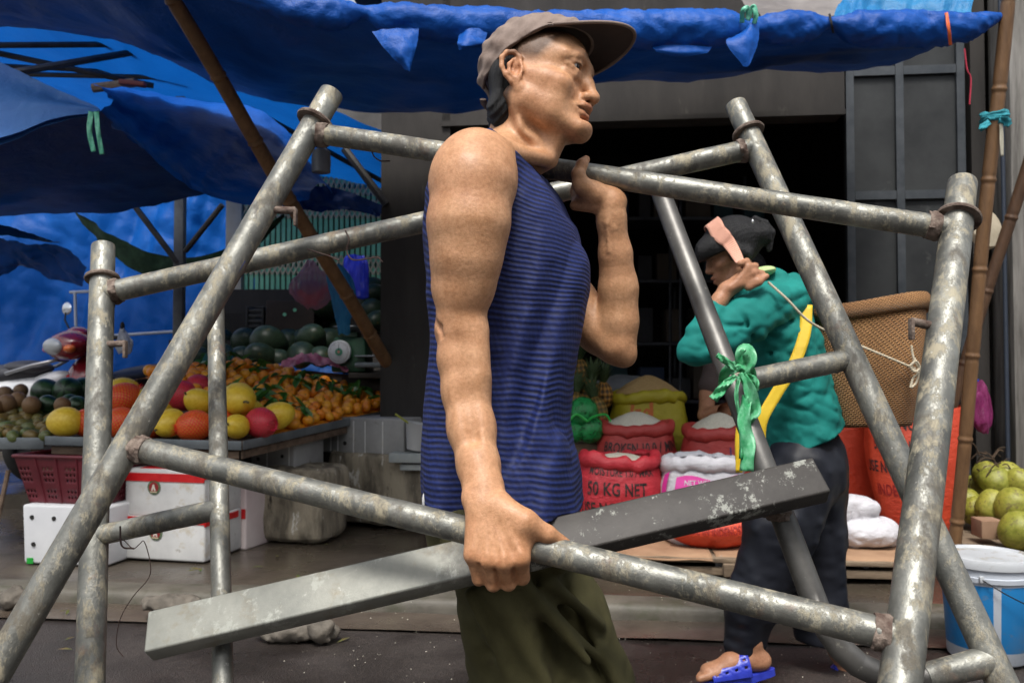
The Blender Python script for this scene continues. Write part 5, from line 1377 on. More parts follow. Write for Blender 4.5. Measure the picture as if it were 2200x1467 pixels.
    for p0, p1, r, nm in (((272, 420, 5.55), (382, 565, 5.58), .020, 'brace'), ((478, 440, 5.5), (398, 540, 5.58), .018, 'brace'), ((-60, 98, 5.2), (240, 96, 5.6), .02, 'roof_bar'), ((-60, 103, 5.3), (330, 185, 5.7), .02, 'roof_bar'), ((20, 158, 5.0), (290, 112, 5.6), .022, 'roof_bar'),
                          ((50, 160, 5.9), (400, 168, 5.9), .018, 'roof_bar'), ((-60, 138, 5.9), (300, 158, 6.1), .016, 'roof_bar'), ((540, 235, 5.9), (840, 400, 6.6), .02, 'roof_bar'), ((740, 320, 5.2), (830, 440, 5.2), .025, 'brace')):
        b = MB(); b.tube([P(*p0), P(*p1)], r, 8); b.build(nm, m_bar, tf)
    # bundle of rubbish under the roof, a dark cloth, a plastic jug
    jn = MB(); jn.tube([P(200, 190, 5.3), P(290, 178, 5.3)], .03, 8); tag(jn.build('timber_offcut', mat('old timber', (.14, .10, .07), (.26, .20, .15), scale=12, rough=.9)), 'old timber offcut lying under the blue roof', 'timber')
    b = MB(); b.box(P(285, 180, 5.25), (.16, .05, .03), rotm(0, 6, 0), bev=.006); tag(b.build('red_tin', mat('dull red paint', (.12, .015, .015), rough=.6)), 'dull red tin lying under the blue roof', 'tin')
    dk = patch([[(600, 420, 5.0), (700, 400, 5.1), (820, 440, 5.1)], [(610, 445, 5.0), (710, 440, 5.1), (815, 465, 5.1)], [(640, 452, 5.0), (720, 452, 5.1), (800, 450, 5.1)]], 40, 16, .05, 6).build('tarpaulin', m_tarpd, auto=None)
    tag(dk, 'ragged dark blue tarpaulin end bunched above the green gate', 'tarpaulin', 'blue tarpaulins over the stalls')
    jg = empty('plastic_jug', P(690, 370, 4.6), 'small grey plastic jug hanging beside the top of the near scaffold leg', 'jug')
    b = MB(); b.lathe([(.035, -.07), (.050, -.066), (.052, 0), (.048, .05), (.022, .066), (.020, .085)], P(690, 345, 4.6), 20); b.build('body', mat('grey plastic', (.16, .17, .18), (.22, .23, .24), scale=10, rough=.4), jg)
    b = MB(); b.tube([P(690, 320, 4.6), P(688, 280, 4.6)], .003, 6); b.build('string', m_bar, jg)
    # bamboo
    def bamboo_mat(nm, a, c):
        m = bpy.data.materials.new(nm); t = NT(m)
        c0 = t.ramp(t.noise(7, 6, .7, t.mapped((3, 3, .6))), [(.3, a), (.72, c)]); c0 = t.mix(t.ramp(t.noise(40, 5, .7, t.mapped((1, 1, .25))), [(.6, (0, 0, 0)), (.75, (.7, .7, .7))]), c0, tuple(x * .3 for x in a))
        t.out('Base Color', c0); t.b.inputs['Roughness'].default_value = .55; t.out('Normal', t.bump(t.noise(90, 4, .6, t.mapped((3, 3, .3))), .35, .003)); return m
    m_bam, m_bamd = bamboo_mat('bamboo', (.095, .047, .019), (.215, .115, .05)), bamboo_mat('dark bamboo', (.055, .028, .015), (.14, .075, .04))
    def bamboo(a, c, r0, r1, m, label, step=.36, off=.1):
        L = (c - a).length; ax = (c - a) / L; pts, rs = [], []; s = 0; nn_ = [off + step * k for k in range(int(L / step) + 1)]
        k = 0
        while s <= L:
            e = min((abs(s - x) for x in nn_), default=1); r = r0 + (r1 - r0) * s / L
            pts.append(a + ax * s + Vector((nz((s, 1, 0), 1.3), 0, nz((0, 2, s), 1.3))) * .012); rs.append(r * (1 + .13 * math.exp(-(e / .006) ** 2) - .05 * math.exp(-((e - .016) / .008) ** 2))); s += .006
        b = MB(); b.tube(pts, rs, 18); return tag(b.build('bamboo_pole', m), label, 'bamboo pole')
    bamboo(P(338, -50, 3.25), P(884, 868, 5.6), .031, .042, m_bam, 'long brown bamboo pole slanting down to the edge of the orange heap')
    bamboo(P(2168, -60, 3.35), P(2045, 1238, 3.72), .027, .027, m_bam, 'bamboo pole carrying the awning, a teal rag knotted round it')
    bamboo(P(2235, 260, 3.95), P(2010, 990, 4.35), .028, .026, m_bamd, 'thin dark bamboo pole leaning behind the one with the teal rag')
    rg = empty('rag', P(2135, 280, 3.4), 'torn teal rag knotted round the bamboo pole', 'rag')
    b = MB(); pc_ = P(2136, 255, 3.45)
    for k in range(4):
        b.tube([pc_ + Vector((math.cos(a) * .042, math.sin(a) * .042, -.012 + .009 * k + .006 * math.sin(a * 2 + k))) for a in np.linspace(0, 2 * math.pi, 24)], .010, 8, cap=False)
    b.v = [tuple(Vector(v) + Vector((nz(v, 40), nz(v, 40, 3), nz(v, 40, 7))) * .010) for v in b.v]
    m_teal2 = mat('teal rag', (.01, .16, .20), (.03, .28, .34), scale=40, rough=.85, bump=.8, bscale=90, bdist=.004)
    kn = b.build('knot', m_teal2, rg)
    ribbon([(2126, 262, 3.40, .8), (2112, 272, 3.38), (2105, 280, 3.38, .6)], .014, 16, .006, .6).build('loose_end', m_teal2, rg, thick=.002)
    ribbon([(2146, 258, 3.40), (2162, 262, 3.38, 1.3), (2170, 270, 3.38, .8)], .014, 16, .006, .6).build('loose_end', m_teal2, rg, thick=.002)
    ribbon([(2150, 262, 3.40, .8), (2152, 300, 3.39), (2153, 336, 3.39, .8)], .007, 16, .002, .4).build('tie_end', mat('pale cloth strip', (.40, .38, .30), rough=.9), rg, thick=.002)
    b = MB(); b.tube(spline([tuple(P(*x)) for x in ((2072, 105, 4.4), (2078, 150, 4.4), (2086, 170, 4.4), (2083, 225, 4.4))], 30), .004, 6); tag(b.build('red_string', mat('red cord', (.4, .02, .05), rough=.6)), 'thin red string hanging in front of the timber posts', 'string')
# ------------------------------------------------------------------ the fruit stall on the left
m_tin = mat('grey sheet metal rim', (.10, .115, .125), (.17, .19, .20), scale=7, rough=.45, metal=.4, bump=.15, bscale=40)
m_wood = mat('rough brown board', (.07, .045, .03), (.16, .11, .075), scale=5, rough=.9, bump=.5, bscale=30, vec=(1, 6, 6))
m_foam = mat('grubby white foam', (.50, .50, .49), (.68, .68, .66), scale=4, rough=.7, bump=.15, bscale=160, spots=((6, .58, .16, (.42, .33, .17)), (15, .66, .1, (.22, .18, .12))))
m_foam2 = mat('grey foam box', (.20, .20, .195), (.34, .34, .33), scale=3, rough=.75, bump=.15, bscale=160, spots=((9, .62, .12, (.12, .10, .075)),))
m_foamp = mat('pinkish foam box', (.55, .44, .43), (.66, .58, .56), scale=3, rough=.7)
m_old = mat('peeling foam block', (.10, .085, .062), (.30, .26, .19), scale=9, rough=.9, bump=.8, bscale=26, bdist=.012, vec=(1, 1, .32), lo=.40, hi=.60, spots=((16, .60, .05, (.52, .50, .44)), (11, .63, .06, (.035, .028, .02))))
m_tape = mat('red parcel tape', (.50, .008, .012), (.60, .02, .02), scale=20, rough=.3)
m_hole = mat('dark hole', (.015, .014, .013), rough=.9)
def box_at(px, py, d, w, h, dep, yaw_, m, name='foam_box', label=None, cat='box', group=None, tilt=0, bev=.012, taper=1.0, bump_=0.0):
    """front lower middle at (px, py, d); returns the box and a function placing things on its front"""
    base = P(px, py, d); R = rotm(tilt, 0, math.degrees(KZ) + yaw_)
    c = base + R @ Vector((0, dep / 2, h / 2))
    bm = bmesh.new(); bmesh.ops.create_cube(bm, size=1)
    for v in bm.verts:
        t = taper if v.co.z < 0 else 1
        v.co = Vector((v.co.x * w * t, v.co.y * dep * t, v.co.z * h))
    bmesh.ops.bevel(bm, geom=bm.edges[:], offset=bev, segments=3, affect='EDGES', profile=.5)
    if bump_:
        bmesh.ops.subdivide_edges(bm, edges=bm.edges[:], cuts=6, use_grid_fill=True)
        for v in bm.verts: v.co += Vector((nz(v.co, 8, px), nz(v.co, 8, py), nz(v.co, 9, 3))) * bump_
    for v in bm.verts: v.co = R @ v.co + c
    me = bpy.data.meshes.new(name); bm.to_mesh(me); bm.free()
    o = finish(name, me, m, auto=math.radians(40)); tag(o, label, cat, group)
    def front(x, z, off=.002): return base + R @ Vector((x, -off, z))
    return o, front, R
def disc(parent, name, p, R, r, m, th=.003, seg=28, axis='y'):
    b = MB(); b.lathe([(r, -th / 2), (r, th / 2)], p, seg, R @ rotm(90, 0, 0)); return b.build(name, m, parent)
def slab(parent, name, p, R, size, m):
    b = MB(); b.box(p, size, R); return b.build(name, m, parent)
def text_mesh(body, size, fn, extrude=0, bold=0.0, spx=1.0, cond=1.0):
    """letters as a flat mesh carried to fn(x, y); x and y in metres from the middle of the text"""
    cu = bpy.data.curves.new('t', 'FONT'); cu.body = body; cu.size = size; cu.align_x = 'CENTER'; cu.align_y = 'CENTER'; cu.resolution_u = 3; cu.space_character = spx; cu.offset = bold
    o = bpy.data.objects.new('t', cu); COL.objects.link(o)
    dg = bpy.context.evaluated_depsgraph_get(); dg.update(); me = bpy.data.meshes.new_from_object(o.evaluated_get(dg))
    bpy.data.objects.remove(o); bpy.data.curves.remove(cu)
    bm = bmesh.new(); bm.from_mesh(me)
    for _ in range(2):
        lon = [e for e in bm.edges if e.calc_length() > size * .22]
        if lon: bmesh.ops.subdivide_edges(bm, edges=lon, cuts=1)
    bmesh.ops.triangulate(bm, faces=bm.faces[:])
    for v in bm.verts: v.co = fn(v.co.x * cond, v.co.y)
    bm.to_mesh(me); bm.free(); return me
def emblem(parent, p, R):
    """round fruit sticker: green ring, red disc, a white figure, pale border"""
    o = disc(parent, 'sticker', p, R, .036, mat('sticker green', (.03, .09, .05), (.16, .20, .10), scale=160, rough=.5))
    n_ = R @ Vector((0, -1, 0))
    disc(o, 'sticker_centre', p + n_ * .0022, R, .026, mat('sticker red', (.25, .012, .015), rough=.5))
    b = MB(); q = lambda x, z: p + n_ * .0050 + R @ Vector((x, 0, z))
    b.add([q(-.013, -.016), q(-.004, .014), q(.004, .014), q(.013, -.016), q(.005, -.016), q(0, -.004), q(-.005, -.016)], [(0, 1, 5, 6), (1, 2, 5), (2, 3, 4, 5)])
    b.build('sticker_figure', mat('sticker white', (.62, .60, .52), rough=.5), o, smooth=False)
    b = MB(); b.add([q(-.020, -.026), q(.020, -.026), q(.016, -.019), q(-.016, -.019)], [(0, 1, 2, 3)]); b.build('sticker_band', mat('sticker cream', (.50, .42, .28), rough=.5), o, smooth=False)
if want('stall'):
    # ---- boxes under the table
    W_ = 'foam boxes under the fruit stall'
    for k, (py, h, lab) in enumerate(((1204, .215, 'lower white foam box with a round sticker, standing on the pavement'), (1111, .235, 'upper white foam box with broad red tape along its top edge'))):
        o, fr_, R = box_at(352, py, 4.22 if k == 0 else 4.225, .445, h, .34, -7, m_foam, label=lab, group=W_)
        emblem(o, fr_(-.055 if k else -.045, h * (.62 if k else .62), .003), R)
        if k:
            slab(o, 'tape', fr_(0, h - .040, .0015), R, (.4435, .006, .040), m_tape); slab(o, 'tape', fr_(0, h - .012, -.17), R, (.30, .30, .030), m_tape)
        else:
            slab(o, 'tape', fr_(0, h - .018, .0015), R, (.4435, .006, .028), m_tape)
        c = fr_(.2235, h * .88, -.15); slab(o, 'tape', c, R, (.006, .30, .032), m_tape)
    o, fr_, R = box_at(136, 1214, 4.14, .46, .285, .34, -4, mat('clean white foam', (.60, .61, .63), (.70, .71, .72), scale=3, rough=.7, bump=.12, bscale=200), label='clean white foam box with punched holes under the crimson crate', group=W_, taper=.96)
    for x, z in ((-.175, .225), (-.055, .222), (-.165, .095)): disc(o, 'hole', fr_(x, z, .0), R, .011, m_hole, .004, 16)
    slab(o, 'label', fr_(-.185, .014, -.006), R, (.034, .006, .028), mat('green tape', (.01, .28, .03), rough=.5))
    o, fr_, R = box_at(222, 1196, 4.45, .07, .42, .3, -4, m_foamp, label='narrow pinkish foam box edge beside the stickered boxes', group=W_)
    o, fr_, R = box_at(498, 1180, 4.52, .17, .40, .3, -12, m_foamp, label='pale pinkish foam box right of the stickered boxes', group=W_)
    slab(o, 'tape', fr_(0, .19, .002), R, (.165, .004, .05), m_tape)
    o, fr_, R = box_at(605, 1168, 4.62, .46, .40, .36, -10, m_old, 'foam_block', 'rounded peeling beige foam block on the wet pavement', 'foam block', 'old foam blocks under the stall', bev=.05, bump_=.02)
    o, fr_, R = box_at(800, 1128, 5.05, .62, .42, .5, -12, m_old, 'foam_block', 'large dark streaked foam block beneath the right end of the table', 'foam block', 'old foam blocks under the stall', bev=.03, bump_=.018)
    o, fr_, R = box_at(585, 1006, 4.8, .29, .205, .3, -14, m_foam2, label='grey foam box with four holes on the rounded beige block', group=W_)
    for x, z in ((-.10, .15), (-.095, .05), (.06, .16), (.065, .07)): disc(o, 'hole', fr_(x, z, 0), R, .010, m_hole, .004, 14)
    for x in (-.035, .11): slab(o, 'groove', fr_(x, .10, .0005), R, (.006, .003, .18), m_foam)
    o, fr_, R = box_at(778, 975, 5.1, .57, .215, .4, -16, m_foam2, label='long grey foam box on the large dark block', group=W_)
    for x, z in ((-.12, .15), (-.12, .06)): disc(o, 'hole', fr_(x, z, 0), R, .013, m_hole, .004, 14)
    for x in (-.22, -.17, -.06, .02, .14): slab(o, 'groove', fr_(x, .10, .0005), R, (.006, .003, .19), m_foam)
    # crimson crate
    m_crate = mat('crimson plastic', (.085, .008, .014), (.13, .015, .024), scale=6, rough=.45)
    cr = empty('crate', P(128, 1086, 4.15), 'crimson plastic crate with pierced sides on the clean white box', 'crate')
    base = P(128, 1086, 4.16); R = rotm(0, 0, math.degrees(KZ) - 6); w0, w1, hh, dp0, dp1 = .205, .262, .235, .14, .185
    def cq(x, y, z): t = z / hh; return base + R @ Vector((x * (w0 + (w1 - w0) * t), (y * (dp0 + (dp1 - dp0) * t)) + dp1, z))
    b = MB(); nx, nz_ = 46, 17
    def wall(fx, n_):
        b2 = MB(); b2.sheet(lambda u, v: fx(u, hh * v), n_, nz_)
        b2.f = [f for i, f in enumerate(b2.f) if not ((2 <= (i // n_) <= 5 or 8 <= (i // n_) <= 13) and (i // n_) % 2 == 0 and ((i % n_) // 6) % 2 == 0 and (i % n_) % 2 == 1)]
        b.add(b2.v, b2.f)
    wall(lambda u, z: cq(2 * u - 1, -1, z), 46); wall(lambda u, z: cq(1, 2 * u - 1, z), 34); wall(lambda u, z: cq(1 - 2 * u, 1, z), 46); wall(lambda u, z: cq(-1, 1 - 2 * u, z), 34)
    b.add([cq(-1, -1, .01), cq(1, -1, .01), cq(1, 1, .01), cq(-1, 1, .01)], [(0, 1, 2, 3)]); b.build('side', m_crate, cr, thick=.004)
    b = MB(); b.tube([cq(x * 1.01, y * 1.01, hh) for x, y in ((-1, -1), (0, -1), (1, -1), (1, 0), (1, 1), (0, 1), (-1, 1), (-1, 0))], .010, 8, closed=True); b.build('rim', m_crate, cr)
    b = MB()
    for x in (-.55, -.1, .35, .8): b.tube([cq(x, -1.02, 0), cq(x, -1.02, hh)], .006, 6)
    b.build('ribs', m_crate, cr)
    b = MB()
    for k in range(9): b.ell(cq(random.uniform(-.8, .8), random.uniform(-.5, .6), .15), (.035, .03, .03))
    tag(b.build('fruit_scraps', mat('old fruit', (.20, .05, .04), (.10, .12, .05), scale=14, rough=.6, bump=.4)), kind='stuff')

    # ---- tables
    A, B_, C_, D_ = P(98, 943, 4.3), P(520, 954, 4.25), P(908, 868, 6.0), P(250, 860, 6.3)
    tb = empty('stall_table', (A + C_) / 2, 'sloping fruit table with a grey sheet metal rim on foam boxes', 'table')
    b = MB(); th = Vector((0, 0, -.03)); b.add([A, B_, C_, D_, A + th, B_ + th, C_ + th, D_ + th], [(0, 1, 2, 3), (7, 6, 5, 4), (0, 4, 5, 1), (1, 5, 6, 2), (2, 6, 7, 3), (3, 7, 4, 0)]); b.build('table_top', m_wood, tb, smooth=False)
    def rim(p, q, h=.045, name='metal_rim', m=m_tin, par=None, out=.006, up=.016):
        d = (q - p).normalized(); n_ = Vector((d.y, -d.x, 0)).normalized(); b = MB(); R = Matrix((d, d.cross(Vector((0, 0, 1))).normalized(), Vector((0, 0, 1)))).transposed()
        b.box((p + q) / 2 + n_ * out + Vector((0, 0, up - h / 2)), ((q - p).length, .006, h)); 
        b = MB(); X = d; Z = n_.cross(d)
        if Z.z < 0: Z = -Z
        b.box((p + q) / 2 + n_ * out + Z * (up - h / 2), ((q - p).length, .006, h), Matrix((X, n_, Z)).transposed(), bev=.002); return b.build(name, m, par)
    rim(A, B_, par=tb); rim(B_, C_, par=tb)
    rim(A + Vector((.02, .02, -.048)), B_ + Vector((-.02, .02, -.048)), .04, 'apron', m_wood, tb, .0, .012); rim(B_ + Vector((-.01, .02, -.048)), C_ + Vector((-.02, -.02, -.048)), .04, 'apron', m_wood, tb, .0, .012)
    for p in (A.lerp(C_, .2), D_.lerp(A, .3), D_.lerp(C_, .5)): b = MB(); b.box(Vector((p.x, p.y, (p.z + KH) / 2 - .03)), (.05, .05, p.z - KH - .03)); b.build('leg', m_wood, tb)
    A2, B2 = P(-120, 946, 4.4), P(96, 946, 4.42)
    t2 = empty('stall_table', P(0, 960, 4.5), 'low grey tray table heaped with small green mangoes', 'table')
    b = MB(); C2, D2 = B2 + Vector((-.15, 1.5, .10)), A2 + Vector((-.2, 1.5, .10)); b.add([A2, B2, C2, D2, A2 + th, B2 + th, C2 + th, D2 + th], [(0, 1, 2, 3), (7, 6, 5, 4), (0, 4, 5, 1), (1, 5, 6, 2), (2, 6, 7, 3), (3, 7, 4, 0)]); b.build('table_top', m_wood, t2, smooth=False)
    rim(A2, B2, .06, par=t2); b = MB(); b.box(A2.lerp(C2, .4) + Vector((0, 0, -.30)), (.05, .05, .56)); b.build('leg', m_wood, t2)
    b = MB(); b.tube([P(-10, 1140, 4.3), P(18, 1010, 4.4)], .012, 8); b.build('leg', m_wood, t2)

    # ---- fruit kinds
    def fruit(name, mesh_fn, m, label, cat, group, loc, rot, sc, parts=()):
        pass
    def mk(nu, nv, fn, rad):
        b = MB(); b.ell((0, 0, 0), rad, None, nu, nv, fn); return b.mesh()
    protos = {}
    def put(kind, loc, rot=(0, 0, 0), sc=1.0, label=None, group=None, cat=None):
        pr = protos[kind]; o = pr.copy(); COL.objects.link(o)
        o.location = loc; o.rotation_euler = rot; o.scale = (sc,) * 3 if isinstance(sc, (int, float)) else sc
        for ch in pr.children:
            c = ch.copy(); COL.objects.link(c); c.parent = o
        if label: o['label'] = label
        if group: o['group'] = group
        if cat: o['category'] = cat
        return o
    def proto(kind, name, me, m, label, cat, group):
        me.polygons.foreach_set('use_smooth', [True] * len(me.polygons)); me.materials.append(m)
        o = bpy.data.objects.new(name, me); tag(o, label, cat, group); protos[kind] = o; return o
    def child(kind, name, me, m):
        me.polygons.foreach_set('use_smooth', [True] * len(me.polygons)); me.materials.append(m)
        o = bpy.data.objects.new(name, me); o.parent = protos[kind]; return o
    # oranges
    def ofn(q):
        r = 1 - .10 * math.exp(-((1 - q.z) / .05)) - .05 * math.exp(-((1 + q.z) / .06)); return Vector((q.x, q.y, q.z * .86)) * r
    m_or = mat('orange peel', (.66, .15, .006), (.74, .24, .012), scale=20, rough=.38, bump=.35, bscale=260, bdist=.0015, rnd=.8, rcol=(.74, .36, .02), spots=((10, .68, .1, (.40, .24, .03)),))
    proto('orange', 'orange', mk(18, 12, ofn, (1, 1, 1)), m_or, 'small orange in the heap on the sloping table', 'orange', 'oranges heaped on the table')
    child('orange', 'stem', MB().ell((0, 0, .80), (.10, .10, .05), None, 8, 4).mesh(), mat('green calyx', (.05, .10, .02), rough=.7))
    ev = (C_ - B_); en = Vector((-ev.y, ev.x, 0)).normalized(); Lr = ev.length
    placed = []
    def heap(u, v):
        return B_.lerp(C_, u) + en * v + Vector((0, 0, .036 + min(.30, .40 * max(v - .02, 0)) * (1 - .55 * max(0, (u - .55) / .45)) + .02 * nz((u * 9, v * 9, 0), 1)))
    tries = 0
    while len(placed) < 215 and tries < 9000:
        tries += 1
        u = random.uniform(.13, .97); v = .028 + .95 * random.random() ** 1.25
        if v > .95 - .45 * max(0, u - .55) / .45: continue
        p = heap(u, v); r = random.uniform(.030, .041)
        if u < .42 and v < .10 and u < .20: continue
        if any((p - q).length < (r + s_) * .80 for q, s_ in placed): continue
        placed.append((p, r)); put('orange', p, (random.uniform(-1.2, 1.2), random.uniform(-1.2, 1.2), random.uniform(0, 6)), r)
    b = MB(); b.sheet(lambda a, c: heap(.10 + .88 * a, .02 + .93 * c) - Vector((0, 0, .035)), 20, 16); tag(b.build('fruit_heap', m_or), kind='stuff')
    b = MB(); m_leaf = mat('citrus leaf', (.015, .07, .010), (.05, .17, .025), scale=9, rough=.4)
    for k in range(240):
        u = random.uniform(.16, .96); v = .03 + .9 * random.random(); p = heap(u, v) + Vector((0, -.02, random.uniform(.025, .055)))
        if nz((u * 5, v * 5, 3), 1.2) < -.10: continue
        R = rotm(random.uniform(-70, 40), random.uniform(-50, 50), random.uniform(0, 360)); L, w = random.uniform(.04, .08), random.uniform(.014, .026)
        pts = [(-L, 0, 0), (-L * .4, w, .006), (L * .3, w * .9, .004), (L, 0, -.012), (L * .3, -w * .9, .004), (-L * .4, -w, .006), (0, 0, -.006)]
        b.add([p + R @ Vector(q) for q in pts], [(0, 1, 6), (1, 2, 6), (2, 3, 6), (3, 4, 6), (4, 5, 6), (5, 0, 6)])
    tag(b.build('citrus_leaves', m_leaf), kind='stuff')
    # yellow melons and melons in red nets
    def mfn(q): return Vector((q.x * (1 + .12 * q.x), q.y, q.z))
    m_yel = mat('yellow melon rind', (.62, .40, .015), (.72, .52, .05), scale=5, rough=.42, bump=.15, bscale=90, spots=((14, .66, .1, (.40, .22, .02)), (30, .7, .06, (.45, .36, .10))))
    proto('melon', 'melon', mk(28, 18, mfn, (1.22, 1, 1)), m_yel, 'ripe yellow melon lying bare among the netted ones', 'melon', 'melons along the table edge')
    child('melon', 'stem', MB().tube([Vector((1.44, 0, 0)), Vector((1.62, .06, .06)), Vector((1.75, .2, .02))], .07, 8).mesh(), mat('dry stem', (.10, .08, .03), rough=.9))
    def net_mat(nm, net, under):
        m = bpy.data.materials.new(nm); t = NT(m)
        sep = t.n.new('ShaderNodeSeparateXYZ'); t.link(t.co(), sep.inputs[0])
        ang = t.math('ARCTAN2', sep.outputs['Y'], sep.outputs['Z'])
        a = t.math('MULTIPLY', ang, 10); c = t.math('MULTIPLY', sep.outputs['X'], 15)
        d1, d2 = t.math('ABSOLUTE', t.math('SINE', t.math('ADD', a, c))), t.math('ABSOLUTE', t.math('SINE', t.math('SUBTRACT', a, c)))
        f = t.math('MINIMUM', d1, d2); k = t.ramp(f, [(.36, (1, 1, 1)), (.60, (0, 0, 0))])
        t.out('Base Color', t.mix(k, under, net)); t.b.inputs['Roughness'].default_value = .45; t.out('Normal', t.bump(k, .6, .004)); return m
    for kind, net, under, lab in (('netted', (.66, .022, .010), (.62, .16, .012), 'melon wrapped in an orange red net'), ('netted_pink', (.55, .012, .05), (.42, .04, .03), 'melon wrapped in a crimson foam net')):
        proto(kind, 'melon', mk(28, 18, mfn, (1.16, 1, 1)), net_mat('net ' + kind, net, under), lab, 'melon', 'melons along the table edge')
        cf = MB()
        for k in range(14):
            a = 2 * math.pi * k / 14; cf.add([Vector((1.20, math.cos(a) * .30, math.sin(a) * .30)), Vector((1.20, math.cos(a + .4) * .30, math.sin(a + .4) * .30)), Vector((1.48 + .1 * (k % 2), math.cos(a + .2) * .42, math.sin(a + .2) * .42))], [(0, 1, 2)])
        child(kind, 'net_frill', cf.mesh(), mat('net frill ' + kind, net, rough=.5))
    tabz = lambda x, y: 0
    ML = [('melon', 142, 906, 4.36, 32, 165), ('netted', 190, 908, 4.42, 30, 20), ('netted', 262, 858, 4.55, 33, 60), ('netted', 262, 908, 4.38, 34, 30), ('melon', 262, 838, 4.75, 27, 10), ('melon', 310, 866, 4.62, 29, 120),
          ('melon', 352, 874, 4.66, 27, 75), ('netted_pink', 392, 850, 4.66, 31, 200), ('netted', 318, 912, 4.40, 31, 250), ('melon', 367, 908, 4.36, 31, 250), ('netted', 420, 914, 4.36, 34, 215), ('melon', 430, 864, 4.52, 27, 240),
          ('netted_pink', 425, 832, 4.78, 26, 80), ('melon', 512, 858, 4.50, 36, 300), ('melon', 509, 916, 4.34, 27, 260), ('netted_pink', 560, 908, 4.42, 30, 320), ('melon', 594, 894, 4.55, 27, 5), ('netted', 470, 910, 4.42, 30, 100), ('melon', 470, 868, 4.60, 28, 60), ('netted', 225, 880, 4.6, 28, 0), ('melon', 540, 884, 4.62, 24, 80)]
    for kind, x, y, d, r, az in ML:
        put(kind, P(x, y, d), (random.uniform(-.5, .5), random.uniform(-.5, .3), math.radians(az)), M(r, d) * random.uniform(.98, 1.12))
    # striped watermelons, brown pears, small green mangoes
    def striped():
        m = bpy.data.materials.new('striped watermelon rind'); t = NT(m); sep = t.n.new('ShaderNodeSeparateXYZ'); t.link(t.co(), sep.inputs[0])
        ang = t.math('ARCTAN2', sep.outputs['Y'], sep.outputs['Z']); w = t.math('ADD', t.math('MULTIPLY', ang, 5.0), t.math('MULTIPLY', t.noise(3.5, 6, .7), 5.0))
        k = t.ramp(t.math('ADD', t.math('MULTIPLY', t.math('SINE', w), .5), .5), [(.45, (.030, .075, .030)), (.62, (.008, .025, .010))])
        t.out('Base Color', k); t.b.inputs['Roughness'].default_value = .35; return m
    proto('striped', 'watermelon', mk(26, 16, mfn, (1.12, 1, 1)), striped(), 'striped green watermelon behind the brown pears', 'watermelon', 'striped watermelons at the left of the stall')
    for x, y, d, r, az in ((97, 842, 5.0, 29, 30), (146, 840, 5.0, 30, 100), (180, 838, 5.1, 28, 200), (102, 868, 4.8, 20, 10), (150, 866, 4.85, 20, 90), (165, 872, 4.8, 22, 150)): put('striped', P(x, y, d), (.3, .2, math.radians(az)), M(r, d))
    proto('pear', 'pear', mk(18, 12, lambda q: Vector((q.x, q.y, q.z * 1.05)) * (1 - .12 * q.z), (1, 1, 1)), mat('russet pear skin', (.13, .07, .028), (.24, .13, .05), scale=14, rough=.55, bump=.2, bscale=200, rnd=.4, rcol=(.10, .06, .03)), 'brown russet pear behind the green mangoes', 'pear', 'russet pears on the left table')
    for x, y, d, r in ((10, 845, 4.9, 17), (38, 858, 4.8, 18), (14, 866, 4.75, 21), (68, 868, 4.7, 19), (134, 868, 4.65, 17), (-25, 855, 4.85, 18), (45, 838, 5.0, 15), (-12, 872, 4.7, 18)): put('pear', P(x, y, d), (random.uniform(-.6, .6), random.uniform(-.6, .6), random.uniform(0, 6)), M(r, d))
    proto('mango', 'mango', mk(18, 12, lambda q: Vector((q.x, q.y + .12 * q.x * q.x, q.z)), (1.35, .95, .9)), mat('green mango skin', (.045, .085, .018), (.11, .12, .03), scale=9, rough=.45, rnd=.8, rcol=(.16, .085, .015), spots=((24, .68, .08, (.06, .05, .02)),)), 'small green mango in the loose heap', 'mango', 'green mangoes on the left table')
    pl_ = []; k = 0
    while len(pl_) < 62 and k < 4000:
        k += 1; x = random.uniform(-40, 118); y = random.uniform(876, 938); d = 4.85 - (y - 876) / 62 * .42
        if x > 100 - (938 - y) * .3 and y < 900: continue
        p = P(x, y, d); r = M(random.uniform(12, 17), d)
        if any((p - q).length < r * 1.55 for q in pl_): continue
        pl_.append(p); put('mango', p, (random.uniform(-.5, .5), random.uniform(-.6, .6), random.uniform(0, 6)), r)
    b = MB(); b.sheet(lambda u, v: P(-60 + 175 * u, 934 - 66 * v, 4.44 + .46 * v), 12, 8); tag(b.build('fruit_bed', mat('mango bed', (.03, .045, .012), rough=.8)), kind='stuff')

    # ---- the watermelon tiers behind
    sh = empty('display_shelf', P(600, 850, 6.3), 'dark stepped shelf with a blue sheet edge carrying the watermelons', 'shelf')
    b = MB(); zt = P(600, 792, 5.95).z
    for k in range(4): b.box(Vector((P(600, 0, 6.0).x, 6.1 + .36 * k, (zt + .22 * k) / 2)), (1.75, .34, zt + .22 * k - .02))
    b.build('tier', m_dark, sh, smooth=False)
    e = patch([[(455, 796, 5.90), (540, 786, 5.90), (640, 782, 5.92), (770, 790, 5.95)], [(455, 808, 5.88), (540, 798, 5.88), (640, 796, 5.90), (770, 806, 5.93)]], 50, 6, .012, 9); e.build('blue_edge', m_tarpb, sh, auto=None)
    m_wm = mat('dark watermelon rind', (.0065, .013, .008), (.016, .030, .016), scale=4, rough=.42, spec=.22, spots=((2.2, .62, .1, (.10, .065, .012)),), rnd=.5, rcol=(.03, .05, .03))
    proto('watermelon', 'watermelon', mk(26, 16, mfn, (1.22, 1, 1)), m_wm, 'dark green watermelon in the stacked tiers', 'watermelon', 'dark watermelons stacked on the tiers')
    WM = []
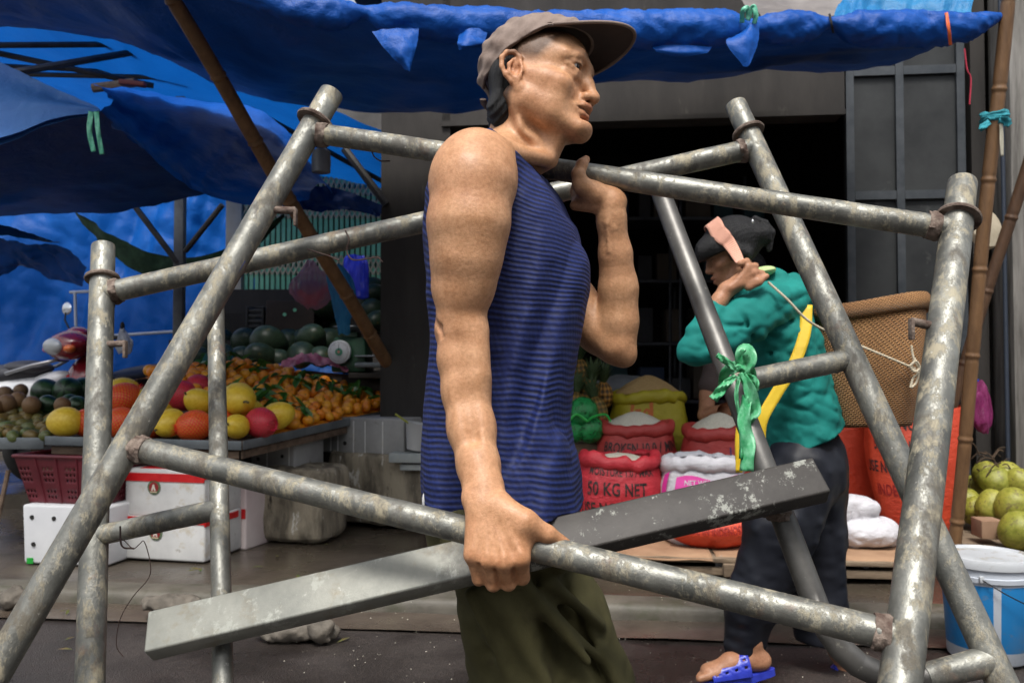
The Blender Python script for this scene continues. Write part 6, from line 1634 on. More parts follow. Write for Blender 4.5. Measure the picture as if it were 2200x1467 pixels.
    for y0, d0, x0, x1, st in ((772, 6.0, 430, 730, 43), (738, 6.35, 430, 730, 46), (708, 6.7, 560, 770, 42), (680, 6.95, 640, 800, 40), (652, 7.05, 690, 830, 42), (622, 7.1, 760, 840, 40)):
        x = x0
        while x < x1:
            WM.append((x + random.uniform(-5, 5), y0 + random.uniform(-5, 5), d0 + random.uniform(-.06, .06), random.uniform(26, 34) * (1 if y0 > 700 else .95))); x += st
    WM += [(575, 735, 6.1, 36), (668, 728, 6.2, 31), (705, 655, 6.6, 32), (800, 668, 6.7, 27), (812, 690, 6.6, 24), (808, 632, 6.8, 22), (650, 690, 6.6, 28)]
    for x, y, d, r in WM: put('watermelon', P(x, y, d), (random.uniform(-.4, .4), random.uniform(-.5, .5), random.uniform(0, 6)), M(r, d))
    for o in protos.values():
        pass
    # ---- crates on the shelf
    def dark_crate(px, py, d, w, h, label, holes=True):
        o = empty('crate', P(px, py, d), label, 'crate', 'black crates on the watermelon shelf'); b = MB(); c = P(px, py, d)
        n1, n2 = 24, 10
        b.sheet(lambda u, v: c + Vector(((u - .5) * w, 0, v * h * (1 - .0 * u))), n1, n2)
        if holes: b.f = [f for i, f in enumerate(b.f) if not ((i // n1) % 2 == 1 and (i % n1) % 2 == 1)]
        b.sheet(lambda u, v: c + Vector(((u - .5) * w, .25, v * h)), 4, 4); b.sheet(lambda u, v: c + Vector((-.5 * w, .25 * u, v * h)), 4, 4); b.sheet(lambda u, v: c + Vector((.5 * w, .25 * u, v * h)), 4, 4)
        b.build('side', mat('black plastic', (.012, .012, .013), (.02, .02, .02), rough=.5), o, thick=.006); b = MB()
        b.tube([c + Vector((-.5 * w, 0, 0)), c + Vector((-.5 * w, 0, h)), c + Vector((.5 * w, 0, h)), c + Vector((.5 * w, 0, 0))], .012, 6); b.build('rim', mat('black plastic', (.012, .012, .013)), o)
    dark_crate(548, 716, 6.5, .12, .20, 'small black basket with an open grid left of the cardboard')
    bx_, fr_, R = box_at(622, 712, 6.45, .36, .24, .2, 12, mat('dark brown carton', (.022, .015, .011), (.04, .028, .02), scale=5, rough=.85), 'carton', 'dark brown carton with two holes on the watermelon shelf', 'carton', tilt=-8, bev=.006)
    for x, z in ((-.04, .13), (.035, .165)): disc(bx_, 'hole', fr_(x, z, .003), R, .014, m_green, .004, 14)
    # ---- scales
    sc = empty('weighing_scale', P(735, 790, 5.7), 'green dial scale with a round white face behind the oranges', 'scale')
    c = P(730, 756, 5.68); fcR = rotm(0, 0, -8); m_sg = mat('dark green enamel', (.008, .045, .02), (.015, .07, .03), scale=8, rough=.4)
    b = MB(); b.box(P(758, 762, 5.80), (.22, .16, .24), fcR, bev=.02, taper=1.15); b.box(P(758, 722, 5.80), (.10, .10, .05), fcR, bev=.01); b.build('housing', m_sg, sc)
    b = MB(); b.lathe([(.072, -.02), (.078, -.01), (.078, .012), (.072, .016)], c, 32, fcR @ rotm(90, 0, 0)); dl_ = b.build('dial', mat('white dial', (.55, .57, .60), rough=.3), sc)
    n_ = fcR @ Vector((0, -1, 0)); disc(dl_, 'dial_centre', c + n_ * .020, fcR, .025, mat('dial green', (.03, .22, .13), rough=.4)); disc(dl_, 'dial_hub', c + n_ * .024, fcR, .009, mat('dial hub', (.5, .2, .15), rough=.4))
    b = MB()
    for k in range(40):
        a = 2 * math.pi * k / 40; r0 = .060 if k % 4 else .054; v = Vector((math.sin(a), 0, math.cos(a))); w_ = Vector((math.cos(a), 0, -math.sin(a))) * .0009
        q = [c + n_ * .0180 + fcR @ (v * r0 - w_), c + n_ * .0180 + fcR @ (v * r0 + w_), c + n_ * .0180 + fcR @ (v * .069 + w_), c + n_ * .0180 + fcR @ (v * .069 - w_)]
        b.add(q, [(0, 1, 2, 3)])
    b.build('dial_marks', m_hole, dl_, smooth=False); b = MB(); b.add([c + n_ * .0230 + fcR @ Vector(q) for q in ((-.003, 0, 0), (.003, 0, 0), (.001, 0, .055), (-.001, 0, .055))], [(0, 1, 2, 3)]); b.build('needle', m_hole, dl_, smooth=False)
    b = MB(); b.lathe([(.02, 0), (.10, .006), (.13, .03), (.128, .033), (.10, .012), (.0, .006)], P(758, 712, 5.8), 28, cap=False); b.build('pan', m_tin, sc)
    es = empty('counter_scale', P(815, 785, 5.7), 'flat grey electronic scale on the counter beside the bamboo', 'scale')
    b = MB(); b.box(P(818, 784, 5.7), (.30, .22, .035), rotm(0, 0, -4), bev=.008); b.build('base', m_tin, es); b = MB(); b.box(P(812, 765, 5.72), (.27, .2, .012), rotm(0, 0, -4), bev=.004); b.build('plate', mat('brushed plate', (.16, .18, .20), (.24, .26, .28), scale=12, rough=.4, metal=.5), es)
    ct = MB(); ct.box(P(826, 806, 5.75) + Vector((0, .05, 0)), (.42, .34, .035), rotm(0, 0, -6), bev=.004); ct.box(P(838, 850, 5.95), (.34, .25, .30), rotm(0, 0, -6)); tag(ct.build('counter', mat('dark counter wood', (.03, .024, .02), (.06, .05, .04), scale=8, rough=.8)), 'dark wooden counter under the electronic scale', 'counter')
    # ---- plastic bags
    def bag_mat(nm, a, c, al, tr=.35):
        m = bpy.data.materials.new(nm); t = NT(m); f = t.noise(11, 5, .6, t.mapped((3, 3, .8)))
        t.out('Base Color', t.ramp(f, [(.3, a), (.7, c)])); t.b.inputs['Roughness'].default_value = .22; t.b.inputs['Alpha'].default_value = al
        t.out('Normal', t.bump(t.noise(16, 6, .7, t.mapped((3, 3, .8)), .8), 1.0, .02))
        tl = t.n.new('ShaderNodeBsdfTranslucent'); tl.inputs[0].default_value = (*c, 1); mx = t.n.new('ShaderNodeMixShader'); mx.inputs[0].default_value = tr; o = t.n['Material Output']
        t.link(t.b.outputs[0], mx.inputs[1]); t.link(tl.outputs[0], mx.inputs[2]); t.link(mx.outputs[0], o.inputs[0]); return m
    def bag(outline, d, depth, m, label, extra=None, name='plastic_bag'):
        """a hanging bag: outline rows (py, left, right) swept into a creased, closed skin"""
        q = spline([(y, l, r) for y, l, r in outline], 26); b = MB(); seg = 36
        for j, (y, l, r) in enumerate(q):
            c = P((l + r) / 2, y, d); hw = M((r - l) / 2, d); t = j / 26
            for k in range(seg):
                a = 2 * math.pi * k / seg; w = 1 + .10 * math.sin(a * 5 + 2 * t) * math.sin(t * 3.1) + .06 * math.sin(a * 11 + t * 4)
                b.v.append((c.x + math.cos(a) * hw * w, c.y + math.sin(a) * min(hw, depth) * w * .7, c.z + .006 * math.sin(a * 3 + j)))
        for j in range(26):
            for k in range(seg): b.f.append((j * seg + k, j * seg + (k + 1) % seg, (j + 1) * seg + (k + 1) % seg, (j + 1) * seg + k))
        return tag(b.build(name, m, auto=None), label, 'plastic bag', 'plastic bags hanging round the stall')
    pb = bag([(560, 660, 672), (580, 648, 690), (605, 625, 715), (628, 622, 722), (648, 640, 706), (664, 662, 686)], 5.2, .08, bag_mat('clear pink film', (.45, .16, .24), (.60, .34, .42), .42), 'clear pinkish plastic bag of red packets hung on the bamboo')
    b = MB()
    for x, y, a, L in ((655, 635, 30, .055), (690, 628, -35, .07), (668, 650, 5, .05), (676, 640, -20, .06)): b.box(P(x, y, 5.2), (L * 1.8, .03, .038), rotm(0, a, 10), bev=.008)
    tag(b.build('red_packet', mat('red packet', (.45, .01, .03), (.6, .03, .05), scale=10, rough=.3)), kind='stuff')
    b = MB(); b.ell(P(668, 612, 5.2), (.07, .03, .03)); tag(b.build('blue_packet', mat('blue packet', (.03, .08, .30), rough=.3)), 'dull blue packet inside the clear pinkish bag', 'packet')
    bag([(568, 702, 728), (580, 700, 744), (610, 704, 758), (645, 712, 762), (675, 718, 758), (690, 722, 752), (718, 728, 752)], 5.1, .05, bag_mat('cyan film', (.01, .16, .40), (.05, .35, .62), .72), 'thin cyan plastic bag hanging upside down on the bamboo')
    bag([(549, 744, 780), (565, 738, 788), (600, 740, 790), (640, 752, 792)], 5.6, .05, bag_mat('royal blue film', (.004, .012, .30), (.015, .04, .60), .95, .3), 'opaque royal blue plastic bag in front of the gate')
    pk = patch([[(600, 780, 5.72), (640, 758, 5.75), (690, 768, 5.75), (748, 788, 5.72)], [(598, 788, 5.66), (640, 778, 5.62), (690, 782, 5.62), (750, 796, 5.66)]], 40, 14, .04, 9, rid=.03).build('plastic_wrap', bag_mat('pink plastic film', (.35, .015, .12), (.62, .34, .45), .95), auto=None)
    tag(pk, 'crumpled pink plastic film lying in front of the dial scale', 'plastic wrap')
    # hammock, rack, rag, cup
    hm = patch([[(158, 452, 6.0), (240, 505, 5.9), (330, 545, 5.9), (420, 552, 5.9), (520, 520, 5.9), (612, 462, 6.0)], [(162, 456, 6.1), (235, 545, 6.0), (330, 600, 5.95), (420, 605, 5.95), (520, 560, 6.0), (612, 470, 6.1)]], 70, 14, .02, 5, rid=.02).build('hammock', mat('dark green netting', (.006, .028, .014), (.02, .06, .03), scale=20, rough=.9, bump=.8, bscale=60, spots=((30, .6, .1, (.003, .008, .005)),)), auto=None)
    tag(hm, 'dark green hammock slung between the post and the gate', 'hammock')
    rk = empty('rack', P(260, 860, 7.2), 'thin white metal rack in front of the bright blue tarpaulin', 'rack'); m_wht = mat('white painted tube', (.38, .40, .44), (.50, .52, .55), scale=9, rough=.5)
    for pts in ([(150, 628, 7.2), (215, 625, 7.2)], [(161, 628, 7.2), (168, 860, 7.2)], [(164, 726, 7.2), (378, 712, 7.2)], [(375, 640, 7.25), (378, 860, 7.25)]):
        b = MB(); b.tube([P(*p) for p in pts], .013, 8); b.build('tube', m_wht, rk)
    wb = bag([(702, 260, 266), (712, 256, 270), (730, 252, 282), (745, 248, 284), (760, 256, 280)], 6.2, .05, bag_mat('white film', (.45, .46, .48), (.62, .63, .65), .9), 'white plastic bag with a dark knot hung on the red motorbike')
    b = MB(); b.ell(P(263, 700, 6.2), (.016, .016, .03)); b.build('knot', m_hole, wb)
    cu = MB(); cu.lathe([(.050, 0), (.052, .01), (.082, .15), (.086, .155), (.08, .15), (.05, .012)], P(892, 966, 4.95), 28, rotm(0, 10, 0)); tag(cu.build('plastic_cup', mat('white plastic', (.55, .56, .56), rough=.35, transl=.2)), 'white plastic tub on the pale board behind the man', 'tub')
    b = MB(); b.tube([P(849, 889, 4.9), P(906, 928, 4.9)], .006, 6); tag(b.build('straw', mat('yellow green stalk', (.28, .30, .04), rough=.6)), 'yellow green stalk sticking up beside the white tub', 'stalk')
    b = MB(); b.box(P(905, 980, 5.0), (.33, .22, .055), rotm(0, 0, -8), bev=.006); b.box(P(915, 1000, 5.02), (.26, .2, .035), rotm(0, 0, -8), bev=.004); tag(b.build('board', mat('pale grey board', (.26, .29, .29), (.36, .38, .37), scale=6, rough=.7, spots=((12, .62, .1, (.15, .09, .05)),))), 'pale grey board stack holding the white tub', 'board')
    b = MB(); b.box(P(915, 1075, 5.05), (.05, .05, .44)); tag(b.build('trestle_leg', m_wood), 'short wooden leg under the pale grey board', 'leg')
    # ---- motorbikes
    tag(MB().box((-3.2, 6.9, .085), (4.2, 2.2, .15)).build('raised_pavement', m_walk, smooth=False), kind='structure')
    def motorbike(o0, yaw_, m_body, m_seat, label, white=False):
        """scooter pointing along its own +x, wheels on the ground"""
        root = empty('motorbike', o0, label, 'motorbike', 'motorbikes parked behind the stall'); R = rotm(0, 0, yaw_)
        q = lambda x, y, z: o0 + R @ Vector((x, y, z))
        m_ty = mat('black rubber', (.012, .012, .012), rough=.7); m_al = mat('grey alloy', (.25, .25, .26), rough=.35, metal=.8)
        for x in (.62, -.60):
            b = MB(); b.tube([q(x + .24 * math.cos(a), 0, .28 + .24 * math.sin(a)) for a in np.linspace(0, 2 * math.pi, 37)[:-1]], .045, 10, closed=True); w = b.build('wheel', m_ty, root)
            b = MB(); b.lathe([(.19, -.02), (.195, .02)], q(x, 0, .28), 24, R @ rotm(90, 0, 0)); b.build('rim', m_al, w)
        b = MB(); b.ell(q(.40, 0, .66), (.10, .17, .30), R @ rotm(0, -18, 0)); b.ell(q(.60, 0, .52), (.20, .08, .10), R); b.ell(q(.02, 0, .40), (.45, .14, .12), R); b.build('leg_shield', m_body, root)
        b = MB(); b.ell(q(.46, 0, 1.0), (.15, .20, .11), R @ rotm(0, 16, 0)); b.ell(q(.40, 0, 1.08), (.08, .13, .06), R); fa = b.build('front_cowl', m_body, root)
        b = MB(); b.ell(q(.575, 0, .985), (.05, .13, .065), R @ rotm(0, 16, 0)); b.build('headlight', mat('clear lens', (.35, .37, .38), rough=.08, coat=.5), fa)
        for s in (-1, 1):
            b = MB(); b.ell(q(.535, s * .165, .97), (.04, .05, .03), R); b.build('indicator', mat('orange lens', (.6, .13, .02), rough=.15), fa)
            b = MB(); b.tube([q(.36, s * .04, 1.04), q(.34, s * .22, 1.07), q(.28, s * .36, 1.05)], .016, 8); hb = b.build('handlebar', m_ty, root)
            b = MB(); b.tube([q(.33, s * .24, 1.08), q(.36, s * .30, 1.20), q(.34, s * .33, 1.26)], .007, 6); b.build('mirror_stalk', m_ty, root)
            b = MB(); b.ell(q(.33, s * .335, 1.29), (.018, .075, .05), R); b.build('mirror', mat('mirror glass', (.75, .77, .80), rough=.08, metal=.6) if (s < 0) != white else m_ty, root)
        b = MB(); b.ell(q(-.22, 0, .78), (.42, .135, .085), R @ rotm(0, 5, 0)); b.ell(q(-.48, 0, .84), (.20, .12, .06), R); b.build('seat', m_seat, root)
        b = MB(); b.ell(q(-.30, 0, .64), (.48, .15, .13), R @ rotm(0, 8, 0)); b.ell(q(-.66, 0, .74), (.20, .09, .07), R @ rotm(0, 14, 0)); b.build('rear_body', m_body, root)
        b = MB(); b.tube([q(-.40, .13, .80), q(-.62, .14, .86), q(-.76, .06, .90), q(-.76, -.06, .90), q(-.62, -.14, .86), q(-.40, -.13, .80)], .014, 8); b.build('grab_rail', m_al, root)
        b = MB(); b.ell(q(-.84, 0, .76), (.03, .07, .04), R); b.build('tail_light', mat('red lens', (.5, .01, .01), rough=.15), root)
        b = MB(); b.tube([q(-.2, .13, .25), q(-.75, .16, .35)], .05, 12); b.build('exhaust', m_al, root)
    m_seatk = mat('black vinyl seat', (.022, .022, .028), (.04, .04, .05), scale=8, rough=.45)
    p = P(222, 800, 6.35); motorbike(Vector((p.x + .06, p.y + .30, .18)), 232, mat('wine red paint', (.16, .004, .010), (.24, .01, .02), scale=3, rough=.22, coat=.6), m_seatk, 'wine red motorbike with its headlight towards the street')
    p = P(30, 800, 6.3); motorbike(Vector((p.x - .42, p.y + .15, .17)), 172, mat('white paint', (.55, .56, .58), (.66, .67, .68), scale=3, rough=.25, coat=.5), m_seatk, 'white scooter with a black seat at the left edge', True)
# ------------------------------------------------------------------ sacks of rice, pallets and the rest on the right
def sack_mat(nm, a, b, tr=.0):
    m = bpy.data.materials.new(nm); t = NT(m)
    c = t.ramp(t.noise(4, 6, .65), [(.3, a), (.7, b)])
    w1 = t.node('ShaderNodeTexWave', Scale=70.0, Distortion=.4, bands_direction='Z'); t.link(t.co(), w1.inputs['Vector'])
    w2 = t.node('ShaderNodeTexWave', Scale=70.0, Distortion=.4, bands_direction='X'); t.link(t.co(), w2.inputs['Vector'])
    w = t.math('ADD', w1.outputs['Fac'], w2.outputs['Fac']); c = t.mix(t.math('MULTIPLY', w, .10), c, tuple(x * .45 for x in a))
    t.out('Base Color', c); t.b.inputs['Roughness'].default_value = .48
    t.out('Normal', t.bump(t.noise(20, 6, .68, t.mapped((1, 1, 1.8))), .65, .012, t.bump(w, .25, .0015))); return m
m_sred = sack_mat('red woven sack', (.34, .030, .028), (.50, .060, .050)); m_sred2 = sack_mat('crimson woven sack', (.40, .018, .030), (.58, .035, .050))
m_sor = sack_mat('orange red woven sack', (.50, .040, .014), (.68, .075, .028)); m_syel = sack_mat('olive yellow woven sack', (.30, .25, .006), (.44, .38, .02)); m_swh = sack_mat('white woven sack', (.52, .52, .56), (.68, .67, .70))
m_rice = mat('white rice', (.50, .47, .37), (.66, .63, .53), scale=160, rough=.7, bump=.6, bscale=320, bdist=.003); m_bran = mat('brown grain', (.26, .16, .06), (.40, .27, .11), scale=150, rough=.8, bump=.6, bscale=320, bdist=.003)
m_ink = mat('black print', (.018, .013, .013), (.22, .03, .03), scale=75, detail=8, rough=.6, lo=.50, hi=.74); m_inkr = mat('dark red print', (.26, .010, .008), rough=.6)
m_card = mat('cardboard', (.26, .15, .085), (.36, .22, .13), scale=6, rough=.9, bump=.2); m_pal = mat('pallet wood', (.12, .085, .055), (.24, .18, .12), scale=7, rough=.9, bump=.5, bscale=30, vec=(1, 5, 5))
SG = 'sacks of rice set out at the shop front'
def sack(px, d, zb, w, h, m, label, fill=None, heap=.06, fill_z=-.06, texts=(), roll=.030, seed=0.0, ry=.8, lean=0.0, leany=0.0, group=SG, rolled=True):
    """an open woven sack with its mouth rolled down; px is the middle, w and h in metres"""
    c = P(px, 900, d); c.z = zb; root = empty('sack', c, label, 'sack', group); r0 = w / 2
    def rad(t):
        if not rolled: return r0 * (.66 + .42 * math.sin(min(max(t, 0), 1) * 2.0)) * (.9 + .1 * min(1, t / .1))
        return r0 * (.90 + .16 * math.sin(min(max(t, 0), 1) * 2.6) - .10 * max(0, t - .72) / .28) * (1 if t > .06 else .86 + .14 * (t / .06) ** .5)
    def pt(a, t, off=0.0):
        ex = 2.7 if rolled else 2.15; ca, sa = math.cos(a), math.sin(a); k = (abs(ca) ** ex + abs(sa) ** ex) ** (-1 / ex); r = rad(t) + off
        wv = 1 + .035 * nz((ca * 1.4, sa * 1.4, t * 2.2), 1.6, seed) + .022 * nz((ca * 3, sa * 3, t * 8), 1.5, seed + 4) + .012 * math.sin(a * 9 + seed + 3 * t) * max(0, t - .55)
        z = h * t + .010 * math.sin(a * 2 + seed) * t
        return c + Vector((r * k * ca * wv + lean * t * t, r * k * sa * ry * wv + leany * t * t, z))
    b = MB(); nu, nv = 72, 26
    b.sheet(lambda u, v: pt(2 * math.pi * u, v), nu, nv); b.add([pt(2 * math.pi * k / nu, 0) for k in range(nu)], [tuple(range(nu))[::-1]])
    body = b.build('cloth', m, root, auto=None)
    if rolled:
        def rl(u, v):
            a = 2 * math.pi * u; th = -2.2 + v * 4.9; rr = roll * (1 + .30 * nz((math.cos(a) * 2, math.sin(a) * 2, seed), 1.6, seed) + .16 * nz((math.cos(a) * 5, math.sin(a) * 5, seed + v * 1.5), 1.5, seed))
            p = pt(a, 1.0, -.004); o = (pt(a, 1.0, .02) - p); o.z = 0; o = o.normalized()
            return p + o * (rr * math.cos(th) + .004) + Vector((0, 0, rr * 1.2 * math.sin(th) - .012 + .016 * nz((math.cos(a) * 3, math.sin(a) * 3, 4), 1.5, seed)))
        b = MB(); b.sheet(rl, nu, 14); b.build('rolled_mouth', m, root, auto=None)
        b = MB(); b.sheet(lambda u, v: pt(2 * math.pi * u, 1.02 - .30 * v, -.012), nu, 4); b.build('lining', m, root, auto=None)
    if fill is not None:
        def hp(u, v):
            a = 2 * math.pi * u; p = pt(a, .9, -.012); q = c + Vector((lean, leany, 0)); x = q.lerp(p, v); x.z = zb + h + fill_z + heap * (1 - v ** 1.5) + .004 * nz((x.x, x.y, 0), 30); return x
        b = MB(); b.sheet(hp, 48, 14); b.build('grain', fill, root, auto=None)
    for body_, size, a0, t0, mm, *cond in texts:
        a0r = math.radians(a0)
        def fn(x, y): return pt(a0r + x / (rad(t0) * 1.02), t0 + y / h, .0028)
        me = text_mesh(body_, size, fn, 0, size * .024, 1.05, cond[0] if cond else .8); finish('lettering', me, mm, body, smooth=False)
    return root
ZP = .162
if want('goods'):
    # pallet and cardboard
    pa = empty('pallet', S(.95, .43 + .5, KH), 'weathered low wooden pallet under the rice sacks', 'pallet')
    for k in range(7):
        b = MB(); b.box(S(.95, .50 + .155 * k, .150), (1.62, .10, .018), KR, bev=.002); b.v = [tuple(Vector(v) + Vector((0, 0, .004 * nz(v, 6)))) for v in b.v]; b.build('deck_board', m_pal, pa)
    for u in (.22, .95, 1.70):
        b = MB(); b.box(S(u, .95, .112), (.09, 1.05, .055), KR, bev=.003); b.build('bearer', m_pal, pa)
    b = MB(); b.box(S(.95, .475, .100), (1.60, .018, .035), KR, bev=.002); b.build('face_board', m_pal, pa)
    for u0, u1, v0, lab in ((.15, .86, .44, 'flattened brown cardboard under the red rice sacks'), (.88, 1.78, .46, 'flattened brown cardboard under the white sack')):
        b = MB(); b.sheet(lambda a, v: S(u0 + (u1 - u0) * a, v0 + .9 * v + .012 * nz((a * 3, 0, u0), 2), .1635 + .006 * nz((a * 4, v * 3, u0), 1.5) - .012 * (v < .04)), 40, 16)
        tag(b.build('cardboard_sheet', m_card, thick=.005), lab, 'cardboard', 'cardboard sheets on the pallet')
    b = MB(); b.sheet(lambda a, v: P(1535 + 22 * a + 3 * v, 1196 + 34 * v + 3 * math.sin(a * 7), 3.905), 8, 8); tag(b.build('tape_scrap', mat('clear tape', (.45, .45, .46), rough=.25, alpha=.6), thick=.001), 'scrap of clear tape stuck on the pallet edge', 'tape')
    b = MB(); b.sheet(lambda a, v: P(1848 + 34 * a, 1200 + 14 * v + 6 * math.sin(a * 5) + a * 4, 3.90), 8, 8); tag(b.build('tape_scrap', mat('clear tape', (.45, .45, .46)), thick=.001), 'scrap of clear film on the cardboard below the white sack', 'tape')
    # sacks
    sack(1330, 4.30, ZP, .405, .405, m_sred2, 'bright red rice sack printed 50 KG NET, nearest the man', m_rice, .045, -.022, (('MOISTURE 1.0 / MAX', .052, 268, .865, m_ink, .62), ('50 KG NET', .088, 262, .66, m_ink, .66), ('USE NO HOOKS', .080, 262, .42, m_ink, .62)), seed=1)
    sack(1366, 4.78, ZP, .425, .53, m_sred, 'dull red rice sack heaped with white rice in front of the yellow sack', m_rice, .085, -.005, (('BROKEN 10.0 / MIN', .075, 272, .80, m_ink, .62), ('QUALITY', .072, 285, .60, m_ink, .7), ('MAX', .065, 300, .44, m_ink, .7)), seed=2)
    sack(1546, 4.66, ZP, .40, .515, m_sred, 'dull red rice sack heaped with white rice beside the seller\'s arm', m_rice, .105, -.01, (('|', .12, 275, .75, mat('blue print', (.02, .02, .12), rough=.6), .5),), seed=3)
    sack(1392, 5.10, ZP, .45, .69, m_syel, 'olive yellow sack heaped with brown grain', m_bran, .11, .01, (('50', .12, 255, .82, mat('orange print', (.42, .10, .012), rough=.6), .8), ('|', .30, 240, .76, mat('orange print', (.42, .10, .012)), .6), ('|', .30, 268, .76, mat('orange print', (.42, .10, .012)), .6)), seed=4)
    wsk = sack(1508, 4.22, ZP, .40, .395, m_swh, 'white rice sack printed in pink, behind the green ribbon', m_swh, .01, -.09, (), seed=5)
    # pink print on the white sack
    c = P(1508, 900, 4.22); c.z = ZP
    m_pink = mat('pink print', (.55, .02, .24), (.65, .06, .34), scale=12, rough=.5)
    body = [o for o in wsk.children if o.name.startswith('cloth')][0]
    def wp(a, t, off=.0026):
        ex = 2.7; ca, sa = math.cos(a), math.sin(a); k = (abs(ca) ** ex + abs(sa) ** ex) ** (-1 / ex); r = .2 * (.90 + .16 * math.sin(t * 2.6) - .10 * max(0, t - .72) / .28) * 1.045 + off
        return c + Vector((r * k * ca, r * k * sa * .8, .395 * t))
    b = MB(); b.sheet(lambda u, v: wp(math.radians(228 + 92 * u), .62 + .22 * v + .03 * math.sin(u * 9) * (v > .5)), 30, 8); b.build('printed_patch', m_pink, body, auto=None)
    b = MB(); b.sheet(lambda u, v: wp(math.radians(205 + 10 * u), .45 + .40 * v + .05 * u), 8, 8); b.build('printed_patch', m_pink, body, auto=None)
    for tx, t0, sz in (('NET WEIGHT 50 KG', .78, .034), ('RICE SUPERIOR', .70, .040), ('LONG GRAIN', .64, .034)):
        me = text_mesh(tx, sz, lambda x, y: wp(math.radians(272) + x / .21, t0 + y / .395, .0055), 0, sz * .012, 1.0, .8); finish('lettering', me, m_swh, body, smooth=False)
    # the orange sack lying in front of the white one
    osk = SDF(P(1420, 1215, 4.35) - Vector((0, .4, 0)), P(1640, 1090, 4.1) + Vector((.1, .5, .05)), .006)
    cc = P(1535, 1150, 4.12); osk.ell(np3((cc.x, cc.y, ZP + .085)), (.23, .15, .088), None, 0); osk.ell(np3((cc.x + .05, cc.y, ZP + .10)), (.19, .14, .085), None, .03)
    X, Y, Z = osk.grid((slice(None),) * 3); osk.D = osk.D + .008 * vnoise(X, Y, Z, 12, 61) + .003 * vnoise(X, Y, Z, 34, 62)
    me, V = osk.mesh('osk', 1); o1 = finish('sack', me, m_sor); tag(o1, 'plump orange red sack lying on the cardboard below the white printed one', 'sack', SG)
    def fr_on(x, y):       # print follows the bulging front
        px_ = cc.x - .035 + x; zz = ZP + .095 + y + .22 * x * x * 2
        return Vector((px_, cc.y - .150 * math.sqrt(max(0.02, 1 - ((px_ - cc.x) / .24) ** 2 - ((zz - ZP - .085) / .095) ** 2)) - .014, zz))
    me = text_mesh('MADE IN INDENOSIA', .055, fr_on, 0, .0006, 1.0, .58); finish('lettering', me, m_inkr, o1, smooth=False)
    # tall orange sacks at the right
    def tall(px, d, w, h, label, seed, texts, lean, leany=.0):
        r = sack(px, d, ZP - .0, w, h, m_sor, label, None, texts=texts, seed=seed, lean=lean, leany=leany, rolled=False, ry=.66)
        b = MB(); c = P(px, 900, d); c.z = ZP
        b.ell(c + Vector((lean, leany, h - .01)), (w * .42, w * .27, .05), None, 28, 12, lambda q: q * (1 + .10 * nz(q, 2.2, seed))); b.build('folded_top', m_sor, r, auto=None)
        return r
    tall(1832, 4.62, .34, .60, 'slim orange red sack standing between the woman\'s legs and the tall full one', 7, (), -.03)
    tall(1966, 4.30, .45, .655, 'tall bulging orange red sack printed in black behind the scaffold legs', 8, (('USE NO', .075, 233, .88, m_ink, .72), ('50 KG NET', .075, 232, .72, m_ink, .72), ('USE NO HOOKS', .075, 232, .55, m_ink, .72), ('INDENOSIA', .075, 236, .38, m_inkr, .72)), .02, .06)
    # tied white bag
    wbg = SDF(P(1770, 1215, 4.30) - Vector((0, .4, 0)), P(1960, 1050, 3.9) + Vector((.05, .6, .04)), .005); c = P(1855, 1150, 4.10)
    wbg.ell(np3((c.x, c.y, ZP + .075)), (.175, .13, .082), None, 0); wbg.cone(np3((c.x + .10, c.y, ZP + .04)), np3((c.x + .185, c.y, ZP + .018)), .05, .012, .03)
    wbg.cone(np3((c.x - .10, c.y - .02, ZP + .175)), np3((c.x + .025, c.y - .03, ZP + .185)), .055, .045, .012); wbg.ell(np3((c.x - .05, c.y, ZP + .21)), (.10, .06, .04), None, .012)
    X, Y, Z = wbg.grid((slice(None),) * 3); wbg.D = wbg.D + .006 * vnoise(X, Y, Z, 18, 63) + .004 * (1 - 2 * np.abs(vnoise(X, Y, Z, 26, 64)))
    me, V = wbg.mesh('wbg', 1); tag(finish('sack', me, m_swh), 'small white sack with its mouth folded over, in front of the orange ones', 'sack', SG)
    # grey bags in the dark behind
    b = MB(); b.ell(P(1340, 838, 5.6), (.22, .16, .10), None, 26, 14, lambda q: q * (1 + .1 * nz(q, 2))); tag(b.build('sack', mat('grey sack', (.09, .10, .11), (.14, .15, .16), scale=6, rough=.7)), 'limp grey sack behind the yellow one', 'sack', SG)
    # pineapples
    def pine_mat():
        m = bpy.data.materials.new('pineapple skin'); t = NT(m); sep = t.n.new('ShaderNodeSeparateXYZ'); t.link(t.co(), sep.inputs[0]); ang = t.math('ARCTAN2', sep.outputs['Y'], sep.outputs['X'])
        a = t.math('SINE', t.math('ADD', t.math('MULTIPLY', ang, 6), t.math('MULTIPLY', sep.outputs['Z'], 95))); c = t.math('SINE', t.math('SUBTRACT', t.math('MULTIPLY', ang, 6), t.math('MULTIPLY', sep.outputs['Z'], 95))); f = t.math('ADD', t.math('MULTIPLY', t.math('MULTIPLY', a, c), .5), .5)
        t.out('Base Color', t.mix(t.math('MULTIPLY', t.rand(), .5), t.ramp(f, [(.25, (.05, .03, .008)), (.6, (.30, .13, .018)), (.9, (.42, .22, .04))]), (.08, .08, .015))); t.b.inputs['Roughness'].default_value = .6; t.out('Normal', t.bump(f, .9, .008)); return m
    pp = None; m_pine = pine_mat(); m_pl = mat('pineapple leaf', (.03, .06, .02), (.07, .11, .045), scale=8, rough=.6)
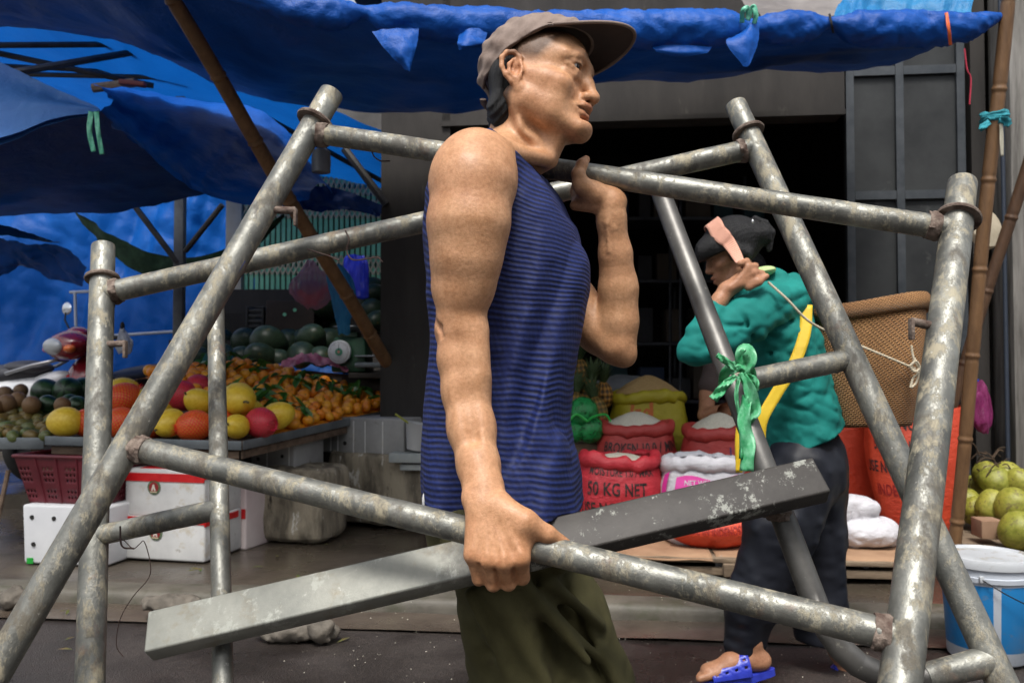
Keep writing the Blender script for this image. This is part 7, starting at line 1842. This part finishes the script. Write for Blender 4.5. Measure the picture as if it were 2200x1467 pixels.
    for x, y, d, tilt_, rz in ((1222, 832, 5.0, -8, 10), (1262, 845, 4.95, 6, 60), (1296, 850, 5.05, -4, 140), (1292, 882, 4.85, 14, 200), (1250, 800, 5.25, 5, 270), (1232, 872, 4.85, -12, 300)):
        if pp is None:
            pp = empty('pineapple', (0, 0, 0), 'ripe pineapple with its grey green crown, beside the yellow sack', 'pineapple', 'pineapples beside the yellow sack')
            b = MB(); b.ell((0, 0, .085), (.058, .058, .085), None, 28, 18); b.build('fruit', m_pine, pp, local=True)
            b = MB()
            for k in range(42):
                a = k * 2.4; up = k / 42; L = .075 + .05 * up; o_ = .75 - .6 * up; pb_ = Vector((math.cos(a) * .016, math.sin(a) * .016, .165 + .03 * up)); dr_ = Vector((math.cos(a) * o_, math.sin(a) * o_, 1)).normalized(); sd_ = Vector((-math.sin(a), math.cos(a), 0)) * .009
                tp = pb_ + dr_ * L + Vector((math.cos(a), math.sin(a), -.4)) * .012; md_ = pb_ + dr_ * L * .5
                b.add([pb_ - sd_, pb_ + sd_, md_ + sd_ * .8, tp, md_ - sd_ * .8], [(0, 1, 2, 4), (4, 2, 3)])
            b.build('crown', m_pl, pp, local=True, smooth=False); o = pp
        else: o = copy_tree(pp)
        q = P(x, y, d); o.location = q - Vector((0, 0, .085)); o.rotation_euler = (math.radians(tilt_), math.radians(tilt_ * .7), math.radians(rz))
    st = MB(); st.box(P(1262, 965, 4.98), (.50, .40, .10), KR, bev=.006); st.box(P(1262, 1010, 4.98), (.46, .36, .16), KR); tag(st.build('crate', m_pal), 'rough wooden crate under the pineapples and the green net bag', 'crate')
    # melons in a green net bag
    ng = empty('net_bag', P(1253, 945, 4.72), 'shiny green net bag of round melons in front of the pineapples', 'net bag')
    m_net = mat('green plastic net', (.008, .16, .035), (.02, .34, .09), scale=34, rough=.25, alpha=.82, bump=.9, bscale=40, bdist=.01)
    b = MB()
    for x, y, r in ((1252, 885, 33), (1235, 925, 26), (1268, 922, 30)): b.ell(P(x, y, 4.72), (M(r, 4.72),) * 3, None, 24, 14, lambda q: q * (1 + .05 * nz(q, 4)))
    b.build('net', m_net, ng); b = MB(); b.tube(spline([tuple(P(*x)) for x in ((1262, 905, 4.63), (1275, 895, 4.62), (1300, 890, 4.62), (1312, 905, 4.63))], 16), .006, 6); b.tube(spline([tuple(P(*x)) for x in ((1262, 905, 4.63), (1240, 890, 4.62), (1225, 900, 4.62))], 12), .008, 6); b.build('knot', mat('bright green string', (.02, .38, .06), rough=.4), ng)
    # ---- seller, half hidden
    se = empty('person', P(1580, 1120, 5.15), 'seller in brown T-shirt leaning a bare forearm on a rice sack behind the woman', 'person')
    sv = SDF(P(1440, 1100, 5.15) - Vector((0, .35, 0)), P(1720, 560, 5.15) + Vector((0, .45, 0)), .0065)
    sv.ell(np3(P(1612, 590, 5.15)), (.078, .095, .115), None, 0); sv.cone(np3(P(1610, 640, 5.16)), np3(P(1606, 680, 5.18)), .052, .055, .02)
    sv.chain([np3(P(1535, 770, 5.10)), np3(P(1520, 850, 5.02)), np3(P(1517, 890, 4.92))], [.052, .046, .043], .02); sv.chain([np3(P(1515, 892, 4.92)), np3(P(1560, 880, 4.80)), np3(P(1590, 884, 4.74))], [.043, .036, .026], .015)
    sv.cone(np3(P(1592, 884, 4.74)), np3(P(1618, 892, 4.70)), .028, .022, .01)
    for k in range(4): sv.chain([np3(P(1612 + k, 884 + 5 * k, 4.70)), np3(P(1634 + k, 890 + 5 * k, 4.66)), np3(P(1640, 900 + 4 * k, 4.65))], [.010, .009, .007], .004)
    sv.cone(np3(P(1600, 876, 4.72)), np3(P(1616, 872, 4.67)), .011, .008, .006)
    sv.chain([np3(P(1690, 770, 5.10)), np3(P(1705, 880, 5.05)), np3(P(1660, 930, 4.9))], [.05, .043, .032], .02)
    me, V = sv.mesh('seller_skin', 1); paint(me, np.ones((len(V), 3), np.float32)); finish('body', me, m_skin2, se)
    b = MB(); b.ell(P(1614, 575, 5.17), (.088, .103, .10), None, 24, 14); b.build('hair', m_hair, se)
    sh_ = SDF(P(1440, 1160, 5.15) - Vector((0, .35, 0)), P(1740, 660, 5.15) + Vector((0, .45, 0)), .0065)
    sh_.chain([np3(P(1612, 745, 5.18)), np3(P(1612, 900, 5.22)), np3(P(1612, 1080, 5.25))], [.165, .15, .17], .04, flat=((0, 1, 0), 1.35)); sh_.chain([np3(P(1560, 720, 5.17)), np3(P(1538, 780, 5.10)), np3(P(1526, 828, 5.04))], [.075, .068, .066], .03); sh_.chain([np3(P(1665, 720, 5.17)), np3(P(1690, 810, 5.08))], [.075, .068], .03)
    X, Y, Z = sh_.grid((slice(None),) * 3); sh_.D = sh_.D + .008 * vnoise(X, Y, Z, (12, 10, 8), 71)
    me, V = sh_.mesh('tshirt', 1); finish('t_shirt', me, canvas_mat('brown grey jersey', (.070, .052, .048), (.115, .088, .080), 6, 500), se)
    # ---- dim goods inside
    sf = empty('storage_shelf', P(1400, 850, 7.3), 'dim metal shelving with boxes in the dark doorway', 'shelf'); m_sfm = mat('dull shelf steel', (.06, .065, .08), (.11, .115, .13), scale=8, rough=.5, metal=.3)
    for x, d in ((1290, 7.6), (1440, 7.2), (1462, 7.0), (1600, 7.4), (1300, 8.0), (1450, 7.6)):
        b = MB(); b.tube([P(x, 930, d), P(x, 380, d)], .014, 8); b.build('upright', m_sfm, sf)
    for y in (480, 610, 740, 860):
        b = MB(); b.box((P(1445, y, 7.4)), (1.35, .5, .025)); b.build('shelf_board', m_sfm, sf)
    k = 0
    for y in (475, 605, 735, 855):
        x = 1300
        while x < 1600:
            w = random.uniform(26, 58); h = random.uniform(40, 85); k += 1; c_ = random.choice([(.03, .05, .10), (.10, .08, .06), (.05, .05, .055), (.12, .03, .03), (.03, .07, .08), (.14, .13, .12)])
            b = MB(); q = P(x + w / 2, y, 7.35); hh = M(h, 7.35); b.box(q + Vector((0, 0, hh / 2 - .0)), (M(w, 7.35) * .92, .3, hh), bev=.006)
            tag(b.build('carton', mat('dim carton %d' % (k % 6), c_, tuple(v * 1.4 for v in c_), scale=5, rough=.7)), 'small dim carton on the shelving in the dark doorway', 'carton', 'cartons on the dark shelving'); x += w + random.uniform(2, 26)
    # ---- coconuts at the far right
    m_coc = mat('green coconut husk', (.20, .20, .018), (.36, .34, .055), scale=5, rough=.5, bump=.25, bscale=30, spots=((2.2, .56, .10, (.12, .07, .03)), (5, .60, .08, (.06, .035, .02))), rnd=.4, rcol=(.12, .16, .02))
    cp_ = None
    for x, y, d, r, a in ((2178, 1088, 4.15, 38, .4), (2190, 1140, 3.95, 40, 1.2), (2132, 1092, 4.25, 34, 2.2), (2100, 1098, 4.4, 30, .2), (2140, 1035, 4.45, 30, 1.7), (2165, 1018, 4.5, 26, 3.1), (2120, 1020, 4.6, 27, .9), (2192, 1040, 4.4, 30, 2.0), (2078, 1078, 4.5, 28, 1.4), (2186, 905, 4.9, 30, .5), (2192, 868, 5.0, 26, 1.9), (2205, 950, 4.85, 32, 2.8), (2196, 838, 5.05, 24, .7), (2100, 1050, 4.7, 26, 2.6)):
        if cp_ is None:
            b = MB(); b.ell((0, 0, 0), (1.12, .98, .98), None, 28, 18, lambda q: q * (1 + .12 * abs(math.sin(1.5 * math.atan2(q.z, q.y))) * (1 - abs(q.x)) + .10 * max(0, q.x) ** 3 + .05 * nz(q, 2.5))); me = b.mesh()
            cp_ = bpy.data.objects.new('coconut', me); COL.objects.link(cp_); me.materials.append(m_coc); me.polygons.foreach_set('use_smooth', [True] * len(me.polygons)); tag(cp_, 'green coconut in the pile right of the timber posts', 'coconut', 'green coconuts at the right edge')
            b = MB(); b.lathe([(.30, 0), (.34, .05), (.22, .10), (.05, .12)], (0, 0, 0), 12, rotm(0, 90, 0)); b.v = [(x_ + .98, y_, z_) for x_, y_, z_ in b.v]; b.build('husk_cap', mat('dry husk', (.10, .06, .03), (.18, .11, .06), scale=10, rough=.9), cp_, local=True); o = cp_
        else: o = copy_tree(cp_)
        o.location = P(x, y, d); o.scale = (M(r, d),) * 3; o.rotation_euler = (a, a * 2.1, a * 3.3)
    b = MB()
    for k in range(36):
        q0 = P(random.uniform(2085, 2195), random.uniform(975, 1070), random.uniform(4.4, 4.7)); q1 = q0 + Vector((random.uniform(-.10, .10), random.uniform(-.05, .05), random.uniform(-.06, .10))); b.tube(spline([tuple(q0), tuple(q0.lerp(q1, .5) + Vector((0, 0, .02))), tuple(q1)], 6), .0035, 5)
    tag(b.build('coconut_stalks', mat('dark dry stalks', (.03, .02, .013), (.09, .055, .03), scale=20, rough=.9)), kind='stuff')
    box_at(2134, 1158, 4.02, .10, .085, .12, 0, mat('brown carton scrap', (.22, .13, .08), (.30, .19, .12), scale=7, rough=.9), 'carton', 'small brown cardboard piece under the coconuts', 'carton', bev=.003)
    st = MB(); st.box(P(2165, 1198, 4.22), (.55, .85, .20), KR, bev=.01); tag(st.build('plank_stack', m_pal), 'low dark planks under the coconut pile', 'planks')
    b = MB(); b.box(P(2196, 800, 5.2), (.20, .2, .22), bev=.006); yb2 = tag(b.build('carton', mat('yellow carton', (.50, .30, .012), rough=.7)), 'yellow carton with white paper at the right edge', 'carton'); b = MB(); b.box(P(2200, 785, 5.09), (.09, .004, .12)); b.build('paper', mat('white paper', (.5, .5, .5), rough=.8), yb2)
    # ---- paint bucket
    c = P(2122, 1404, 3.02); c.z = .012
    bu = empty('bucket', c, 'dirty blue and white paint bucket with its lid on', 'bucket'); rb, rt, hb = .128, .148, .355
    def bucket_mat():
        m = bpy.data.materials.new('printed bucket plastic'); t = NT(m); sep = t.n.new('ShaderNodeSeparateXYZ'); t.link(t.co(), sep.inputs[0]); z = sep.outputs['Z']; ang = t.math('ARCTAN2', sep.outputs['Y'], sep.outputs['X'])
        band = t.math('MULTIPLY', t.math('GREATER_THAN', z, .045), t.math('LESS_THAN', z, .268))
        gap = t.math('GREATER_THAN', t.math('ABSOLUTE', t.math('ADD', ang, 1.85)), .085)
        c0 = t.mix(t.math('MULTIPLY', band, gap), (.50, .54, .60), (.015, .20, .50))
        c0 = t.mix(t.math('MULTIPLY', t.ramp(t.noise(16, 7, .72), [(.58, (0, 0, 0)), (.70, (1, 1, 1))]), .7), c0, (.22, .20, .13)); c0 = t.mix(t.math('MULTIPLY', t.ramp(t.noise(5, 5), [(.5, (0, 0, 0)), (.7, (1, 1, 1))]), .3), c0, (.16, .22, .26))
        t.out('Base Color', c0); t.b.inputs['Roughness'].default_value = .42; return m
    b = MB(); b.lathe([(rb * .96, 0), (rb, .006), (rb + (rt - rb) * .75, hb * .78), (rt + .002, hb * .785), (rt + .004, hb * .83), (rt, hb * .835), (rt + .001, hb * .93)], (0, 0, 0), 64); b.build('body', bucket_mat(), bu, local=True)
    m_lid = mat('dirty white lid', (.40, .42, .44), (.55, .57, .60), scale=4, rough=.45, spots=((15, .56, .12, (.26, .21, .13)), (40, .62, .08, (.18, .14, .09))))
    b = MB(); b.lathe([(rt + .003, hb * .905), (rt + .008, hb * .91), (rt + .008, hb * .965), (rt + .003, hb * .995), (rt - .006, hb), (rt - .012, hb * .975), (rt * .5, hb * .978), (.0005, hb * .978)], (0, 0, 0), 64); b.build('lid', m_lid, bu, local=True)
    b = MB(); b.tube(spline([(-.085, -.128, .292), (-.02, -.165, .250), (.06, -.165, .215), (.12, -.13, .225), (.152, -.02, .29)], 30), .0022, 8); b.build('handle', mat('thin wire', (.05, .05, .05), rough=.4, metal=.8), bu, local=True)
    b = MB(); b.box((-.085, -.124, .292), (.016, .012, .022), bev=.003); b.build('handle_lug', m_lid, bu, local=True); bu.rotation_euler = (0, 0, .0)
    # ---- hanging pink bag, strap, clip
    m_pkb = None
    try: pkm = bag_mat('magenta film', (.24, .015, .11), (.46, .07, .26), .95)
    except NameError: pkm = mat('magenta film', (.24, .015, .11), (.46, .07, .26), scale=8, rough=.3)
    if want('stall'):
        bag([(818, 2096, 2112), (840, 2088, 2122), (870, 2078, 2128), (900, 2082, 2130), (922, 2100, 2124), (930, 2112, 2122)], 4.4, .05, pkm, 'magenta plastic bag hanging from the blue clip by the timber post')
    b = MB(); b.box(P(2085, 817, 4.35), (.085, .012, .014), rotm(0, 0, 4), bev=.003); tag(b.build('clip', mat('blue plastic clip', (.01, .05, .45), rough=.35)), 'small blue plastic clip above the magenta bag', 'clip')
    tag(ribbon([(2070, 824, 4.33), (2068, 900, 4.33), (2060, 985, 4.33)], .011, 20, .001).build('strap', mat('beige webbing', (.20, .16, .11), rough=.8), thick=.002), 'beige strap hanging beside the magenta bag', 'strap')
    b = MB(); b.lathe([(.075, -.02), (.11, .0), (.10, .025), (.03, .04)], P(2112, 492, 4.3), 24, rotm(80, 0, 20)); tag(b.build('straw_hat', mat('cream hat', (.36, .31, .22), (.44, .38, .28), scale=20, rough=.9)), 'cream hat hung on the timber post', 'hat')
    # ---- litter, stones
    def stone(px, py, d, rad_, lab, seed, z=None):
        o = SDF(Vector(P(px, py, d)) - Vector((rad_[0] * 1.5, rad_[1] * 1.5, rad_[2] * 2)), Vector(P(px, py, d)) + Vector((rad_[0] * 1.5, rad_[1] * 1.5, rad_[2] * 2)), min(rad_) / 9)
        o.ell(np3(P(px, py, d)), rad_, None, 0); X, Y, Z = o.grid((slice(None),) * 3); o.D = o.D + min(rad_) * .35 * vnoise(X, Y, Z, .9 / min(rad_), seed) + min(rad_) * .12 * vnoise(X, Y, Z, 2.5 / min(rad_), seed + 1)
        me, V = o.mesh('stone', 1); return tag(finish('stone', me, mat('stone', (.075, .065, .052), (.15, .13, .105), scale=14, rough=.8, bump=.6, bscale=60)), lab, 'stone', 'stones along the kerb')
    stone(640, 1352, 3.22, (.16, .07, .045), 'large flat dark stone on the road below the square bar', 81)
    stone(375, 1296, 3.45, (.13, .06, .04), 'grey stone against the kerb by the left scaffold post', 83); stone(30, 1285, 3.62, (.08, .06, .045), 'rough stone against the kerb at the left edge', 85)
    stone(690, 1350, 3.18, (.06, .05, .045), 'smaller round stone right of the flat dark one', 87)
    if want('stall'):
        put('orange', G(357, 1306, .035), (.4, .3, 0), .030, 'single fallen orange on the gutter below the kerb', 'fallen fruit in the gutter')
    rgw = SDF(P(850, 1200, 4.0) - Vector((0, .25, .05)), P(960, 1140, 4.0) + Vector((.05, .3, .08)), .005); c = P(905, 1178, 4.05); c.z = .09; rgw.ell(np3(c), (.13, .09, .055), None, 0); X, Y, Z = rgw.grid((slice(None),) * 3); rgw.D = rgw.D + .022 * vnoise(X, Y, Z, 22, 91) + .010 * vnoise(X, Y, Z, 50, 92); rgw.D = np.maximum(rgw.D, .066 - Z)
    me, V = rgw.mesh('rag', 1); tag(finish('plastic_scrap', me, mat('milky film', (.35, .36, .38), (.50, .51, .53), scale=16, rough=.3, bump=.6, bscale=50)), 'crumpled milky plastic on the pavement behind the man', 'plastic scrap')
    b = MB()
    for px, py, z in ((420, 1222, .07), (412, 1226, .07), (430, 1224, .07), (555, 1218, .07), (596, 1195, .07), (700, 1170, .07), (738, 1375, .005), (150, 1372, .005), (75, 1350, .005), (140, 1395, .005), (135, 1313, .02), (145, 1315, .02), (316, 1330, .005), (640, 1240, .07), (1420, 1265, .07), (1700, 1340, .015)):
        p = G(px, py, z); L, w = random.uniform(.02, .035), random.uniform(.006, .011); R = rotm(random.uniform(-10, 10), random.uniform(-10, 10), random.uniform(0, 360)); b.add([p + R @ Vector(q) for q in ((-L, 0, .002), (0, w, .006), (L, 0, .002), (0, -w, .004))], [(0, 1, 2, 3)])
    tag(b.build('leaf_litter', mat('fallen leaves', (.05, .09, .015), (.12, .07, .03), scale=25, rough=.6)), kind='stuff')
    b = MB()
    for k in range(200):
        px, py = random.uniform(560, 2000), random.uniform(1240, 1467); p = G(px, py, .006 if py > 1340 else (.02 if py > 1300 else .069)); s_ = random.uniform(.0008, .0017); b.ell(p, (s_ * 1.6, s_, s_), None, 5, 3)
    tag(b.build('splash_specks', m_rice), kind='stuff')  # white specks added to stand for rain splash on the ground
